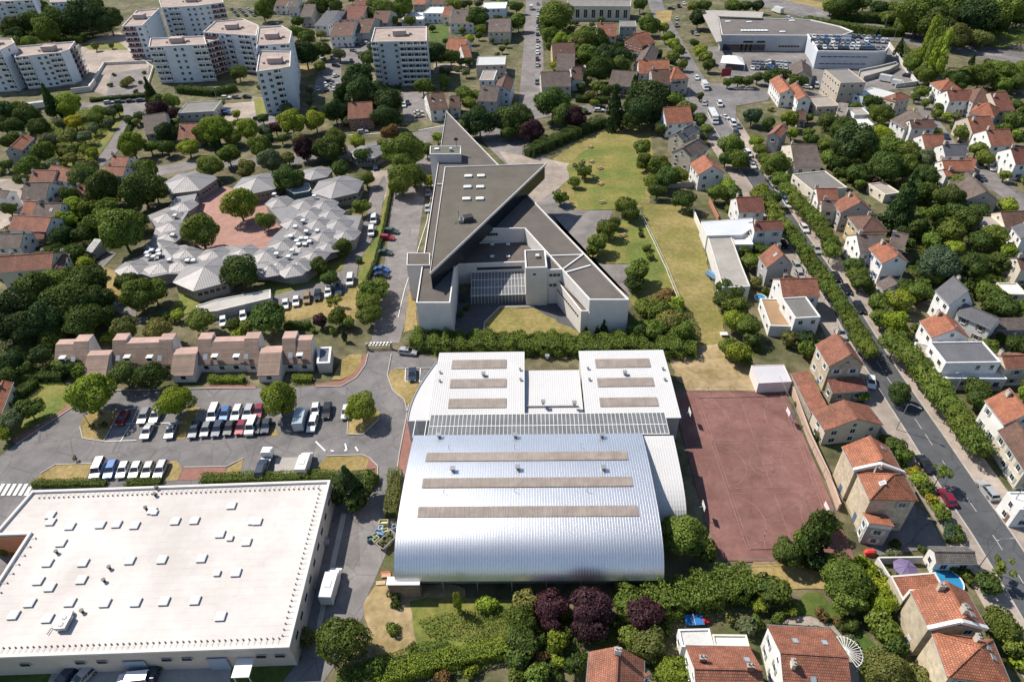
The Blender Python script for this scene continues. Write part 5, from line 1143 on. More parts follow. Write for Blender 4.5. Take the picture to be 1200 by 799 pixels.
apart('detached grey apartment tower with balconies above big dark trees', [(434.5, 49), (500, 48), (500, 31), (439, 32.5)], solve_h((434, 49), (442, 102)), [(0, 'bw.wbbbb'), (1, '..')], storeys=8, wcol=(.50, .53, .57))
def lowwall(label, pts, h=1.2, th=.25, col=(.6, .57, .53), m='wall', name='garden_wall', cat='wall', closed=False):
    P = [G(x, y, h) for x, y in pts]; b = MB()
    for p, q in zip(P, P[1:]): b.bar((p.x-P[0].x, p.y-P[0].y, h/2), (q.x-P[0].x, q.y-P[0].y, h/2), th, h)
    o = b.build(name, m, None, col); o.location = (P[0].x, P[0].y, 0); tag(o, label, cat); return o
lowwall('white parapet wall round the sunken court by the apartments', T(0, 415, 400, 485, 292, 710, 283), 1.5, .5)
lowwall('low white wall along the front of the sunken court', T(0, 330, 415, 415, 405, 440, 370), 2.5, .5)
lowwall('short white wall beside the plaza steps below the brown balconies', T(0, 690, 388, 715, 310, 600, 232), 1.2, .4)
# ================================================================ CAR DEALERSHIP AND BIG ROOFS
dl = root('car_dealership', (*yx(900, 60, 0), 0), 'long grey car dealership with dark flat roof and slanting white canopy', 'dealership')
DZ = 8.0
block(dl, [(846, 41), (946, 41.5), (985, 42), (1000, 37), (985, 31), (950, 23), (842, 20)], DZ, 0, 'wall', (.42, .44, .47), 'flat_roof', (.15, .135, .13), .5, .4)
b = MB(); P = [G(x, y, 8.8) for x, y in ((821.5, 12.5), (835, 12), (842, 20), (846, 48), (840, 49))]; b.prism([(p.x, p.y) for p in P], 8.1, 8.6, 0, 0, True); b.build('canopy_roof', 'concrete', dl, None, dl.location)
b = MB(); P = [G(x, y, 8.8) for x, y in ((835, 12), (895, 14), (893, 21), (842, 19))]; b.prism([(p.x, p.y) for p in P], 8.15, 8.65, 0, 0, True); b.build('canopy_roof', 'concrete', dl, None, dl.location)
win_rows(dl, yx(848, 42, DZ), yx(900, 42, DZ), [2.2], 9, 3.2, 3.4, .03, me=WINP)
for i in range(8): on(dl, DOME, 'roof_dome', 870+i*4, 37, 7.5, 1.6, 2.2, 1.4)
for x, y in ((853, 26), (878, 26.5), (928, 25), (917, 38)): on(dl, DOME, 'roof_dome', x, y, 7.5, 3, 1.6, 1)
for x0_, x1_, z_, n_ in ((872, 884, 5.2, 4), (888, 898, 5.2, 4), (914, 940, 3.0, 7)): win_rows(dl, yx(x0_, 42.5, DZ), yx(x1_, 42.5, DZ), [z_], n_, 1.5, 1.2, .02, me=WINP)
dk = root('rooftop_car_park', (*yx(1000, 70, 0), 0), 'pale blue building with rounded corner and parked cars on its roof', 'car park')
KZ = 8.2; deck = [(946, 40), (990, 41), (1040, 45), (1043, 50), (1042, 55), (1038, 59.5), (1025, 60.5), (958, 60), (955, 53)]
block(dk, deck, KZ, 0, 'wall', (.50, .53, .58), 'flat_roof', (.18, .17, .17), .9, .4, (.72, .73, .75))
win_rows(dk, yx(960, 60, KZ), yx(1022, 60.5, KZ), [5.6, 2.4], 8, 2.6, .5, .05, me=WINP)
rp = root('car_ramp', (*yx(1040, 80, 0), 0), 'curving concrete ramp rising to the rooftop car park', 'ramp')
b = MB(); P = zo(900, 0, 3.993, 430, 330, 520, 312, 600, 292, 612, 300, 570, 325, 450, 358)
for p, q in zip(P[:3], P[1:3]): 
    a, c_ = G(*p, 3), G(*q, 3); b.bar((a.x, a.y, 1.6), (c_.x, c_.y, 1.6), .5, 3.4)
b.build('ramp_wall', 'wall', rp, (.5, .48, .46), rp.location); b = MB(); W = [G(*p, 2.4) for p in P]; b.prism([(p.x, p.y) for p in W], 0, 2.4); b.build('ramp_deck', 'concrete', rp, None, rp.location)
lw = root('curved_site_wall', (*yx(1060, 60, 0), 0), 'long pale boundary wall running from the rooftop car park to the street', 'wall')
b = MB(); P = [G(x, y, 2) for x, y in T(3, 570, 200, 640, 300, 700, 380, 600, 392)]
for p, q in zip(P, P[1:]): b.bar((p.x, p.y, 1), (q.x, q.y, 1), .4, 2)
b.build('wall', 'wall', lw, (.55, .53, .5), lw.location)
tn = root('marquee_tent', (*yx(858, 72, 0), 0), 'white marquee tent beside the dealership forecourt', 'tent')
P = [G(x, y, 3) for x, y in T(2, 975, 295, 1090, 305, 1078, 270, 985, 262)]; c_ = sum(P, Vector())/4; b = MB()
for i in range(4):
    p, q = P[i], P[(i+1) % 4]
    b.face([p, q, c_.lerp(q, .35)+Vector((0, 0, 1.6)), c_.lerp(p, .35)+Vector((0, 0, 1.6))]); b.bar((p.x, p.y, 0), p, .2)
b.face([c_.lerp(p, .35)+Vector((0, 0, 1.6)) for p in P]); b.build('canopy', 'white_trim', tn, None, tn.location)
sg = root('red_billboard', (*yx(851, 87, 0), 0), 'dark red billboard panel facing the junction', 'sign')
p, q = G(*T(2, 980, 345)[0], 2.5), G(*T(2, 1025, 340)[0], 2.5); b = MB(); b.bar((p.x, p.y, 2.8), (q.x, q.y, 2.8), .2, 3.6); b.build('panel', 'painted', sg, (.3, .05, .07), sg.location); b = MB(); b.bar((p.x, p.y, 0), (p.x, p.y, 1.2), .2); b.bar((q.x, q.y, 0), (q.x, q.y, 1.2), .2); b.build('post', 'grey_metal', sg, None, sg.location)
# long sheds by the meadow
s1_ = root('long_shed', (*yx(855, 300, 0), 0), 'long narrow shed with worn grey roof along the meadow edge', 'shed')
block(s1_, T(6, 915, 308, 1025, 302, 1075, 440, 1115, 540, 1040, 545, 985, 545), 4.0, 0, 'wall', (.62, .6, .58), 'flat_roof', (.33, .31, .28), .12, .3, (.62, .6, .56))
s2_ = root('white_workshop', (*yx(860, 265, 0), 0), 'white sheet roofed workshop north of the long grey shed', 'workshop')
block(s2_, T(6, 885, 238, 1125, 222, 1130, 262, 1075, 300, 912, 304), 4.6, 0, 'wall', (.66, .65, .63), 'metal_roof', (.66, .68, .72), .1, .2, (.7, .7, .7))
s3_ = root('metal_shed', (*yx(905, 440, 0), 0), 'white shed with pale ribbed roof at the corner of the red court', 'shed')
block(s3_, [(880.5, 428), (918.8, 427), (928, 447), (889, 449)], 3.0, 0, 'wall', (.68, .64, .63), 'metal_roof', (.62, .60, .62), .1, .15, (.68, .55, .54))
lowwall('long pinkish wall along the eastern edge of the red court', T(11, 112, 190, 200, 430, 285, 610, 340, 760), 2.0, .3, (.5, .36, .28))
lowwall('stone wall stub between the meadow and the white workshop', T(6, 850, 180, 880, 250, 915, 330, 975, 520), 2.2, .3, (.68, .65, .62))
lowwall('brick red wall west of the vine roofed yard', T(6, 925, 130, 968, 215), 1.6, .3, (.40, .19, .12))
lowwall('grey wall across the north end of the meadow', T(6, 710, 60, 830, 55, 1045, 45), 1.8, .3, (.40, .37, .35))
# ================================================================ HOUSES
def H(t, c, he=5.6, roof='gable', ax=0, rc='red', wc='white', **k):
    return house(T(t, *c), he, roof, ax, k.pop('rh', None), rc, wc, **k)
# quarter beyond the apartments and the north street
H(0, (10, 722, 100, 705, 162, 645), 5.6, 'gable', 1, 'orange', 'grey')
H(0, (505, 778, 585, 785, 612, 742), 5, 'gable', 0, 'red', 'white')
H(0, (680, 632, 790, 615, 760, 540), 5, 'gable', 0, 'greybrown', 'grey')
H(0, (830, 530, 1000, 520, 1008, 472), 4, 'flat', 0, 'grey', 'grey', name='workshop')
H(0, (830, 655, 930, 650, 920, 597), 3.5, 'gable', 0, 'red', 'beige')
for c, rc, he in (((345, 172, 448, 170, 455, 108), 'brown', 6), ((455, 155, 530, 155, 532, 95), 'brown', 5.5), ((390, 92, 492, 92, 490, 35), 'darkred', 5.5), ((540, 108, 615, 108, 612, 65), 'brown', 5.5), ((205, 82, 262, 80, 258, 25), 'greybrown', 6), ((272, 120, 335, 122, 335, 50), 'slate', 6), ((148, 38, 192, 36, 190, 6), 'greybrown', 5.5), ((905, 110, 1018, 112, 1012, 55), 'greybrown', 5.5), ((1085, 152, 1190, 150, 1185, 100), 'greybrown', 6), ((885, 238, 975, 240, 972, 200), 'orange', 4.5), ((975, 272, 1012, 268, 1010, 228), 'orange', 4), ((455, 28, 530, 28, 528, -5), 'darkred', 5.5), ((735, 22, 790, 22, 788, -10), 'orange', 5.5), ((820, 20, 880, 22, 880, -8), 'brown', 5.5), ((85, 28, 140, 28, 140, -5), 'brown', 5.5), ((870, 80, 905, 80, 903, 45), 'red', 5)):
    H(1, c, he, 'gable', 0, rc, random.choice(('white', 'cream', 'grey', 'white')), sky=((-.3, -.5),) if random.random() < .4 else ())
H(1, (680, 92, 780, 92, 780, 58), 4, 'flat', 0, 'white', 'white'); H(1, (780, 62, 868, 63, 866, 33), 6, 'flat', 0, 'white', 'blue'); H(1, (1055, 42, 1168, 40, 1160, 10), 6, 'flat', 0, 'white', 'blue')
H(1, (1030, 306, 1166, 303, 1162, 262), 6, 'flat', 0, 'white', 'beige', rm='metal_roof'); H(1, (1035, 472, 1125, 476, 1120, 425), 5, 'gable', 0, 'greybrown', 'grey'); H(1, (1118, 415, 1192, 430, 1210, 375), 6, 'gable', 1, 'brown', 'blue'); H(1, (1045, 375, 1112, 375, 1110, 330), 6, 'flat', 0, 'pale', 'white')
H(1, (815, 518, 900, 508, 893, 445), 5, 'gable', 0, 'brown', 'white', sky=((-.4, -.5), (.4, -.5))); H(1, (905, 505, 955, 503, 950, 465), 4.5, 'gable', 0, 'brown', 'cream')
H(1, (430, 557, 546, 550, 560, 497), 5, 'gable', 0, 'red', 'brick', cc='brick')
of_ = H(2, (250, 28, 555, 30, 548, 0), 8.5, 'flat', 0, 'grey', 'cream', nowin=True, name='office_building', label='cream two storey building with eight tall windows beyond the gardens', cat='building')
hx_ = HOUSES[-1][3]
for i in range(8): window(of_, (-hx_*.86+i*hx_*1.72/7, -HOUSES[-1][4]-.02, 4.1), 0, hx_*.13, 5.4)
H(2, (400, 172, 490, 170, 488, 128), 5, 'gable', 0, 'red', 'cream', sky=((.3, -.5),)); H(2, (505, 125, 582, 125, 575, 98), 6.5, 'flat', 0, 'grey', 'grey')
H(2, (205, 330, 292, 330, 296, 255), 5, 'gable', 0, 'greybrown', 'ochre'); H(2, (190, 262, 298, 258, 298, 222), 5.5, 'gable', 0, 'brown', 'ochre'); H(2, (138, 410, 278, 405, 275, 352), 4.8, 'gable', 0, 'greybrown', 'cream'); H(2, (282, 375, 333, 372, 330, 333), 5, 'gable', 0, 'brown', 'white'); H(2, (300, 318, 347, 316, 346, 285), 3, 'flat', 0, 'tan', 'cream')
H(2, (612, 215, 672, 200, 690, 150), 7.5, 'gable', 0, 'orange', 'brick', cc='brick'); H(2, (592, 345, 738, 345, 735, 305), 7, 'gable', 0, 'orange', 'cream', ch=2, cc='brick'); H(2, (745, 375, 828, 368, 812, 328), 7, 'hip', 0, 'orange', 'beige'); H(2, (660, 395, 790, 390, 780, 345), 5.5, 'gable', 0, 'brown', 'grey')
H(2, (560, 322, 650, 315, 690, 235), 5, 'gable', 1, 'greybrown', 'grey'); H(2, (450, 400, 572, 408, 570, 352), 3.5, 'gable', 0, 'greybrown', 'grey', ch=0); H(2, (530, 255, 605, 250, 600, 228), 3.5, 'flat', 0, 'pale', 'grey')
H(2, (722, 580, 850, 572, 845, 515), 5.5, 'gable', 0, 'orange', 'blue'); H(2, (752, 625, 800, 655, 885, 605), 5.8, 'gable', 1, 'slate', 'cream', ch=2); H(2, (765, 700, 838, 738, 920, 690), 5.5, 'gable', 1, 'greybrown', 'cream', ch=2); H(2, (832, 765, 872, 818, 988, 800), 5.8, 'gable', 0, 'orange', 'white', sky=((0, .4),))
# across the junction, behind the avenue
H(3, (105, 360, 210, 368, 200, 312), 4, 'gable', 1, 'greybrown', 'cream'); H(3, (340, 388, 458, 385, 425, 322), 10, 'flat', 0, 'grey', 'beige', floors=3, name='town_house', label='tall narrow beige and brick town house with flat grey roof')
H(3, (70, 462, 135, 442, 82, 376), 5.5, 'gable', 1, 'orange', 'white'); H(3, (140, 472, 205, 470, 155, 405), 5.5, 'gable', 1, 'orange', 'white'); H(3, (230, 500, 340, 495, 303, 450), 3.5, 'flat', 0, 'pale', 'beige'); H(3, (512, 475, 608, 440, 562, 385), 5, 'flat', 0, 'white', 'blue', rm='metal_roof'); H(3, (600, 480, 670, 456, 622, 430), 6, 'hip', 0, 'red', 'cream', floors=2)
H(3, (572, 562, 640, 602, 725, 548), 5.2, 'gable', 0, 'greybrown', 'white', ch=2, rh=3.5); H(3, (672, 602, 786, 600, 785, 570), 6, 'gable', 0, 'brown', 'white'); H(3, (757, 388, 808, 425, 882, 403), 6.2, 'hip', 0, 'orange', 'white', cc='brick'); H(3, (850, 472, 962, 470, 955, 436), 6, 'gable', 0, 'darkred', 'white'); H(3, (960, 484, 1066, 486, 1068, 435), 6.2, 'hip', 0, 'brown', 'grey'); H(3, (1078, 520, 1158, 518, 1138, 445), 5.8, 'gable', 0, 'darkred', 'beige')
H(3, (940, 530, 1060, 552, 1086, 513), 5.8, 'hip', 0, 'orange', 'white', cc='brick'); H(3, (958, 622, 1068, 618, 1062, 560), 5, 'gable', 0, 'red', 'beige'); H(3, (1045, 684, 1158, 680, 1140, 620), 5.5, 'gable', 0, 'red', 'white'); H(3, (830, 730, 942, 728, 932, 685), 5.8, 'gable', 0, 'slate', 'white'); H(3, (735, 692, 836, 690, 830, 642), 5.3, 'gable', 0, 'red', 'white'); H(3, (828, 802, 968, 800, 960, 758), 6, 'gable', 0, 'orange', 'white'); H(3, (1160, 770, 1232, 768, 1222, 705), 5.8, 'gable', 0, 'darkred', 'white')
H(3, (-12, 640, 55, 645, 98, 600), 6, 'gable', 1, 'red', 'grey'); H(3, (125, 784, 250, 785, 252, 682), 6, 'gable', 0, 'greybrown', 'cream', sky=((-.5, .4),)); H(3, (420, 602, 518, 600, 488, 553), 3.2, 'flat', 0, 'white', 'grey'); H(3, (405, 537, 480, 535, 478, 503), 4, 'flat', 0, 'pale', 'white'); H(3, (318, 545, 365, 550, 360, 515), 3.4, 'shed', 0, 'pale', 'white'); H(3, (140, 560, 180, 560, 178, 530), 3.2, 'gable', 0, 'brown', 'cream', ch=0)
# old houses west of the pavilions
H(4, (130, 60, 245, 62, 255, 8), 5, 'gable', 0, 'red', 'white'); H(4, (95, 135, 215, 132, 250, 70), 5.5, 'gable', 0, 'greybrown', 'white', rh=3.5); H(4, (150, 217, 275, 215, 292, 160), 5, 'gable', 0, 'greybrown', 'white', sky=((.3, -.5),)); H(4, (92, 205, 150, 207, 185, 150), 5, 'gable', 0, 'orange', 'white'); H(4, (35, 276, 215, 286, 228, 220), 5, 'gable', 0, 'red', 'white'); H(4, (-30, 362, 92, 360, 122, 298), 5.2, 'gable', 0, 'greybrown', 'white'); H(4, (145, 320, 205, 318, 212, 290), 3.5, 'gable', 0, 'darkred', 'brick', ch=0)
H(4, (-15, 478, 240, 458, 248, 388), 6, 'gable', 0, 'red', 'cream', ch=2); H(4, (246, 462, 292, 464, 325, 388), 5.2, 'gable', 1, 'brown', 'white'); H(4, (215, 275, 262, 272, 268, 248), 3.2, 'flat', 0, 'white', 'white'); H(4, (396, 378, 432, 382, 447, 338), 2.6, 'shed', 0, 'white', 'white', ch=0, nowin=True, name='shed', cat='shed'); H(4, (352, 112, 418, 112, 410, 72), 3.6, 'gable', 0, 'red', 'pink'); H(4, (205, 30, 325, 55, 325, -10), 5.5, 'gable', 0, 'red', 'white'); H(4, (480, 20, 575, 25, 590, -12), 5.5, 'gable', 0, 'red', 'white')
H(4, (-60, 120, 25, 130, 40, 95), 5, 'gable', 0, 'greybrown', 'white'); H(8, (-70, 340, 2, 345, 62, 190), 4, 'gable', 1, 'orange', 'cream'); H(4, (-70, 440, 20, 438, 50, 395), 5, 'gable', 0, 'brown', 'cream')
# between the meadow and the avenue
H(6, (1062, 197, 1185, 192, 1176, 128), 5.2, 'gable', 0, 'darkred', 'white'); house(T(6, 1135, 284)+T(7, 76, 277, 62, 235), 6.2, 'gable', 0, None, 'darkred', 'white'); H(6, (1045, 345, 1130, 345, 1130, 300), 3.6, 'flat', 0, 'white', 'white'); house(T(7, -45, 402, -5, 455, 114, 436), 5.8, 'gable', 0, 3.6, 'red', 'grey', sky=((.3, -.3),))
H(7, (70, 592, 245, 588, 240, 500), 6, 'gable', 0, 'red', 'white', rh=2.6, cc='brick'); H(7, (128, 690, 247, 683, 186, 588), 6.2, 'flat', 0, 'grey', 'white'); H(7, (10, 725, 112, 728, 78, 600), 3.2, 'flat', 0, 'tan', 'white')
H(7, (212, 96, 372, 78, 315, -5), 7, 'flat', 0, 'grey', 'cream'); H(7, (235, 150, 335, 150, 352, 92), 5.6, 'gable', 0, 'red', 'white'); H(7, (250, 185, 325, 190, 345, 150), 5, 'gable', 0, 'greybrown', 'cream'); H(7, (305, 150, 340, 197, 488, 186), 6.2, 'gable', 0, 'red', 'grey', rh=3.4); H(7, (372, 216, 430, 288, 562, 282), 6.5, 'hip', 0, 'brown', 'ochre'); H(7, (432, 388, 560, 386, 556, 300), 5.6, 'gable', 0, 'greybrown', 'white'); H(7, (560, 355, 636, 372, 630, 302), 5, 'gable', 0, 'greybrown', 'grey')
H(7, (470, 362, 535, 434, 663, 432), 6.4, 'gable', 0, 'orange', 'white', shut=(.03, .12, .38), sky=((-.3, .5), (.3, .5)), label='white house with blue shutters and orange roof beside the avenue trees'); H(7, (505, 525, 540, 562, 640, 545), 3.0, 'gable', 0, 'greybrown', 'cream', ch=0)
H(7, (782, 560, 850, 630, 968, 627), 6.6, 'gable', 0, 'slate', 'white', rh=4, sky=((-.3, .5), (.1, .5))); H(7, (880, 668, 1045, 740, 1075, 690), 5.2, 'gable', 0, 'slate', 'white', ch=0); H(7, (1070, 745, 1230, 740, 1230, 700), 3.2, 'shed', 0, 'greybrown', 'grey', ch=0); H(7, (710, 702, 768, 782, 935, 770), 6.4, 'gable', 0, 'orange', 'white', sky=((.2, .5),))
H(7, (842, 45, 925, 138, 1065, 126), 4.6, 'gable', 0, 'greybrown', 'beige', sky=((-.5, .4),)); H(7, (835, 28, 960, 12, 965, -22), 5, 'gable', 0, 'orange', 'white'); H(7, (548, 112, 620, 102, 612, 42), 3, 'flat', 0, 'pale', 'cream', name='garden_house'); H(7, (1015, 264, 1108, 262, 1104, 200), 4, 'flat', 0, 'pale', 'cream'); H(7, (1112, 266, 1232, 262, 1226, 192), 4, 'gable', 0, 'brown', 'cream', ch=0); H(7, (1140, 262, 1185, 318, 1262, 300), 6, 'gable', 0, 'slate', 'white'); H(7, (1118, 577, 1215, 579, 1210, 526), 4.2, 'flat', 0, 'white', 'cream'); H(7, (1185, 466, 1262, 462, 1252, 402), 5.5, 'gable', 0, 'brown', 'cream')
H(3, (905, 790, 960, 800, 975, 760), 4, 'gable', 0, 'red', 'white')
H(11, (222, 14, 285, 118, 465, 132), 6.8, 'gable', 0, 'red', 'stone', rh=3.2, sky=((-.5, .5),), wall='stone_wall'); H(11, (305, 240, 468, 228, 455, 178), 3.2, 'shed', 0, 'darkred', 'cream', rh=.8, ch=0)
H(11, (108, 150, 200, 332, 272, 316), 3.6, 'shed', 0, 'red', 'cream', rh=.9, ch=0, nowin=True, name='outbuilding'); H(11, (204, 326, 265, 418, 555, 410), 4.2, 'gable', 0, 'red', 'cream', rh=2.4, ch=0)
Z8 = lambda *a: zo(960, 510, 6.143, *a); Z7 = lambda *a: zo(1040, 640, 5.03, *a)
house(Z8(165, 80, 250, 250, 598, 262), 8.4, 'gable', 0, 2.8, 'orange', 'stone', wall='stone_wall', blank=(0,), ch=0, sky=((-.4, .55),), label='tall stone villa half with orange gable roof beside the red court')
house(Z8(272, 264, 362, 462, 726, 497), 8.4, 'hip', 0, 3.0, 'orange', 'stone', wall='stone_wall', blank=(0,), ch=1, sky=((.3, -.4),), label='tall stone villa half with hipped orange roof beside the red court')
house(Z8(300, 550, 345, 668, 525, 692), 4.6, 'shed', 1, 1.4, 'orange', 'white', ch=0, label='low extension with orange lean-to roof below the hipped villa')
H(11, (832, 100, 1092, 96, 1045, -2), 6.4, 'flat', 0, 'slate', 'white'); H(11, (800, 172, 1120, 175, 1095, 110), 3.3, 'flat', 0, 'white', 'white'); house(T(11, 1015, 275, 1105, 390, 1240, 350), 6.6, 'gable', 0, 3.2, 'orange', 'white'); H(11, (1115, 132, 1240, 126, 1220, 50), 5, 'gable', 0, 'red', 'cream'); house(T(11, 1075, 415, 1200, 605, 1300, 560), 5.2, 'gable', 0, 2.6, 'brown', 'cream', ch=0); H(11, (1120, 702, 1180, 785, 1275, 770), 5, 'flat', 0, 'white', 'white')
H(11, (690, 60, 760, 75, 775, 20), 4, 'flat', 0, 'pale', 'white')
# bottom right
house(T(15, -5, 530, 290, 548, 430, 930), 5.6, 'gable', 0, 3.0, 'red', 'white', sky=((-.35, .45), (.55, .45), (-.1, -.5)), wall='wall', cc='cream')
house(Z7(135, 262, 240, 478, 586, 476), 8.2, 'gable', 0, 2.8, 'orange', 'stone', wall='stone_wall', blank=(0,), ch=2, sky=((.1, .55), (.55, .55)), label='tall stone villa half with gable roof beside the blue pool')
house(Z7(262, 502, 355, 768, 706, 755), 8.2, 'hip', 0, 3.0, 'orange', 'stone', wall='stone_wall', blank=(0,), ch=1, sky=((-.3, .55), (.1, .6)), label='tall stone villa half with hipped roof nearest the avenue bottom')
fr = root('tiled_wing', (*yx(1075, 690, 0), 0), 'low wing with flat terracotta roof behind the stone villa by the pool', 'house')
block(fr, Z7(15, 172, 282, 150, 326, 228, 300, 262, 140, 262, 92, 320), 5.0, 0, 'stone_wall', (.48, .42, .34), 'tile_roof', (.38, .14, .08), .12, .3, (.6, .56, .5))
H(15, (790, 242, 980, 244, 945, 166), 3.2, 'gable', 0, 'grey', 'white', ch=0)
house(T(14, 362, 655, 345, 850, 615, 850), 5.2, 'gable', 0, 2.8, 'red', 'cream', cc='white'); house(T(14, 812, 626, 1112, 632, 1260, 960), 5.6, 'gable', 0, 3.0, 'red', 'white', ch=2, cc='brick', sky=((.7, .4),)); H(14, (795, 632, 945, 628, 918, 546), 3.0, 'flat', 0, 'white', 'white'); H(14, (948, 628, 1112, 630, 1080, 575), 3.0, 'flat', 0, 'white', 'cream'); H(14, (600, 712, 610, 800, 520, 710), 4.6, 'gable', 1, 'red', 'cream', ch=0)
# yard fences and walls
lowwall('long white garden wall between the two stone villas', T(15, 520, 215, 725, 212), 1.8, .25, (.62, .6, .57)); lowwall('pale wall following the garden of the long stone villa', T(15, 515, 215, 575, 310), 1.8, .25, (.62, .6, .57))

def coping(label, P3, he, w_=.55):
    P = [G(x, y, z) for x, y, z in P3]; o = root('party_wall_coping', (P[0].x, P[0].y, 0), label, 'coping'); b = MB()
    for p, q in zip(P, P[1:]): b.bar(p-o.location, q-o.location, w_, .5)
    b.build('coping', 'white_trim', o)
coping('white stepped coping across the roof between the two upper villa halves', [(*Z8(248, 248)[0], 8.8), (*Z8(443, 205)[0], 11.6), (*Z8(610, 265)[0], 8.8)], 9); coping('white stepped coping across the roof between the two pool villa halves', [(*Z7(240, 482)[0], 8.6), (*Z7(432, 440)[0], 11.4), (*Z7(586, 480)[0], 8.6)], 9)
# ================================================================ TREES, SHRUBS, HEDGES
def TR(t, items):
    for it in items:
        x, y, r = it[0], it[1], it[2]; c = it[3] if len(it) > 3 else 'mid'; k = it[4] if len(it) > 4 else None
        (px, py), = T(t, x, y); tree(px, py, r/3.993, c, k)
M, D, B, O_, P_ = 'mid', 'dark', 'bright', 'olive', 'purple'
X = 'deep'
TR(0, [(60,130,50,D),(80,170,45,X),(140,100,55,D),(185,30,40,X),(215,140,60,M),(255,100,60,D),(215,60,35,M),(395,70,80,X),(505,90,62,X),(440,30,40,D),(70,195,34,O_),(130,198,34,M),(330,182,20,D),(370,186,20,D),(445,215,20,O_),(520,212,14,D),(585,385,28,O_,'shrub'),(610,370,15,D,'shrub'),(535,350,10,D,'shrub'),(515,398,12,D,'shrub'),(655,385,10,D,'shrub'),(635,428,12,D,'shrub'),(675,340,10,D,'shrub'),(1115,340,38,D),
 (235,480,48,X,'cone'),(320,485,62,B),(30,520,50,X),(62,510,40,M),(130,540,60,D),(180,590,50,D),(60,590,50,D),(85,635,35,D),(12,580,50,X),(285,575,32,'grey'),(345,570,38,'yellow'),(320,635,45,O_),(388,640,35,'grey'),(435,600,30,'grey'),(450,550,35,M),(245,650,35,'grey'),(200,700,50,M),(400,700,30,M),(470,520,35,M),(520,520,30,'grey'),(548,508,30,D),(510,575,24,'grey'),
 (700,430,40,X,'cone'),(735,470,35,D),(735,515,50,P_),(792,535,35,P_),(805,470,38,M),(615,675,62,B),(700,685,34,M),(770,620,52,X),(775,685,40,D),(1010,600,70,B),(950,625,50,M),(1160,600,52,B),(880,690,42,B),(1065,720,52,M),(980,775,55,M),(1150,785,50,O_),(680,785,52,M),(400,785,50,O_),(1030,480,22,M),(1090,645,40,M),(30,660,40,D),(130,770,50,M),(330,740,30,O_),(600,560,22,D)])
TR(1, [(30,45,45),(290,25,50,D),(360,30,42,D),(190,100,30,D),(240,175,38,D),(230,250,62,X),(312,230,42,D),(390,250,32,'grey'),(190,148,32,M),(300,160,22,O_),(520,60,35,D),(600,45,50,M),(690,32,50,M),(545,25,35,D),(640,95,24,M),(930,18,38,M),(530,270,42,D),(550,222,30,X),(300,312,28,M),(420,440,60,X),(480,360,72,X),(490,440,80,X),(560,430,62,X),(610,470,66,X),(600,540,60,X),(370,520,56,X),(840,250,52,X),(910,262,42,D),(990,285,22,D),(1000,182,24,B),(1038,80,50,D),(1050,135,25,M),(980,440,42,M),(1000,480,32,M),(720,95,26,M),(830,410,18,D),(780,400,40,M),
 (165,565,62,B),(275,560,52,B),(90,595,36,P_),(45,612,32,'grey'),(370,650,60,M),(350,695,65,D),(300,700,45,D),(225,690,55,P_),(285,690,42,P_),(195,645,30,O_),(20,690,60,M),(62,745,58,'grey'),(150,740,32,O_),(630,615,45,'rust'),(478,660,38,B),(498,722,42,D),(700,690,85,M),(640,720,60,M),(690,755,60,M),(800,700,36,D),(850,640,26,B),(590,668,26,O_),(1045,560,72,X),(1000,590,50,D),(1150,570,50,'grey'),(1175,620,36,D),(395,790,42,D),(1120,420,26,M),(940,325,16,O_,'shrub'),(900,335,16,O_,'shrub'),(870,330,16,D,'shrub'),(960,290,22,D),(1100,290,20,M),(880,380,26,M),(670,560,20,D),(1010,60,24,D),(60,5,40,D),(430,100,18,M)])
TR(2, [(205,75,72,M),(180,165,48,M),(160,130,36,D),(232,190,42,B),(330,190,60,M),(295,222,50,O_),(388,180,60,D),(440,150,30,M),(640,112,46,M),(600,20,34,D),(440,270,62,X),(505,270,60,X),(410,320,60,D),(500,310,52,D),(350,255,50,M),(190,480,82,D),(235,540,62,D),(283,548,56,P_),(90,610,52,P_),(20,550,72,D),(45,590,50,M),(440,420,32,D),(400,405,30,M),
 (480,500,62,X,'cone'),(640,460,95,X,'big'),(600,520,70,X),(570,440,55,D,'cone'),(690,520,62,X),(560,560,50,D),(760,470,44,M),(830,505,36,O_),(800,500,34,O_),(870,565,42,D),(905,605,30,M),(895,640,26,'grey'),(711,130,28,B),(740,170,27,M),(718,175,24,B),(755,205,30,B),(785,235,28,M),(757,262,30,M),(800,300,28,M),(735,285,30,D),(855,200,20,D),(882,238,32,B),(908,265,30,M),(922,305,30,D),
 (610,690,42,M),(690,775,60,M),(630,750,45,M),(900,25,32,D),(872,85,42,X),(1040,28,36,M),(1090,28,32,D),(1150,28,32,X),(1125,540,42,'blue'),(1030,680,62,M),(1062,742,50,M),(1140,660,34,B),(1000,740,40,D),(330,782,40,'grey','sparse'),(385,480,22,M),(560,190,24,M),(610,240,20,D),(30,100,40,M),(20,30,30,D),(880,450,20,D),(680,255,26,D),(700,600,30,D),(1150,360,30,D),(1060,375,28,D),(1100,378,28,D),(1010,385,24,M),(850,30,30,M)])
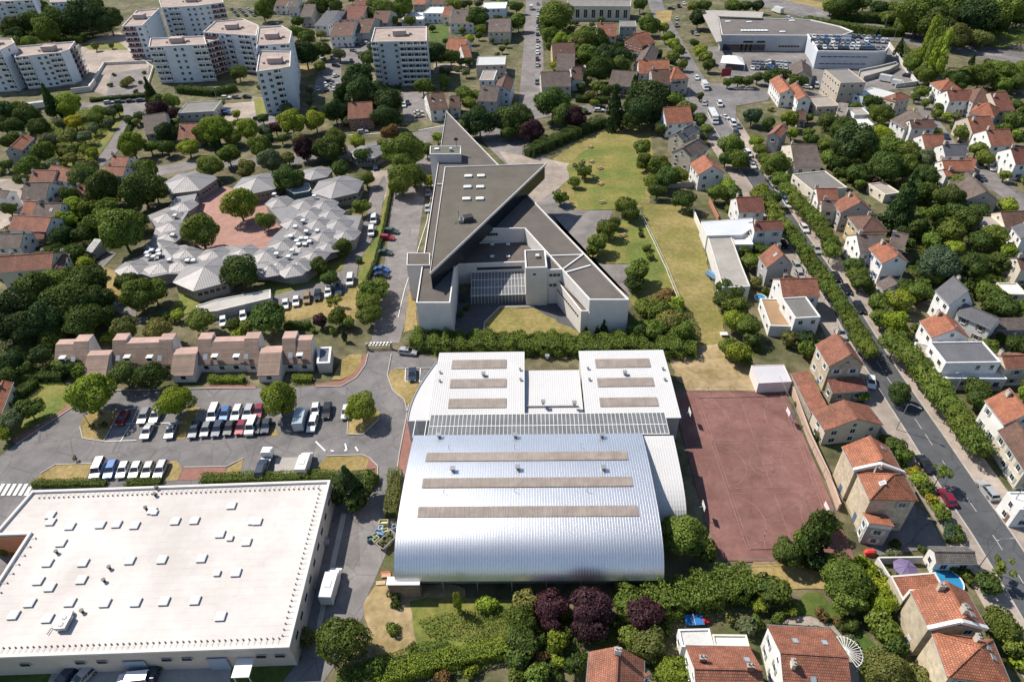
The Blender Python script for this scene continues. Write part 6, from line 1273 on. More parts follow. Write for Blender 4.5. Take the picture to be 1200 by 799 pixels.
TR(3, [(340,30,52,D),(300,25,40,M),(400,20,42,D),(520,35,40,X),(600,40,40,M),(560,80,34,M),(720,60,90,M),(800,110,82,D),(880,50,90,M),(965,80,90,X),(1050,60,82,M),(1130,40,80,M),(1185,60,60,D),(700,100,60,D),(640,110,46,M),(880,165,60,O_),(1000,180,42,O_),(1080,110,50,D),(450,15,34,D),(950,120,40,M),(40,770,62,M),
 (620,215,26,X,'cone'),(750,215,44,B,'column'),(800,270,46,B,'column'),(770,250,40,M,'column'),(720,255,50,M),(680,295,48,M),(750,335,52,M),(960,275,16,X,'cone'),(1030,290,20,D),(1000,350,60,M),(900,372,48,D),(1090,330,62,M),(1180,330,52,M),(1185,385,50,D),(1100,395,40,M),(850,362,30,D),(940,340,36,M),
 (20,360,42,D),(62,352,42,D),(140,380,42,D),(100,555,46,B),(280,560,46,D),(360,600,60,D),(400,670,82,X,'round'),(200,652,34,D),(272,675,32,M),(545,620,42,'lime'),(490,475,40,D),(530,530,50,M),(470,705,70,M),(560,700,80,M),(640,720,72,M),(725,745,60,'grey'),(550,775,80,D),(650,780,60,M),(780,620,32,M),(720,430,34,M),(690,455,24,D),(790,530,24,M),(910,620,38,M),(980,695,42,M),(1022,735,40,M),(1150,560,50,D),(1160,645,34,D),(1110,600,30,M),(880,590,24,D),(840,545,22,B),(500,610,30,M),(190,620,26,M),(330,760,46,D),(290,740,40,M),(740,480,24,M),(800,500,22,D)])
TR(4, [(480,80,80,D),(660,80,90,D),(720,90,60,M),(380,30,60,D),(330,110,46,D),(350,165,50,B),(300,225,50,B),(420,175,50,M),(500,175,60,M),(420,255,42,D),(560,270,108,M),(470,240,60,M),(625,230,55,D),(370,300,52,D),(290,310,62,X),(262,372,42,D),(335,380,50,D),(390,432,38,B),(930,275,86,M),(1115,150,78,B),(1120,470,84,D),
 (60,650,105,X),(170,560,95,D),(260,520,80,M),(330,505,70,D),(400,525,90,D),(320,620,105,D),(450,605,82,D),(230,690,95,X),(120,725,90,X),(380,700,88,D),(480,680,60,D),(20,730,80,X),(240,775,56,M),(585,515,50,D),(640,575,80,M),(715,565,66,M),(580,735,68,O_),(730,745,68,O_),(830,672,30,B),(930,700,64,M),(1090,720,36,D),(1162,722,42,M),(1115,765,30,B),(510,780,30,B),(1150,30,20,O_),(860,215,26,D),(650,470,26,X),(250,110,30,M),(440,300,26,M),(395,260,30,D),(810,700,22,O_),(770,690,24,D)])
TR(5, [(150,30,68,D),(120,60,40,M),(45,228,44,M),(490,165,44,M),(405,355,46,M),(300,445,50,D),(340,500,42,D),(515,35,38,M),(680,35,72,M),(740,20,56,M),(815,45,30,B),(650,80,34,M),(60,690,78,D),(300,700,36,P_),(380,680,46,M),(360,605,36,B,'sparse'),(430,705,32,M),(410,765,22,X,'cone'),(366,750,20,M,'shrub'),(266,747,16,M,'shrub'),(540,560,62,M),(520,615,56,M),(530,675,52,M),(580,535,40,M),(430,205,20,'grey','shrub'),(970,600,16,'grey','shrub'),(985,640,16,D,'shrub'),(960,670,18,D,'shrub'),(150,720,24,D),(200,725,24,D),(240,725,20,D),(480,420,16,D)])
TR(6, [(290,50,28,M),(340,0,36,M),(225,120,36,M,'sparse'),(225,125,30,M),(530,160,52,M),(560,195,40,D),(440,270,45,M),(480,240,30,D),(400,330,52,M),(380,370,36,M),(590,465,62,M),(570,520,44,D),(630,360,22,M,'shrub'),(645,400,22,M,'shrub'),(605,300,14,D,'shrub'),(600,275,10,D,'shrub'),(720,590,42,'rust'),(690,650,60,M),(740,700,62,O_),(700,720,50,M),(620,640,46,M),(590,740,50,D),(800,740,58,M),(660,745,50,M),(680,90,40,D),(660,50,40,M),(730,30,60,D),(790,18,40,M),(800,135,50,D),(955,100,48,M),(1040,108,40,D),(1165,100,46,B),(1010,180,22,M,'shrub'),
 (990,540,42,D),(1000,600,52,D),(1050,640,60,M),(1040,700,58,B),(1095,720,62,M),(1090,378,34,D),(1112,420,40,M),(1120,785,40,D),(430,730,26,X,'cone'),(400,738,18,X,'cone'),(345,745,14,X,'cone'),(1050,570,40,D),(835,200,16,M,'shrub'),(770,620,40,B),(760,660,40,M)])
TR(7, [(60,40,40,M),(20,130,42,D),(500,52,24,P_),(430,60,30,M),(640,150,90,X,'cone'),(600,230,62,X),(700,90,60,D),(760,100,56,M),(850,120,70,D),(790,200,52,M),(900,60,50,M),(880,190,52,D),(700,260,60,D),(770,330,50,M),(860,280,62,M),(935,225,62,D),(985,190,50,D),(1060,300,60,M),(810,430,92,'blue'),(960,450,80,D),(1090,425,60,D),(1030,560,60,M),(1100,625,66,D),(700,560,58,M),(620,600,58,B),(520,620,58,M),(600,700,66,'lime'),(540,690,52,M),(712,592,32,P_),(640,540,50,D),(870,362,40,B),(1130,165,40,B),(1110,20,30,M),(740,20,60,D),(420,15,50,D),(560,5,50,M),(980,765,30,X),(1185,690,42,D),(1170,640,46,M),(400,440,50,D),(420,485,48,M),(430,520,42,D),(290,350,40,D),(620,260,40,D),(660,340,30,D),(880,500,40,M),(930,540,40,D),(780,490,40,B),(720,480,30,D),(1000,330,50,D),(1010,420,44,M),(1150,360,30,B),(550,550,30,M),(600,190,40,D),(640,290,40,X),(1000,520,40,B),(470,540,30,D),(700,730,30,D),(640,760,36,M),(580,775,40,M)])
TR(8, [(420,245,108,B,'big'),(575,150,62,D,'round'),(705,160,64,D,'round'),(815,275,82,'lime','big'),(130,310,60,D),(45,370,55,'grey'),(10,430,40,B),(60,90,60,X),(190,60,60,X),(110,120,42,D),(30,150,46,D),(350,545,14,M,'sparse'),(290,110,44,M),(340,115,44,D),(380,140,40,M),(20,200,30,D),(480,390,20,O_,'shrub'),(430,395,16,O_,'shrub'),(180,790,0.1,O_)][:-1])
TR(9, [(100,270,88,B,'big'),(490,305,76,B,'big'),(430,665,78,X,'cone'),(505,690,56,D),(540,640,40,M),(380,720,46,D),(460,745,50,D)])
TR(10, [(1060,50,60,B),(1010,20,48,M),(1095,85,34,D),(1150,30,24,M,'shrub'),(850,10,30,O_,'shrub'),(800,740+50,70,M)][:-1])
TR(11, [(615,240,52,D,'round'),(560,460,36,D),(600,490,50,D),(640,530,44,M),(680,605,28,'yellow','shrub'),(700,640,38,B),(735,690,38,M),(765,735,26,'yellow','shrub'),(800,780,30,B),(135,292,18,M,'shrub'),(440,250,36,M),(885,290,20,D),(1180,160,0.2,M)][:-1]+[(620,570,30,D),(1000,520,24,O_,'shrub')])
TR(12, [(30,175,34,M),(60,185,20,B,'shrub')])
TR(13, [(410,605,112,M,'round'),(235,590,48,O_),(650,380,36,O_),(640,550,30,M),(650,430,24,D),(940,420,30,B,'column'),(1080,435,48,B,'shrub'),(560,725,52,M),(500,755,44,M),(620,700,30,D),(735,640,26,D),(920,660,24,X),(1000,740,36,B),(880,775,40,'rust'),(1180,670,32,D),(1150,640,26,D)])
TR(14, [(800,110,104,M,'big'),(900,180,62,M),(60,420,60,O_),(178,440,74,P_),(180,520,56,P_),(320,400,46,O_),(372,450,104,P_,'big'),(360,530,80,P_),(770,330,40,'yellow','shrub'),(620,470,76,P_),(520,430,50,M),(560,590,60,M),(640,620,76,O_),(590,660,50,M),(760,755,76,B),(700,730,46,M),(50,510,70,M),(50,600,70,D),(35,670,60,D),(130,690,42,'rust'),(120,760,58,M),(30,765,50,M),(1020,500,26,O_,'sparse'),(1100,540,46,'grey'),(1150,440,40,B),(1190,350,56,D),(1140,520,34,M),(210,780,30,D),(260,700,24,B),(700,560,46,D),(520,520,46,D),(420,590,30,D),(250,560,40,D),(120,600,44,D),(700,520,40,M),(560,480,50,M)])
TR(15, [(90,190,78,D,'big'),(235,225,60,X),(370,310,108,M,'big'),(380,410,80,M),(450,270,62,'lime'),(520,345,60,'lime'),(545,420,68,'lime'),(520,505,60,M),(565,565,60,M),(600,625,56,D),(50,380,60,M),(5,400,50,D),(250,480,30,'rust','shrub'),(320,515,20,'rust','shrub'),(560,740,98,O_,'big'),(700,770,60,O_),(900,260,46,D),(1035,335,52,D),(150,130,44,M),(1100,540,78,M),(1150,620,60,M),(800,258,30,D),(820,20,40,M),(870,80,28,D,'shrub'),(900,120,28,D,'shrub'),(860,130,20,'yellow','shrub'),(480,760,40,M),(720,176,18,D,'shrub'),(1180,700,50,B),(1060,480,36,M),(940,300,36,M)])
tree(*T(15, 225, 130)[0], 17, 'dark', 'column', flat=1.55, R=3.7, name='tree'); tree(*T(15, 262, 60)[0], 8, 'dark', 'mid', R=2.2)
for t_, x_, y_ in ((11, 815, 608), (15, 1110, 258)): tree(*T(t_, x_, y_)[0], 9, 'mid', 'sparse', h=4.2, R=1.7)
# clipped plane trees along the avenue
def treerow(t, pts, n, r, c='mid', kind='box'):
    P = T(t, *pts); L_ = [0]
    for a, b in zip(P, P[1:]): L_.append(L_[-1]+math.hypot(b[0]-a[0], b[1]-a[1]))
    for i in range(n):
        s_ = L_[-1]*i/(n-1); k = max(j for j in range(len(P)-1) if L_[j] <= s_+1e-6); u = (s_-L_[k])/(L_[k+1]-L_[k]); a, b = P[k], P[k+1]
        ga, gb = G(*a), G(*b); ang = math.atan2(gb.y-ga.y, gb.x-ga.x)
        tree(a[0]+(b[0]-a[0])*u, a[1]+(b[1]-a[1])*u, r/3.993, c, kind, sx=1.25, rz=ang+random.choice((0, math.pi)))
treerow(7, (95, 88, 170, 168, 225, 228, 290, 330, 300, 370), 9, 40, 'mid')
treerow(7, (-10, 130, 45, 225, 130, 310, 200, 420, 262, 505, 330, 600, 390, 700, 450, 795), 17, 40, 'mid')
treerow(11, (600, 5, 700, 100, 800, 230, 890, 350, 980, 470), 13, 58, 'mid')
treerow(11, (430, -5, 465, 35), 2, 44, 'mid')
treerow(3, (-35, 700, 0, 790), 3, 34, 'mid')
# hedges
hedge(T(2, 70, 700, 200, 645, 330, 592, 425, 550), 4.5, 3.8, 'dark', bumpy=.8); hedge(T(2, 300, 455, 450, 462), 3, 2.5, 'dark'); hedge(T(2, 250, 480, 350, 520), 2, 2, 'dark')
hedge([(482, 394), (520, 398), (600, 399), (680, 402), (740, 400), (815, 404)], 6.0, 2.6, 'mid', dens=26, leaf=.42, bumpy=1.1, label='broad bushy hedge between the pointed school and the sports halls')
hedge([(485, 405), (560, 408), (700, 408)], 2.0, 1.6, 'olive'); hedge(T(8, 150, 660, 490, 657), 1.6, 1.1, 'mid'); hedge(T(8, 590, 660, 750, 650), 1.6, 1.1, 'mid'); hedge(T(8, 940, 636, 1198, 630) + T(9, 360, 620), 2.2, 1.4, 'mid'); hedge(T(9, 360, 640, 550, 630), 3.0, 2.0, 'dark')
hedge([(245, 443), (286, 443)], 1.8, 1.3, 'bright'); hedge([(343, 442), (365, 442)], 1.8, 1.3, 'bright'); hedge(T(9, 650, 600, 640, 700, 625, 800), 2.4, 2.2, 'olive')
hedge(T(8, 80, 158, 290, 155), 2, 2, 'dark'); hedge(T(8, 20, 330, 80, 240, 160, 180), 2.2, 2.0, 'dark'); hedge(T(5, 130, 718, 250, 712), 2, 1.6, 'dark')
hedge(T(14, 520, 430, 700, 398, 880, 366, 1000, 338, 1130, 305), 5.0, 3.4, 'mid', leaf=.42, bumpy=1.1); hedge(T(13, 560, 775, 720, 725, 900, 680, 1198, 620) + T(14, 80, 590), 2.6, 2.2, 'bright'); hedge(T(13, 380, 790, 560, 740, 720, 690, 900, 640), 3.5, 2.0, 'mid')
hedge(T(3, 180, 85, 340, 112, 520, 140, 640, 140), 5, 4, 'mid', leaf=.6, dens=8); hedge(T(3, 300, 60, 450, 70, 640, 80), 6, 5, 'dark', leaf=.6, dens=8)
hedge(T(5, 635, 82, 600, 260, 560, 420, 520, 505), .9, 1.0, 'dark'); hedge(T(15, 850, 60, 850, 130), 1.2, 1.5, 'blue'); hedge(T(11, 225, 440, 300, 430), 1.6, 1.6, 'dark'); hedge(T(15, 60, 470, 30, 520), 1, 1.2, 'mid')
hedge(T(7, 360, 30, 500, 20), 2.5, 2, 'dark'); hedge(T(4, 190, 370, 330, 395), 3, 2.5, 'dark'); hedge(T(0, 300, 188, 400, 182), 4, 2.5, 'dark', leaf=.6, dens=8); hedge(T(0, 420, 465, 560, 452, 690, 440), 2, 1.6, 'dark', leaf=.5, dens=10); hedge(T(0, 830, 410, 1000, 425, 1100, 400), 4, 3, 'dark', leaf=.6, dens=8)
hedge(T(0, 640, 530, 600, 600, 560, 690), 2, 1.2, 'dark', leaf=.5, dens=10)
# uncountable low growth
thicket('undergrowth', T(13, 750, 510, 900, 465, 1198, 440) + T(14, 60, 560, 0, 580) + T(13, 1000, 610, 800, 580), 1.0, 'mid', 22, .28, 2.2)
thicket('undergrowth', T(6, 590, 620, 700, 570, 800, 620, 870, 720, 850, 799, 560, 799, 560, 700), 2.2, 'olive', 16, .4, 3)
thicket('undergrowth', T(8, -20, 0, 130, 0, 260, 60, 300, 100, 290, 150, 80, 155, 0, 190), 1.5, 'dark', 12, .4, 3)
thicket('undergrowth', T(14, -20, 480, 240, 480, 500, 500, 720, 560, 740, 740, 620, 799, 620, 650, 330, 620, 280, 720, -20, 760), 1.2, 'dark', 16, .34, 2.5)
thicket('undergrowth', T(15, 250, 270, 560, 260, 640, 560, 640, 700, 560, 799, 440, 799, 510, 620, 420, 480, 270, 380), 1.6, 'mid', 16, .36, 2.5)
thicket('undergrowth', T(3, 640, 20, 1198, 0, 1260, 220, 1060, 215, 860, 190, 660, 150), 5, 'mid', 3.0, .9, 6)
thicket('undergrowth', T(3, 620, 190, 700, 260, 830, 320, 1198, 330, 1198, 420, 1050, 410, 780, 360, 710, 370, 640, 270), 2, 'dark', 4, .7, 4)
thicket('undergrowth', T(0, 0, 130, 200, 120, 560, 120, 400, 190, 100, 215, 0, 180), 3, 'dark', 3, .9, 5)
thicket('undergrowth', T(7, 560, 180, 760, 60, 900, 30, 1000, 180, 1120, 300, 1170, 480, 1198, 640, 1080, 640, 960, 560, 880, 500, 800, 540, 700, 520, 640, 480, 700, 380, 600, 300), 1.4, 'mid', 7, .45, 3)
thicket('undergrowth', T(3, 260, 560, 500, 600, 560, 680, 740, 720, 760, 799, 330, 799, 200, 700), 1.4, 'mid', 5, .5, 3)
thicket('undergrowth', T(1, 350, 400, 680, 400, 680, 590, 400, 590), 1.5, 'deep', 5, .6, 3)
thicket('undergrowth', T(2, 150, 130, 560, 200, 560, 360, 360, 370, 340, 260, 140, 230), 1.5, 'dark', 5, .5, 3)
thicket('undergrowth', T(4, 200, 150, 620, 140, 700, 280, 460, 380, 440, 450, 200, 400), 1.6, 'mid', 7, .45, 3)
thicket('undergrowth', T(0, 160, 600, 330, 510, 560, 500, 540, 560, 400, 740, 200, 760), 1.2, 'mid', 5, .5, 3)
# shrubs and small trees scattered through the gardens
AVw = [G(*p) for p in AV]
def near_seg(x, y, Pts, d):
    for a, b in zip(Pts, Pts[1:]):
        ab = (b.x-a.x, b.y-a.y); L2 = ab[0]**2+ab[1]**2; t = max(0, min(1, ((x-a.x)*ab[0]+(y-a.y)*ab[1])/L2))
        if math.hypot(x-a.x-ab[0]*t, y-a.y-ab[1]*t) < d: return True
    return False
STR = [AVw, [G(*p) for p in [(619, -5), (617, 60), (612, 130)]], [G(*p) for p in [(600, 143), (660, 128), (700, 128), (750, 130), (800, 128)]], [G(*p) for p in [(835, 135), (815, 95), (790, 50), (770, 10), (762, -20)]], [G(*p) for p in [(880, 108), (960, 110), (1030, 103), (1075, 100), (1100, 92), (1150, 95), (1210, 108)]], [G(*p) for p in [(1075, 108), (1090, 140), (1115, 175), (1150, 205), (1210, 250)]], [G(*p) for p in [(850, -12), (900, 3), (960, 18), (1040, 40), (1120, 56), (1215, 72)]], [G(*p) for p in [(-60, 262), (60, 222), (150, 200), (300, 190), (440, 172), (560, 148)]]]
DS = (11, 7, 7, 8, 7, 6, 15, 7)
def free(x, y, R):
    for hx_, hy_, rz, a, b in HOUSES:
        dx, dy = x-hx_, y-hy_
        if abs(dx)+abs(dy) < 30:
            u = dx*math.cos(rz)+dy*math.sin(rz); v = -dx*math.sin(rz)+dy*math.cos(rz)
            if abs(u) < a+R*.8 and abs(v) < b+R*.8: return False
    for tx, ty, tr in TREES:
        if abs(tx-x) < tr+R and math.hypot(tx-x, ty-y) < (tr+R)*.62: return False
    for P, d in zip(STR, DS):
        if near_seg(x, y, P, d+R*.3): return False
    return True
def scatter(pts, n, rmin=1.0, rmax=2.6, cols=('mid', 'dark', 'dark', 'olive', 'bright', 'deep', 'grey', 'purple')):
    W = [G(*p) for p in pts]; W = [(p.x, p.y) for p in W]; x0, x1 = min(p[0] for p in W), max(p[0] for p in W); y0, y1 = min(p[1] for p in W), max(p[1] for p in W); k = 0
    for _ in range(n*14):
        if k >= n: break
        x, y = random.uniform(x0, x1), random.uniform(y0, y1)
        if not in_poly(x, y, W): continue
        R = random.uniform(rmin, rmax)
        if free(x, y, R): tree(0, 0, 0, random.choice(cols[:-1] if random.random() < .93 else cols), None, world=(x, y), R=R); k += 1
random.seed(21)
scatter([(890, 130), (1080, 115), (1210, 250), (1210, 400), (1060, 330), (985, 270), (905, 180)], 42, 1.0, 2.4)
scatter([(1085, 105), (1210, 115), (1210, 235), (1120, 165)], 26, 1.2, 2.6)
scatter([(1010, 300), (1080, 380), (1210, 600), (1210, 380), (1100, 310)], 34)
scatter([(845, 225), (880, 225), (930, 290), (1010, 420), (925, 420), (900, 380), (870, 300)], 26)
scatter([(640, 20), (690, 15), (800, 100), (745, 130), (640, 122)], 34, 1.4, 3)
scatter([(500, 0), (608, 0), (605, 130), (520, 125), (505, 60)], 44, 1.4, 3)
scatter([(330, 0), (500, 0), (430, 40), (350, 35)], 16, 1.5, 3)
scatter([(0, 190), (110, 180), (130, 230), (120, 330), (0, 320)], 26, 1.2, 2.8)
scatter([(150, 140), (290, 120), (300, 175), (150, 190)], 16, 1.4, 2.8)
scatter([(300, 100), (420, 110), (500, 140), (440, 160), (300, 175)], 16, 1.4, 2.8)
scatter([(960, 400), (1000, 440), (1040, 560), (1000, 510), (930, 420)], 8, .8, 1.6)
scatter([(1010, 640), (1100, 640), (1150, 760), (1120, 799), (1040, 799), (1040, 700)], 8, .8, 1.4)
scatter([(600, 700), (680, 715), (690, 799), (600, 799)], 10, .8, 1.8); scatter([(895, 700), (1000, 700), (1000, 790), (930, 730)], 6, .7, 1.3)
# ================================================================ VEHICLES
def tt(t, x, y): return T(t, x, y)[0]
def CR_(t, x0, y0, x1, y1, cols, d, z=0): a = tt(t, x0, y0); b = tt(t, x1, y1); carrow(*a, *b, cols, d, z=z)
CR_(8, 460, 600, 752, 600, ['white/van', 'blue/estate', 'white', 'white', 'pale', 'silver/estate'], (-5, 11))
CR_(8, 1000, 340, 1162, 332, ['white/van', 'blue', 'white/estate', 'silver/estate'], (-4, 10)); CR_(8, 910, 415, 1128, 402, ['navy/estate', 'grey', 'navy/estate', 'black', 'crimson'], (-4, 10)); car(*tt(8, 1178, 400), (-4, 10), 'white', 'van'); 
CR_(9, 14, 325, 14, 325, ['crimson'], (-3, 10)); CR_(9, 5, 398, 48, 395, ['black', 'navy'], (-3, 10)); CR_(9, 278, 320, 332, 325, ['white', 'black/estate'], (-2, 10)); car(*tt(9, 265, 385), (-3, 10), 'white', 'estate'); car(*tt(9, 422, 330), (-2, 10), 'white', 'hatch')
CR_(8, 675, 350, 730, 345, ['grey/estate', 'silver/estate'], (-5, 10)); car(*tt(8, 575, 358), (-5, 9), 'crimson', 'hatch'); car(*tt(8, 690, 420), (-5, 10), 'silver', 'saloon'); car(*tt(8, 800, 418), (-4, 10), 'silver', 'saloon')
car(*tt(9, 732, 155), (0, 10), 'navy', 'saloon'); car(*tt(9, 712, 48), (10, 1), 'silver', 'estate'); car(*tt(11, 735, 570), (-8, -12), 'black', 'saloon'); car(*tt(11, 838, 728), (-8, -12), 'crimson', 'hatch'); car(*tt(11, 1028, 695), (-8, -10), 'silver', 'estate'); car(*tt(11, 482, 190), (1, 9), 'white', 'hatch'); car(*tt(11, 1040, 235), (-10, 0), 'black', 'estate')
car(*tt(13, 310+0, 0) if False else tt(12, 310, 775), (-8, 8), 'navy', 'estate'); car(*tt(12, 385, 778), (-8, 8), 'silver', 'hatch'); car(*tt(12, 625, 790), (-10, 1), 'white', 'van'); car(*tt(12, 706, 790), (-3, 10), 'navy', 'hatch')
for x, y, c, k in ((805, 105, 'grey', 'hatch'), (802, 178, 'silver', 'hatch')): car(*tt(5, x, y), (0, 8), c, k)
for x, y, c, k in ((635, 283, 'green', 'estate'), (615, 313, 'red', 'estate'), (605, 382, 'green', 'saloon'), (588, 462, 'blue', 'saloon'), (590, 488, 'navy', 'saloon')): car(*tt(5, x, y), (10, 1), c, k)
for x, y in ((551, 232), (540, 287), (441, 515)): car(*tt(5, x, y), (-1, 9), 'white', 'van')
CR_(5, 138, 625, 388, 555, ['white', 'white', 'gold/estate', 'black/estate', 'white/estate', 'navy/estate'], (-1, 9)); car(*tt(1, 558, 782), (1, 8), 'navy', 'saloon'); car(*tt(4, 1045, 705), (0, 7), 'white'); car(*tt(4, 1138, 680), (0, 7), 'white')
for x, y, c, k in ((25, 60, 'white', 'van'), (72, 115, 'blue', 'hatch'), (92, 158, 'white', 'hatch'), (170, 270, 'white', 'estate'), (228, 368, 'silver', 'saloon'), (318, 497, 'black', 'hatch'), (367, 555, 'black', 'hatch'), (428, 640, 'black', 'estate')): car(*tt(7, x, y), (7, 11), c, k)
for x, y, c, k in ((135, 448, 'silver', 'estate'), (72, 345, 'black', 'hatch'), (340, 760, 'silver', 'saloon'), (150, 488, 'silver', 'hatch')): car(*tt(7, x, y), (6, 9), c, k)
car(*tt(7, 995, 32), (-6, -7), 'grey', 'estate')
CR_(2, 121, 20, 118, 305, ['grey', 'silver', 'white', 'navy', 'silver', 'black', 'grey', 'white', 'white/estate', 'black', 'silver'], (0, 6)); car(*tt(2, 118, 385), (0, 6), 'grey', 'van'); car(*tt(2, 122, 456), (0, 6), 'white'); car(*tt(2, 118, 300), (0, 6), 'red')
for x, y, c, k, d in ((865, 365, 'white', 'estate', (3, 6)), (900, 485, 'silver', 'hatch', (2, 6)), (972, 490, 'white', 'van', (3, 6)), (998, 548, 'white', 'saloon', (7, 3)), (1035, 580, 'white', 'van', (4, 6)), (1060, 415, 'silver', 'saloon', (-8, 0)), (770, 120, 'grey', 'van', (0, 6)), (770, 88, 'silver', 'hatch', (2, 6)), (745, 40, 'navy', 'estate', (8, 0)), (780, 30, 'black', 'van', (3, 6)), (805, 18, 'white', 'hatch', (3, 6)), (345, 526, 'silver', 'saloon', (8, -1)), (322, 508, 'white', 'hatch', (8, -1)), (408, 516, 'white', 'estate', (8, 0)), (414, 500, 'black', 'estate', (8, 0)), (1125, 775, 'white', 'estate', (6, 8)), (1104, 722, 'white', 'van', (6, 8)), (1158, 742, 'black', 'estate', (6, 8)), (1072, 680, 'navy', 'hatch', (6, 8)), (845, 152, 'navy', 'hatch', (5, 5)), (862, 160, 'silver', 'hatch', (5, 5)), (870, 145, 'black', 'hatch', (5, 5)), (1108, 415, 'white', 'hatch', (8, 0)), (1050, 620, 'navy', 'hatch', (5, 8)), (1060, 590, 'grey', 'hatch', (5, 8))): car(*tt(2, x, y), d, c, k)
random.seed(5)
def rc(): return random.choice(['silver', 'grey', 'black', 'navy', 'white', 'grey', 'black', 'blue', 'silver'])+random.choice(['', '/estate', '/saloon'])
for y, x0, x1, n in ((172, 215, 330, 7), (190, 210, 420, 10), (172, 400, 520, 6), (208, 225, 470, 11), (222, 240, 540, 13), (190, 460, 560, 5)): CR_(3, x0, y, x1, y+5, [rc() for _ in range(n)], (2, 5), z=KZ-.85)
CR_(2, 1130, 292, 1190, 296, [rc() for _ in range(4)], (2, 6)); CR_(2, 1125, 318, 1195, 320, [rc() for _ in range(4)], (2, 6)); CR_(3, 5, 292, 100, 300, [rc() for _ in range(6)], (2, 6)); CR_(3, 15, 315, 105, 318, [rc() for _ in range(5)], (2, 6))
for x, y, c, k, d in ((185, 408, 'white', 'hatch', (6, 1)), (228, 403, 'silver', 'van', (1, 6)), (258, 410, 'silver', 'hatch', (1, 6)), (272, 376, 'white', 'hatch', (5, 3)), (300, 348, 'white', 'hatch', (5, 3)), (285, 360, 'grey', 'hatch', (5, 3)), (652, 355, 'navy', 'hatch', (6, 1)), (985, 772, 'black', 'estate', (6, 5)), (1045, 785, 'white', 'hatch', (5, 6)), (100, 85, 'white', 'estate', (8, 1)), (1100, 690, 'grey', 'hatch', (5, 5)), (835, 640, 'navy', 'hatch', (4, 5))): car(*tt(3, x, y), d, c, k)
CR_(0, 510, 480, 662, 470, ['silver/estate', 'black/estate', 'black', 'navy/estate'], (8, -1)); CR_(0, 1055, 520, 1062, 532, ['blue', 'navy'], (8, 0)); CR_(0, 1058, 457, 1156, 453, ['white/estate', 'grey', 'black'], (8, 0))
CR_(1, 445, 215, 520, 203, ['white', 'grey/estate', 'white'], (7, 1)); CR_(1, 455, 238, 485, 250, ['grey', 'silver/estate'], (7, 1)); CR_(1, 375, 308, 375, 308, ['navy/estate'], (7, 1)); CR_(1, 325, 397, 380, 400, ['white', 'grey', 'silver'], (2, 6)); CR_(1, 290, 418, 365, 418, ['silver', 'black', 'white'], (2, 6))
for x, y, c, k, d in ((372, 355, 'white', 'hatch', (6, -2)), (345, 380, 'black', 'hatch', (6, 0)), (310, 270, 'white', 'van', (0, 5)), (355, 270, 'navy', 'hatch', (0, 5)), (447, 285, 'black', 'hatch', (2, 5)), (710, 482, 'navy', 'hatch', (1, 6)), (692, 492, 'white', 'hatch', (1, 6)), (760, 525, 'white', 'saloon', (8, -1)), (764, 542, 'pale', 'saloon', (8, -1)), (12, 555, 'navy', 'estate', (8, 0)), (500, 617, 'silver', 'estate', (9, -1)), (665, 78, 'silver', 'van', (1, 6)), (90, 110, 'grey', 'hatch', (5, 0))): car(*tt(1, x, y), d, c, k)
for i in range(9): car(*tt(0, 1085+i*13, 45+(i % 3)*14), (5, 2), random.choice(['grey', 'navy', 'silver', 'black']), 'hatch')
def lorry(x, y, d, L_, h, label, kind='van', cab=(.75, .75, .74), boxc=(.74, .74, .72), cat='van', name='box_van', W_=2.1):
    p = G(x, y, h*.5); q = G(x+d[0], y+d[1], h*.5); a = math.atan2(q.y-p.y, q.x-p.x); o = root(name, (p.x, p.y, .1), label, cat, a)
    b = MB(); b.prism([(-L_/2, -W_/2), (L_/2-1.9, -W_/2), (L_/2-1.9, W_/2), (-L_/2, W_/2)], .55, h, 0, 0, True); b.box((-.9, 0, h+.05), (1.2, 1.0, .12)); b.build('cargo_box', 'car_paint', o, boxc)
    b = MB(); x1 = L_/2; b.face([(x1-1.85, -W_/2+.05, .4), (x1, -W_/2+.05, .4), (x1, -W_/2+.05, 1.1), (x1-.5, -W_/2+.1, 1.25), (x1-1.0, -W_/2+.15, 2.05), (x1-1.85, -W_/2+.15, 2.1)]); b.face([(x1-1.85, W_/2-.05, .4), (x1, W_/2-.05, .4), (x1, W_/2-.05, 1.1), (x1-.5, W_/2-.1, 1.25), (x1-1.0, W_/2-.15, 2.05), (x1-1.85, W_/2-.15, 2.1)][::-1])
    b.face([(x1, -W_/2+.05, .4), (x1, W_/2-.05, .4), (x1, W_/2-.05, 1.1), (x1, -W_/2+.05, 1.1)]); b.face([(x1, -W_/2+.05, 1.1), (x1, W_/2-.05, 1.1), (x1-.5, W_/2-.1, 1.25), (x1-.5, -W_/2+.1, 1.25)]); b.face([(x1-1.0, -W_/2+.15, 2.05), (x1-1.0, W_/2-.15, 2.05), (x1-1.85, W_/2-.15, 2.1), (x1-1.85, -W_/2+.15, 2.1)]); b.build('cab', 'car_paint', o, cab)
    g_ = MB(); g_.face([(x1-.5, -W_/2+.1, 1.26), (x1-.5, W_/2-.1, 1.26), (x1-1.0, W_/2-.15, 2.04), (x1-1.0, -W_/2+.15, 2.04)]); g_.build('windscreen', 'glass', o)
    for i in (-L_/2+1.2, L_/2-1.0):
        for j in (-1, 1): link('wheel', WHEEL, o, None, (i, j*(W_/2-.1), .38), None, (1.2, 1.2, 1.2))
    return o
lorry(*tt(13, 352, 340), (-5, -14)[0:2] if False else (4, -14), 6.4, 2.9, 'white box van parked beside the supermarket service road', name='delivery_van')
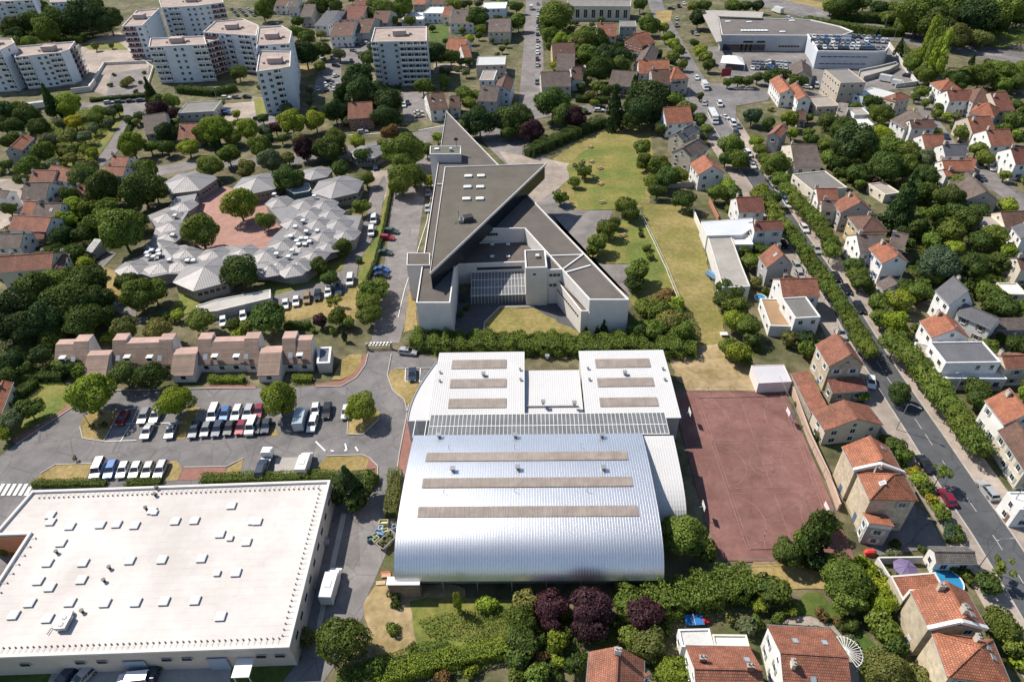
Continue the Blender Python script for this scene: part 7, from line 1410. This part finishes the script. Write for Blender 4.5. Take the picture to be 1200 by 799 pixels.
lorry(*tt(9, 228, 568), (4, -12), 5.6, 2.5, 'white box van parked by the dry verge behind the supermarket'); lorry(*tt(9, 210, 355), (3, -12), 6.6, 2.8, 'grey and white camper van under the bright car park tree', boxc=(.4, .47, .52), name='camper_van', cat='camper van')
lorry(*tt(2, 903, 402), (4, 6), 7.5, 2.9, 'white lorry turning at the top of the avenue', name='lorry', cat='lorry'); lorry(*tt(3, 45, 48), (-6, -2), 9, 3.4, 'white lorry driving on the motorway', name='lorry', cat='lorry', W_=2.5); lorry(*tt(3, 560, 370), (6, 1), 7, 3.0, 'white lorry parked below the curving ramp', name='lorry', cat='lorry'); lorry(*tt(3, 612, 390), (6, 1), 6, 2.4, 'white box van beside the lorry below the ramp'); lorry(*tt(2, 90, 35), (0, -6), 6, 2.8, 'dark cabbed lorry driving up the narrow straight street', name='lorry', cat='lorry', cab=(.05, .06, .08))
bu = lorry(*tt(2, 942, 545), (4, 8), 12, 3.1, 'long white bus waiting at the junction by the avenue', name='bus', cat='bus', W_=2.5)
b = MB(); 
for s_ in (-1, 1): b.box((-.9, s_*1.26, 2.1), (9.4, .04, .9))
b.build('side_window', 'glass', bu); lorry(*tt(0, 182, 494), (8, -1), 11, 3.0, 'long white coach parked in the street below the allotment trees', name='bus', cat='coach', W_=2.5)
# flatbed tow truck carrying a dark car
p = G(*tt(9, 38, 570), 1); q = G(*tt(9, 55, 530), 1); a = math.atan2(q.y-p.y, q.x-p.x)
o = root('tow_truck', (p.x, p.y, .1), 'white tow truck with flat bed parked beside the supermarket hedge', 'truck', a); b = MB(); b.box((-.9, 0, .9), (4.8, 2.1, .16)); b.build('flat_bed', 'grey_metal', o); b = MB(); b.box((2.4, 0, 1.3), (1.7, 2.0, 1.7)); b.box((2.2, 0, 2.2), (1.2, 1.7, .2)); b.build('cab', 'car_paint', o, (.75, .75, .74)); b = MB(); b.box((3.27, 0, 1.6), (.05, 1.7, .7)); b.build('windscreen', 'glass', o)
for i in (-2.2, 2.3):
    for j in (-1, 1): link('wheel', WHEEL, o, None, (i, j*.95, .38), None, (1.2, 1.2, 1.2))
car(*tt(9, 25, 592), (3, -9), 'navy', 'estate', 'dark blue car loaded on the white tow truck', z=.75)
# ================================================================ SMALL THINGS
def hoop(px, py, dx, label):
    p = G(px, py, 3.3); o = root('basketball_hoop', (p.x-dx*1.6, p.y, 0), label, 'basketball hoop'); b = MB(); b.tube([(0, 0, 0), (0, 0, 2.6), (dx*1.4, 0, 3.2)], .09, 6); b.build('pole', 'painted', o, (.12, .3, .45)); b = MB(); b.box((dx*1.55, 0, 3.3), (.06, 1.8, 1.1)); b.build('backboard', 'white_trim', o)
    b = MB(); n = 12; b.tube([(dx*1.85+.23*math.cos(6.283*i/n), .23*math.sin(6.283*i/n), 3.05) for i in range(n+1)], .02, 4); b.build('rim', 'tail_red', o)
hoop(808.7, 482.5, 1, 'basketball hoop on the court beside the northern hall'); hoop(825, 592.5, 1, 'basketball hoop on the court by the big tree'); hoop(923.5, 482.5, -1, 'basketball hoop on the court beside the red tiled outbuilding'); hoop(968.5, 594, -1, 'basketball hoop on the court below the stone villas')
def picnic(px, py, label):
    p = G(px, py, .5); o = root('picnic_table', (p.x, p.y, 0), label, 'picnic table', random.random()); b = MB(); b.box((0, 0, .75), (2.0, .8, .07)); b.build('table_top', 'timber', o)
    for s_ in (-1, 1): b = MB(); b.box((0, s_*.75, .45), (2.0, .3, .06)); b.build('bench', 'timber', o)
    b = MB()
    for i in (-.7, .7): b.bar((i, -.8, 0), (i, -.25, .73), .08); b.bar((i, .8, 0), (i, .25, .73), .08); b.bar((i, -.8, .42), (i, .8, .42), .07)
    b.build('leg', 'timber', o)
picnic(*tt(6, 415, 60), 'picnic table on the lawn near the top small trees'); picnic(*tt(6, 422, 145), 'picnic table on the lawn above the tarmac strip'); picnic(*tt(6, 520, 300), 'picnic table on the lower lawn beside the row of trees'); picnic(*tt(6, 425, 318), 'picnic table half hidden between the lower lawn trees'); picnic(*tt(2, 368, 686), 'picnic table on the lawn nearest the tall hedge'); picnic(*tt(2, 372, 755), 'picnic table at the top edge of the school yard'); picnic(*tt(2, 412, 786), 'picnic table beside the small tree in the upper lawn')
def lamp(px, py, h, d, label):
    p = G(px, py); q = G(px+d[0], py+d[1]); u = (q-p).normalized(); o = root('street_lamp', (p.x, p.y, 0), label, 'street lamp'); b = MB(); b.tube([(0, 0, 0), (0, 0, h-.6), (u.x*.4, u.y*.4, h-.1), (u.x*1.8, u.y*1.8, h)], [.1, .07, .06, .05], 6); b.build('pole', 'grey_metal', o); b = MB(); b.box((u.x*2.1, u.y*2.1, h), (.7, .3, .12), math.atan2(u.y, u.x)); b.build('lamp_head', 'grey_metal', o)
lamp(*tt(11, 600, 412), 7.5, (8, 4), 'street lamp beside the lone round avenue tree'); lamp(*tt(15, 985, 262), 8, (8, 0), 'street lamp at the bottom of the avenue by the pool villa'); lamp(*tt(7, 555, 665), 7.5, (-8, 2), 'street lamp on the avenue below the blue shuttered house'); lamp(*tt(11, 860, 262), 7.5, (-8, 2), 'street lamp on the eastern pavement opposite the round tree'); lamp(*tt(15, 1105, 20), 8, (-8, 2), 'street lamp on the eastern pavement near the photo edge' if False else 'street lamp on the eastern pavement beyond the crimson car')
lamp(*tt(2, 825, 470), 8, (8, 1), 'street lamp at the junction beside the hipped orange house'); lamp(*tt(1, 745, 600), 8, (6, 4), 'street lamp on the north street left of the school spike'); lamp(*tt(1, 400, 640), 7.5, (5, 4), 'street lamp beside the small brick house street'); lamp(*tt(3, 585, 195), 10, (-6, 0), 'tall lamp mast beside the rooftop car park'); lamp(*tt(3, 780, 170), 11, (-6, 1), 'tall lamp mast between the motorway and the wood'); lamp(*tt(3, 540, 150), 11, (6, 0), 'tall lamp mast above the parked cars by the motorway')
lamp(*tt(0, 1018, 480), 7, (5, 2), 'street lamp by the yard below the end apartment block'); lamp(*tt(8, 425, 400), 5, (3, 2), 'slim lamp post on the island under the largest bright tree')
def fence(label, pts, h=1.8, step=2.5, m='grey_metal', name='wire_fence', rails=2, cat='fence', kick=None):
    P = [G(*p) for p in pts]; o = root(name, (P[0].x, P[0].y, 0), label, cat); b = MB(); pm = MB(); pm.tube([(0, 0, 0), (0, 0, h)], .045, 5); me = pm.mesh('post', [m])
    for a, c_ in zip(P, P[1:]):
        L_ = (c_-a).length; n = max(1, int(L_/step)); 
        for i in range(n): q = a.lerp(c_, i/n)-P[0]; link('post', me, o, None, (q.x, q.y, 0))
        for r in range(rails): z = h-.05-r*(h-.3)/max(1, rails-1); b.bar(a-P[0]+Vector((0, 0, z)), c_-P[0]+Vector((0, 0, z)), .05)
        if kick: b.bar(a-P[0]+Vector((0, 0, kick/2)), c_-P[0]+Vector((0, 0, kick/2)), .08, kick)
    b.build('rail', m, o); return o
fence('long pale fence crossing the lawn beside the dry meadow', T(6, 603, 215, 660, 330, 720, 460, 780, 612), 1.6, 2.5, 'white_trim', kick=.35); fence('wire fence at the north end of the dry meadow', T(6, 590, 160, 720, 152), 1.6); fence('dark rail fence between the school drive and the grass verge', T(5, 640, 80, 610, 260, 560, 420, 525, 505), 1.2, 2.2, 'dark_metal')
fence('wire fence east of the red court beside the outbuildings', T(11, 40, 210, 150, 440, 250, 640, 330, 799), 3.0, 4); fence('wire fence along the north end of the red court', T(10, 815, 234, 1120, 234), 1.4, 4); fence('thin fence at the foot of the red court', [(868, 661), (1003, 659)], 1.5, 4)
gt = root('school_gate', (*yx(449, 402, 0), 0), 'wide dark metal double gate at the bottom of the school drive', 'gate'); p, q = G(431, 410), G(459, 409)
for s_, (a, c_) in enumerate(((p, p.lerp(q, .5)), (p.lerp(q, .5), q))):
    b = MB(); a, c_ = a-gt.location, c_-gt.location; a.z = c_.z = 0; n = 9
    for i in range(n+1): u = a.lerp(c_, i/n); b.bar(u+Vector((0, 0, .15)), u+Vector((0, 0, 1.8)), .07)
    for z in (.2, 1.75): b.bar(a+Vector((0, 0, z)), c_+Vector((0, 0, z)), .1)
    b.build('gate_leaf', 'dark_metal', gt)
b = MB()
for u in (p, q): b.box((u.x-gt.location.x, u.y-gt.location.y, 1.0), (.5, .5, 2.0))
b.build('gate_post', 'concrete', gt)
b = MB(); a, c_ = G(431, 404), G(459, 403.5)
for k in range(7): t = k/6; u = a.lerp(c_, .08+.84*t); b.face([(u.x-.22, u.y-.6, 3*LV), (u.x+.22, u.y-.6, 3*LV), (u.x+.5, u.y+.9, 3*LV), (u.x+.06, u.y+.9, 3*LV)])
struct(b.build('road_marking', 'paint_white'), 'stuff')
pool = lambda x, y, r, lab: None
def disc(name, px, py, r, h, m, label, cat, rim='white_trim', z=0):
    p = G(px, py, h); o = root(name, (p.x, p.y, z), label, cat); n = 28; P = [(r*math.cos(6.283*i/n), r*math.sin(6.283*i/n)) for i in range(n)]; b = MB(); b.prism(P, 0, h, 0, None); b.build('wall', rim, o); parapet_mb(P, h-.2, h+.05, .15).build('rim', rim, o); b = MB(); b.face([(x*.97, y*.97, h-.12) for x, y in P]); b.build('water', m, o)
disc('swimming_pool', *tt(15, 838, 325), 2.5, .9, 'water', 'round blue above ground pool behind the stone villa', 'pool'); disc('paddling_pool', *tt(6, 1162, 592), 1.5, .5, 'water', 'small round paddling pool in the garden west of the avenue', 'pool')
p = G(*tt(15, 645, 262), 2.3); o = root('garden_parasol', (p.x, p.y, 0), 'purple garden parasol on the terrace between the stone villas', 'parasol'); b = hexroof(0, 0, 1.9, 2.1, 2.8, 0, 8, drop=.15); c_ = link('canopy', b.mesh('canopy', ['painted']), o, (.17, .13, .24)); c_.location = (0, 0, 2.1); b = MB(); b.tube([(0, 0, 0), (0, 0, 2.8)], .04, 5); b.build('pole', 'grey_metal', o)
p = G(*tt(15, 476, 192), .5); o = root('play_tunnel', (p.x, p.y, 0), 'red inflatable toy beside the tree below the court', 'toy'); b = MB(); b.tube([(-.9, 0, .5), (-.5, 0, .75), (.5, 0, .75), (.9, 0, .5)], [.3, .5, .5, .3], 10); b.build('body', 'painted', o, (.6, .06, .05)); b = MB(); b.box((0, 0, .12), (1.6, .9, .24)); b.build('base', 'painted', o, (.6, .1, .06))
p = G(*tt(14, 852, 508), .8); o = root('tennis_table', (p.x, p.y, .1), 'blue outdoor table tennis table behind the hedge', 'table'); b = MB(); b.box((0, 0, .8), (2.9, 1.7, .06)); b.build('table_top', 'painted', o, (.03, .16, .42)); b = MB(); b.box((0, 0, .9), (.03, 1.8, .16)); b.build('net', 'white_trim', o)
for i in (-1, 1):
    for j in (-1, 1): b = MB(); b.bar((i*1.2, j*.6, 0), (i*1.2, j*.6, .78), .07); b.build('leg', 'dark_metal', o)
p = G(*tt(14, 905, 515), .4); o = root('toy_tractor', (p.x, p.y, .1), 'small red ride-on toy next to the blue table', 'toy'); b = MB(); b.box((0, 0, .4), (1.1, .6, .35)); b.box((-.3, 0, .7), (.35, .5, .4)); b.build('body', 'painted', o, (.5, .03, .03)); 
for i in (-.35, .35):
    for j in (-.34, .34): link('wheel', WHEEL, o, None, (i, j, .2), None, (.6, .6, .6))
p = G(*tt(15, 1130, 700), .3); o = root('kayak', (p.x, p.y, .1), 'yellow kayak lying in the garden of the pool villa', 'kayak', -.3); b = MB(); b.tube([(-1.7, 0, .3), (-1, 0, .22), (0, 0, .2), (1, 0, .22), (1.7, 0, .3)], [.03, .26, .34, .26, .03], 10); b.build('hull', 'painted', o, (.7, .4, .03)); b = MB(); b.box((0, 0, .5), (.8, .4, .08)); b.build('cockpit', 'dark_metal', o)
p = G(*tt(6, 938, 492), .8); o = root('covered_boat_trailer', (p.x, p.y, .1), 'blue tarpaulin covered trailer against the long grey shed', 'trailer', -1.1); b = MB(); b.prism([(-2, -.8), (1.6, -.8), (2.2, 0), (1.6, .8), (-2, .8)], .5, 1.1, 0, 0, True); b.bar((-1.9, 0, 1.3), (1.8, 0, 1.25), .9, .5); b.build('tarpaulin', 'painted', o, (.16, .27, .42))
for j in (-.9, .9): link('wheel', WHEEL, o, None, (0, j, .35))
# pergola fan and terrace of the lower house
sheet('patio', T(15, 60, 525, 110, 495, 200, 492, 300, 530, 380, 590, 430, 680, 425, 799, 380, 799, 380, 640, 290, 545), 'sand', 2); sheet('lawn', T(15, 40, 520, 60, 470, 180, 380, 240, 380, 420, 540, 520, 640, 440, 760, 430, 650, 330, 540, 200, 485, 110, 488), 'green_grass', 1)
pg = root('fan_pergola', (*yx(*tt(15, 360, 650), 0), 0), 'white fan shaped pergola at the corner of the lower house', 'pergola'); p = G(*tt(15, 365, 655), 2.6)
bm_ = MB(); bm_.box((1.2, 0, 0), (2.4, .07, .12)); BS = bm_.mesh('slat', ['white_trim'])
for k in range(15): a = math.radians(100-k*12.5); o = link('slat', BS, pg, None, (p.x-pg.location.x, p.y-pg.location.y, 2.6), a)
b = MB(); b.tube([(p.x-pg.location.x+2.3*math.cos(math.radians(100-k*12.5)), p.y-pg.location.y+2.3*math.sin(math.radians(100-k*12.5)), 2.5) for k in range(15)], .05, 5)
for k in (0, 4, 8, 12): a = math.radians(100-k*12.5); b.tube([(p.x-pg.location.x+2.3*math.cos(a), p.y-pg.location.y+2.3*math.sin(a), 0), (p.x-pg.location.x+2.3*math.cos(a), p.y-pg.location.y+2.3*math.sin(a), 2.5)], .05, 5)
b.build('support', 'white_trim', pg)
# heap of scrap, crates and pallets by the barrel hall
def crate(px, py, s_, col, label, rz=0, name='crate', cat='crate', h=.8):
    p = G(px, py, h/2); o = root(name, (p.x, p.y, .1), label, cat, rz); b = MB(); b.prism([(-s_[0]/2, -s_[1]/2), (s_[0]/2, -s_[1]/2), (s_[0]/2, s_[1]/2), (-s_[0]/2, s_[1]/2)], 0, h, 0, None); b.face([(-s_[0]/2, -s_[1]/2, h*.6), (s_[0]/2, -s_[1]/2, h*.6), (s_[0]/2, s_[1]/2, h*.6), (-s_[0]/2, s_[1]/2, h*.6)]); b.build('box', 'painted', o, col)
    parapet_mb([(-s_[0]/2, -s_[1]/2), (s_[0]/2, -s_[1]/2), (s_[0]/2, s_[1]/2), (-s_[0]/2, s_[1]/2)], h-.15, h+.03, .1).build('rim', 'painted', o, tuple(q*.8 for q in col))
YC = (.62, .6, .33); 
for i, (x, y, s_, c_, l) in enumerate(((598, 55, (1.6, .9), YC, 'pale yellow crate at the top of the scrap heap by the hall'), (605, 95, (1.1, .8), YC, 'small yellow crate in the middle of the scrap heap'), (560, 115, (1.1, .7), YC, 'yellow crate at the outer side of the scrap heap, upper one'), (562, 135, (1.2, .7), YC, 'yellow crate at the outer side of the scrap heap, lower one'), (580, 105, (.8, 1.8), (.15, .3, .6), 'blue crate between the yellow crates of the scrap heap'), (585, 82, (.9, .8), (.5, .65, .75), 'pale blue crate above the blue one in the scrap heap'), (542, 130, (.9, 1.6), (.1, .18, .2), 'dark green bin at the edge of the scrap heap'), (648, 78, (.8, .8), (.25, .35, .4), 'grey bin beside the hedge near the scrap heap'))): crate(*tt(13, x, y), s_, c_, l, .3*i)
for i, (x, y, c_, l) in enumerate(((605, 290, (.4, .12, .06), 'rust red board stack beside the barrel hall corner'), (608, 300, (.5, .33, .2), 'timber board stack just below the rust red one'), (583, 335, (.55, .4, .25), 'pale timber boards lying at the tarmac edge'))):
    p = G(*tt(13, x, y), .2); o = root('board_stack', (p.x, p.y, .1), l, 'timber stack', .05); m_ = MB(); m_.box((0, 0, 0), (1.5, .2, .06)); pl_ = m_.mesh('plank', ['painted'])
    for k in range(9): link('plank', pl_, o, c_, ((k % 2)*.08, (k % 3)*.24-.24, .05+.07*(k//3)))
p = G(*tt(13, 615, 145), .3); o = root('soil_skip', (p.x, p.y, .1), 'open metal skip filled with rubble in the scrap heap', 'skip', .9); b = MB(); A = [(-1.6, -.8), (1.6, -.8), (1.6, .8), (-1.6, .8)]; 
for i in range(4): a, c_ = A[i], A[(i+1) % 4]; b.face([(a[0]*.8, a[1]*.8, 0), (c_[0]*.8, c_[1]*.8, 0), (c_[0]*1.1, c_[1]*1.1, 1.1), (a[0]*1.1, a[1]*1.1, 1.1)]); b.bar((a[0]*1.1, a[1]*1.1, 1.1), (c_[0]*1.1, c_[1]*1.1, 1.1), .12)
b.build('skip_body', 'concrete', o); b = MB(); rr = random.Random(3)
for k in range(26): b.box((rr.uniform(-1.2, 1.2), rr.uniform(-.6, .6), rr.uniform(.7, 1.1)), (rr.uniform(.2, .6),)*3, rr.random()*3)
b.build('rubble', 'soil', o)['kind'] = 'stuff'
for x, y, l in ((650, 716, 'left dark green wheeled container behind the supermarket'), (735, 722, 'green wheeled container next to the loading canopy')):
    p = G(*tt(12, x, y), .6); o = root('waste_container', (p.x, p.y, .1), l, 'waste container', .3); b = MB(); b.box((0, 0, .65), (2.2, 1.3, 1.0)); b.build('body', 'painted', o, (.05, .09, .04)); b = MB(); b.box((0, .1, 1.2), (2.3, 1.3, .1)); b.box((0, -.66, .8), (2.4, .06, .08)); b.build('lid', 'painted', o, (.08, .13, .04))
for x, y, l, cc_ in ((322, 150, 'grey roll cages beside the supermarket service door', (.45, .43, .42)), (262, 358, 'orange pallet by the supermarket east wall', (.55, .33, .1))):
    p = G(*tt(13, x, y), .4); o = root('roll_cage', (p.x, p.y, .1), l, 'cage', .2); b = MB()
    for i in range(5): b.bar((-.8+.4*i, -.5, 0), (-.8+.4*i, -.5, 1.5), .05); b.bar((-.8+.4*i, .5, 0), (-.8+.4*i, .5, 1.5), .05)
    for z in (.1, .8, 1.45): b.bar((-.8, -.5, z), (.8, -.5, z), .06); b.bar((-.8, .5, z), (.8, .5, z), .06)
    b.build('frame', 'grey_metal', o); b = MB(); b.box((0, 0, .5), (1.5, .9, .6)); b.build('load', 'painted', o, cc_)
p = G(*tt(6, 990, 768), .4); o = root('white_garden_table', (p.x, p.y, .1), 'white garden table on the dry grass by the bushes', 'table'); b = MB(); b.box((0, 0, .7), (1.8, 1.2, .06)); b.build('table_top', 'white_trim', o)
for i in (-1, 1): b = MB(); b.bar((i*.7, 0, 0), (i*.7, 0, .7), .1); b.bar((i*.7, -.45, .04), (i*.7, .45, .04), .08); b.build('leg', 'white_trim', o)
# ================================================================ DESCRIPTIONS
LM = [(20, 10, 'in the far corner park'), (60, 40, 'in the park behind the apartments'), (110, 20, 'in the apartment park'), (140, 95, 'around the sunken court'), (20, 130, 'on the slope below the long apartment block'), (75, 150, 'in the allotments'), (60, 175, 'in the lower allotments'), (110, 150, 'beside the allotment street'), (185, 115, 'by the green walled workshop'), (160, 170, 'along the north street bend'), (230, 160, 'below the green workshop'), (250, 140, 'in the yard below the white apartments'), (285, 185, 'along the north street'), (280, 100, 'beside the end apartment block'), (340, 145, 'below the end apartment block'), (350, 175, 'along the street by the hexagons'), (360, 60, 'in the estate behind the apartments'), (385, 75, 'in the estate car park'), (390, 100, 'in the apartment car park'), (350, 20, 'among the farthest roofs'), (430, 20, 'behind the grey tower'), (420, 115, 'in the dark grove below the tower'), (450, 140, 'by the small brick house'), (510, 20, 'right of the grey tower'), (520, 65, 'in gardens right of the tower'), (490, 125, 'in the yard below the tower'), (520, 110, 'by the dormered white house'), (575, 10, 'at the top of the straight street'), (570, 60, 'left of the straight street'), (580, 100, 'near the clustered brown roofs'), (560, 145, 'behind the school spike'), (480, 185, 'left of the school spike'), (628, 50, 'along the straight street'), (650, 20, 'beside the office building'), (670, 50, 'in gardens below the office building'), (650, 80, 'by the ochre house'), (720, 75, 'in the dense gardens near the junction'), (700, 95, 'near the long low roof'), (650, 130, 'by the small street parking'), (620, 145, 'at the north school yard'), (650, 165, 'along the tall dark hedge'), (720, 125, 'in the group of tall conifers'), (745, 150, 'under the big cedars'), (780, 40, 'at the grass triangle'), (760, 60, 'along the sloping road'), (790, 65, 'on the dealership side of the road'), (785, 85, 'by the long orange house'), (820, 30, 'behind the dealership canopy'), (860, 5, 'behind the dealership'), (890, 72, 'in the dealership yard'), (870, 90, 'along the dealership fence'), (980, 50, 'on the rooftop car park'), (835, 120, 'at the junction'), (860, 145, 'at the top of the avenue'), (810, 140, 'by the blue walled orange house'), (815, 165, 'among the grey roofed pair'), (765, 190, 'east of the playing lawn'), (830, 195, 'by the white house near the meadow'), (920, 90, 'below the dealership'), (950, 100, 'by the tall town house'), (925, 110, 'by the twin orange houses'), (970, 10, 'beside the motorway'), (1010, 30, 'above the motorway'), (1080, 20, 'in the wood beyond the motorway'), (1150, 20, 'at the far end of the wood'), (1110, 45, 'at the near edge of the wood'), (1095, 65, 'by the poplars'), (1160, 85, 'in the scrub below the motorway'), (1060, 85, 'along the curved site wall'), (1020, 105, 'by the white sheds'), (1100, 105, 'around the pink and orange houses'), (1150, 115, 'by the brown hipped roof'), (1190, 120, 'by the upper side street'), (1010, 150, 'in the large inner gardens'), (970, 145, 'in gardens by the flat white roofs'), (1050, 150, 'behind the dark gabled house'), (1050, 180, 'in the middle of the inner gardens'), (1100, 165, 'along the side lane'), (1140, 150, 'between the red roofed houses'), (1170, 190, 'at the bottom of the side lane'), (910, 150, 'beside the grey walled red house'), (930, 190, 'behind the cream town house'), (900, 215, 'at the upper avenue'), (990, 190, 'behind the balcony house'), (1060, 225, 'round the tall inner conifer'), (1110, 240, 'in the deep inner gardens'), (1000, 225, 'by the little garden house'), (1160, 220, 'by the side street'), (1170, 260, 'near the slate and white house'), (1040, 260, 'behind the hipped brown house'), (1100, 300, 'in the gardens behind the blue shutters'), (1140, 320, 'by the lower inner gardens'), (1180, 300, 'by the small cream house'), (1010, 320, 'beside the blue shuttered house'), (1045, 345, 'below the blue shuttered house'), (1050, 380, 'in front of the slate roofed house'), (1180, 360, 'behind the slate wing'), (950, 265, 'at the middle avenue'), (920, 300, 'west of the middle avenue'), (985, 355, 'at the lower part of the tree row'), (930, 360, 'by the flat roofed terrace house'), (870, 250, 'by the vine roofed yard'), (880, 300, 'beside the long grey shed'), (860, 370, 'at the meadow edge'), (870, 400, 'in the bushes above the court corner'), (830, 250, 'at the top of the meadow'), (770, 225, 'between lawn and meadow'), (690, 210, 'on the upper lawn'), (720, 265, 'on the middle lawn'), (745, 320, 'on the lower lawn'), (770, 370, 'at the bushy end of the lawn'), (600, 400, 'in front of the pointed school'), (700, 385, 'beneath the white school end wall'), (540, 370, 'in the school court'), (480, 230, 'along the top of the school drive'), (450, 290, 'on the middle of the school drive'), (440, 350, 'on the lower school drive'), (430, 230, 'by the right hand hexagon'), (400, 290, 'by the path below the pavilions'), (380, 320, 'along the pavilion lane'), (340, 340, 'in the row below the pavilions'), (390, 370, 'behind the eastern terrace'), (330, 375, 'behind the middle terrace'), (270, 365, 'behind the garage houses'), (330, 215, 'between the far hexagons'), (285, 240, 'on the red playground'), (310, 260, 'by the playground edge'), (235, 270, 'inside the pavilion ring'), (285, 320, 'against the lower pavilion roofs'), (165, 215, 'above the western pavilions'), (120, 240, 'in gardens west of the pavilions'), (140, 270, 'beside the pavilion path'), (80, 260, 'between the old red roofs'), (60, 220, 'among the upper old houses'), (30, 250, 'among the lower old houses'), (90, 300, 'beside the long cream house'), (30, 320, 'around the long cream house'), (60, 360, 'in the dark western wood'), (20, 400, 'at the edge of the western wood'), (100, 350, 'in the middle of the wood'), (165, 345, 'below the western pavilions'), (160, 390, 'behind the western terrace'), (230, 375, 'behind the wide terrace'), (15, 450, 'by the curved hedge'), (30, 490, 'on the corner lawn'), (85, 420, 'against the western terrace'), (110, 460, 'on the car park island'), (160, 440, 'in front of the western terrace'), (160, 490, 'in the left part of the car park'), (205, 470, 'beside the middle car park tree'), (265, 445, 'in front of the middle terrace'), (260, 490, 'in the middle of the car park'), (330, 470, 'beside the right car park tree'), (360, 490, 'in the right part of the car park'), (355, 440, 'in front of the eastern terrace'), (425, 480, 'on the last car park island'), (100, 555, 'along the supermarket hedge'), (200, 560, 'at the supermarket verge'), (350, 545, 'by the box van bay'), (405, 570, 'at the supermarket corner'), (470, 410, 'by the school gate'), (490, 430, 'beside the northern hall'), (460, 570, 'beside the hall path'), (10, 640, 'in the orange walled court'), (90, 790, 'in front of the supermarket'), (170, 795, 'near the supermarket canopy'), (360, 750, 'at the supermarket back corner'), (400, 745, 'on the service road bend'), (460, 700, 'on the dry ground by the hall'), (540, 700, 'below the barrel hall'), (450, 780, 'at the diagonal hedge'), (540, 770, 'along the diagonal hedge'), (600, 710, 'beside the purple trees'), (650, 720, 'among the purple trees'), (620, 770, 'in the rough garden'), (690, 770, 'behind the bottom tiled house'), (750, 730, 'by the hedge behind the flat extension'), (760, 780, 'between the two bottom houses'), (800, 690, 'at the long bushy hedge'), (810, 630, 'at the hall corner by the court'), (880, 720, 'in the garden behind the court'), (900, 700, 'at the dry verge below the court'), (940, 650, 'at the foot of the red court'), (990, 690, 'above the green lawn'), (1030, 690, 'behind the pool villa'), (1040, 750, 'beside the long stone wall'), (930, 720, 'by the bright green lawn'), (1040, 790, 'at the bottom garden'), (1120, 665, 'around the grey roofed shed'), (1150, 690, 'by the pool garden'), (1180, 740, 'in front of the pool villa'), (1120, 640, 'along the lower avenue'), (1080, 560, 'in front of the stone villas'), (1060, 530, 'beside the upper stone villa'), (1000, 470, 'by the red tiled outbuilding'), (1010, 440, 'by the orange gabled stone house'), (1055, 460, 'at the lone avenue tree'), (1080, 440, 'in the clipped eastern row'), (1110, 490, 'in the lower clipped row'), (1140, 530, 'near the slanting brown roofs'), (1150, 440, 'beside the white modern house'), (1110, 400, 'around the orange house by the slate roofs'), (1190, 470, 'by the orange and white corner house'), (930, 430, 'at the metal shed'), (960, 400, 'above the orange gabled stone house'), (1160, 575, 'on the eastern pavement')]
ORD = ['first', 'second', 'third', 'fourth', 'fifth', 'sixth', 'seventh', 'eighth', 'ninth', 'tenth', 'eleventh', 'twelfth', 'thirteenth', 'fourteenth', 'fifteenth', 'sixteenth', 'seventeenth', 'eighteenth', 'nineteenth', 'twentieth']
emit_trees()
RN = {'orange': 'orange', 'red': 'red brown', 'brown': 'brown', 'greybrown': 'grey brown', 'slate': 'slate', 'grey': 'grey', 'white': 'white', 'darkred': 'dark red', 'pink': 'pink', 'tan': 'tan', 'pale': 'pale'}
bpy.context.view_layer.update()
lab = {}
for o, auto in THINGS:
    if not auto: continue
    q = o.location; z = 2 if o.type == 'EMPTY' else q.z; px, py = PXY((q.x, q.y, z)); L_ = min(LM, key=lambda l: (l[0]-px)**2+((l[1]-py)*1.3)**2)[2]
    d = DESC.get(o.name, ('', '', 'object'))
    if o['category'] in ('house',) or len(d) == 5:
        rc_, wc_, rt, ns, sz = d; kind = o.name.split('.')[0].replace('_', ' ')
        s_ = f"{wc_} {kind} with {RN[rc_]} {rt} roof {L_}" if rt != 'flat' or True else ''
    else: s_ = ' '.join(x for x in d if x)+' '+L_
    lab.setdefault(s_, []).append((px, py, o))
used = set()
for s_, L_ in lab.items():
    if len(L_) == 1: L_[0][2]['label'] = s_; continue
    xs = [a[0] for a in L_]; ys = [a[1] for a in L_]; hor = max(xs)-min(xs) > (max(ys)-min(ys))*1.0
    L_.sort(key=lambda a: a[0] if hor else a[1])
    for i, (px, py, o) in enumerate(L_):
        w_ = ORD[i] if i < 20 else 'last'
        t_ = f"{s_}, {w_} from {'the left' if hor else 'the top'}"
        if len(t_.split()) > 16: t_ = t_.replace(' in the ', ' in ').replace(' from the ', ' from ')
        while len(t_.split()) > 16: a_ = t_.split(); a_.remove('the') if 'the' in a_[:-1] else a_.pop(0); t_ = ' '.join(a_)
        o['label'] = t_
GR = {}
for o, auto in THINGS:
    n = o.name.split('.')[0]; GR.setdefault(n, []).append(o)
GP = {'tree': 'trees of the gardens and parks', 'shrub': 'garden shrubs', 'conifer': 'conifers', 'columnar_tree': 'columnar trees', 'clipped_tree': 'clipped trees lining the avenue', 'young_tree': 'young sparse trees', 'hedge': 'hedges', 'parked_car': 'parked cars', 'parked_van': 'parked vans', 'house': 'houses of the surrounding streets', 'apartment_block': 'apartment blocks', 'terraced_house': 'brown terraced houses', 'hexagonal_classroom': 'hexagonal classrooms of the pavilion school', 'street_lamp': 'street lamps', 'picnic_table': 'picnic tables on the school lawns', 'basketball_hoop': 'basketball hoops round the red court', 'crate': 'crates of the scrap heap', 'lorry': 'lorries', 'garden_wall': 'boundary walls', 'wire_fence': 'wire fences', 'board_stack': 'stacks of boards', 'waste_container': 'waste containers'}
for n, L_ in GR.items():
    if n in GP and len(L_) > 1:
        for o in L_: o['group'] = GP[n]
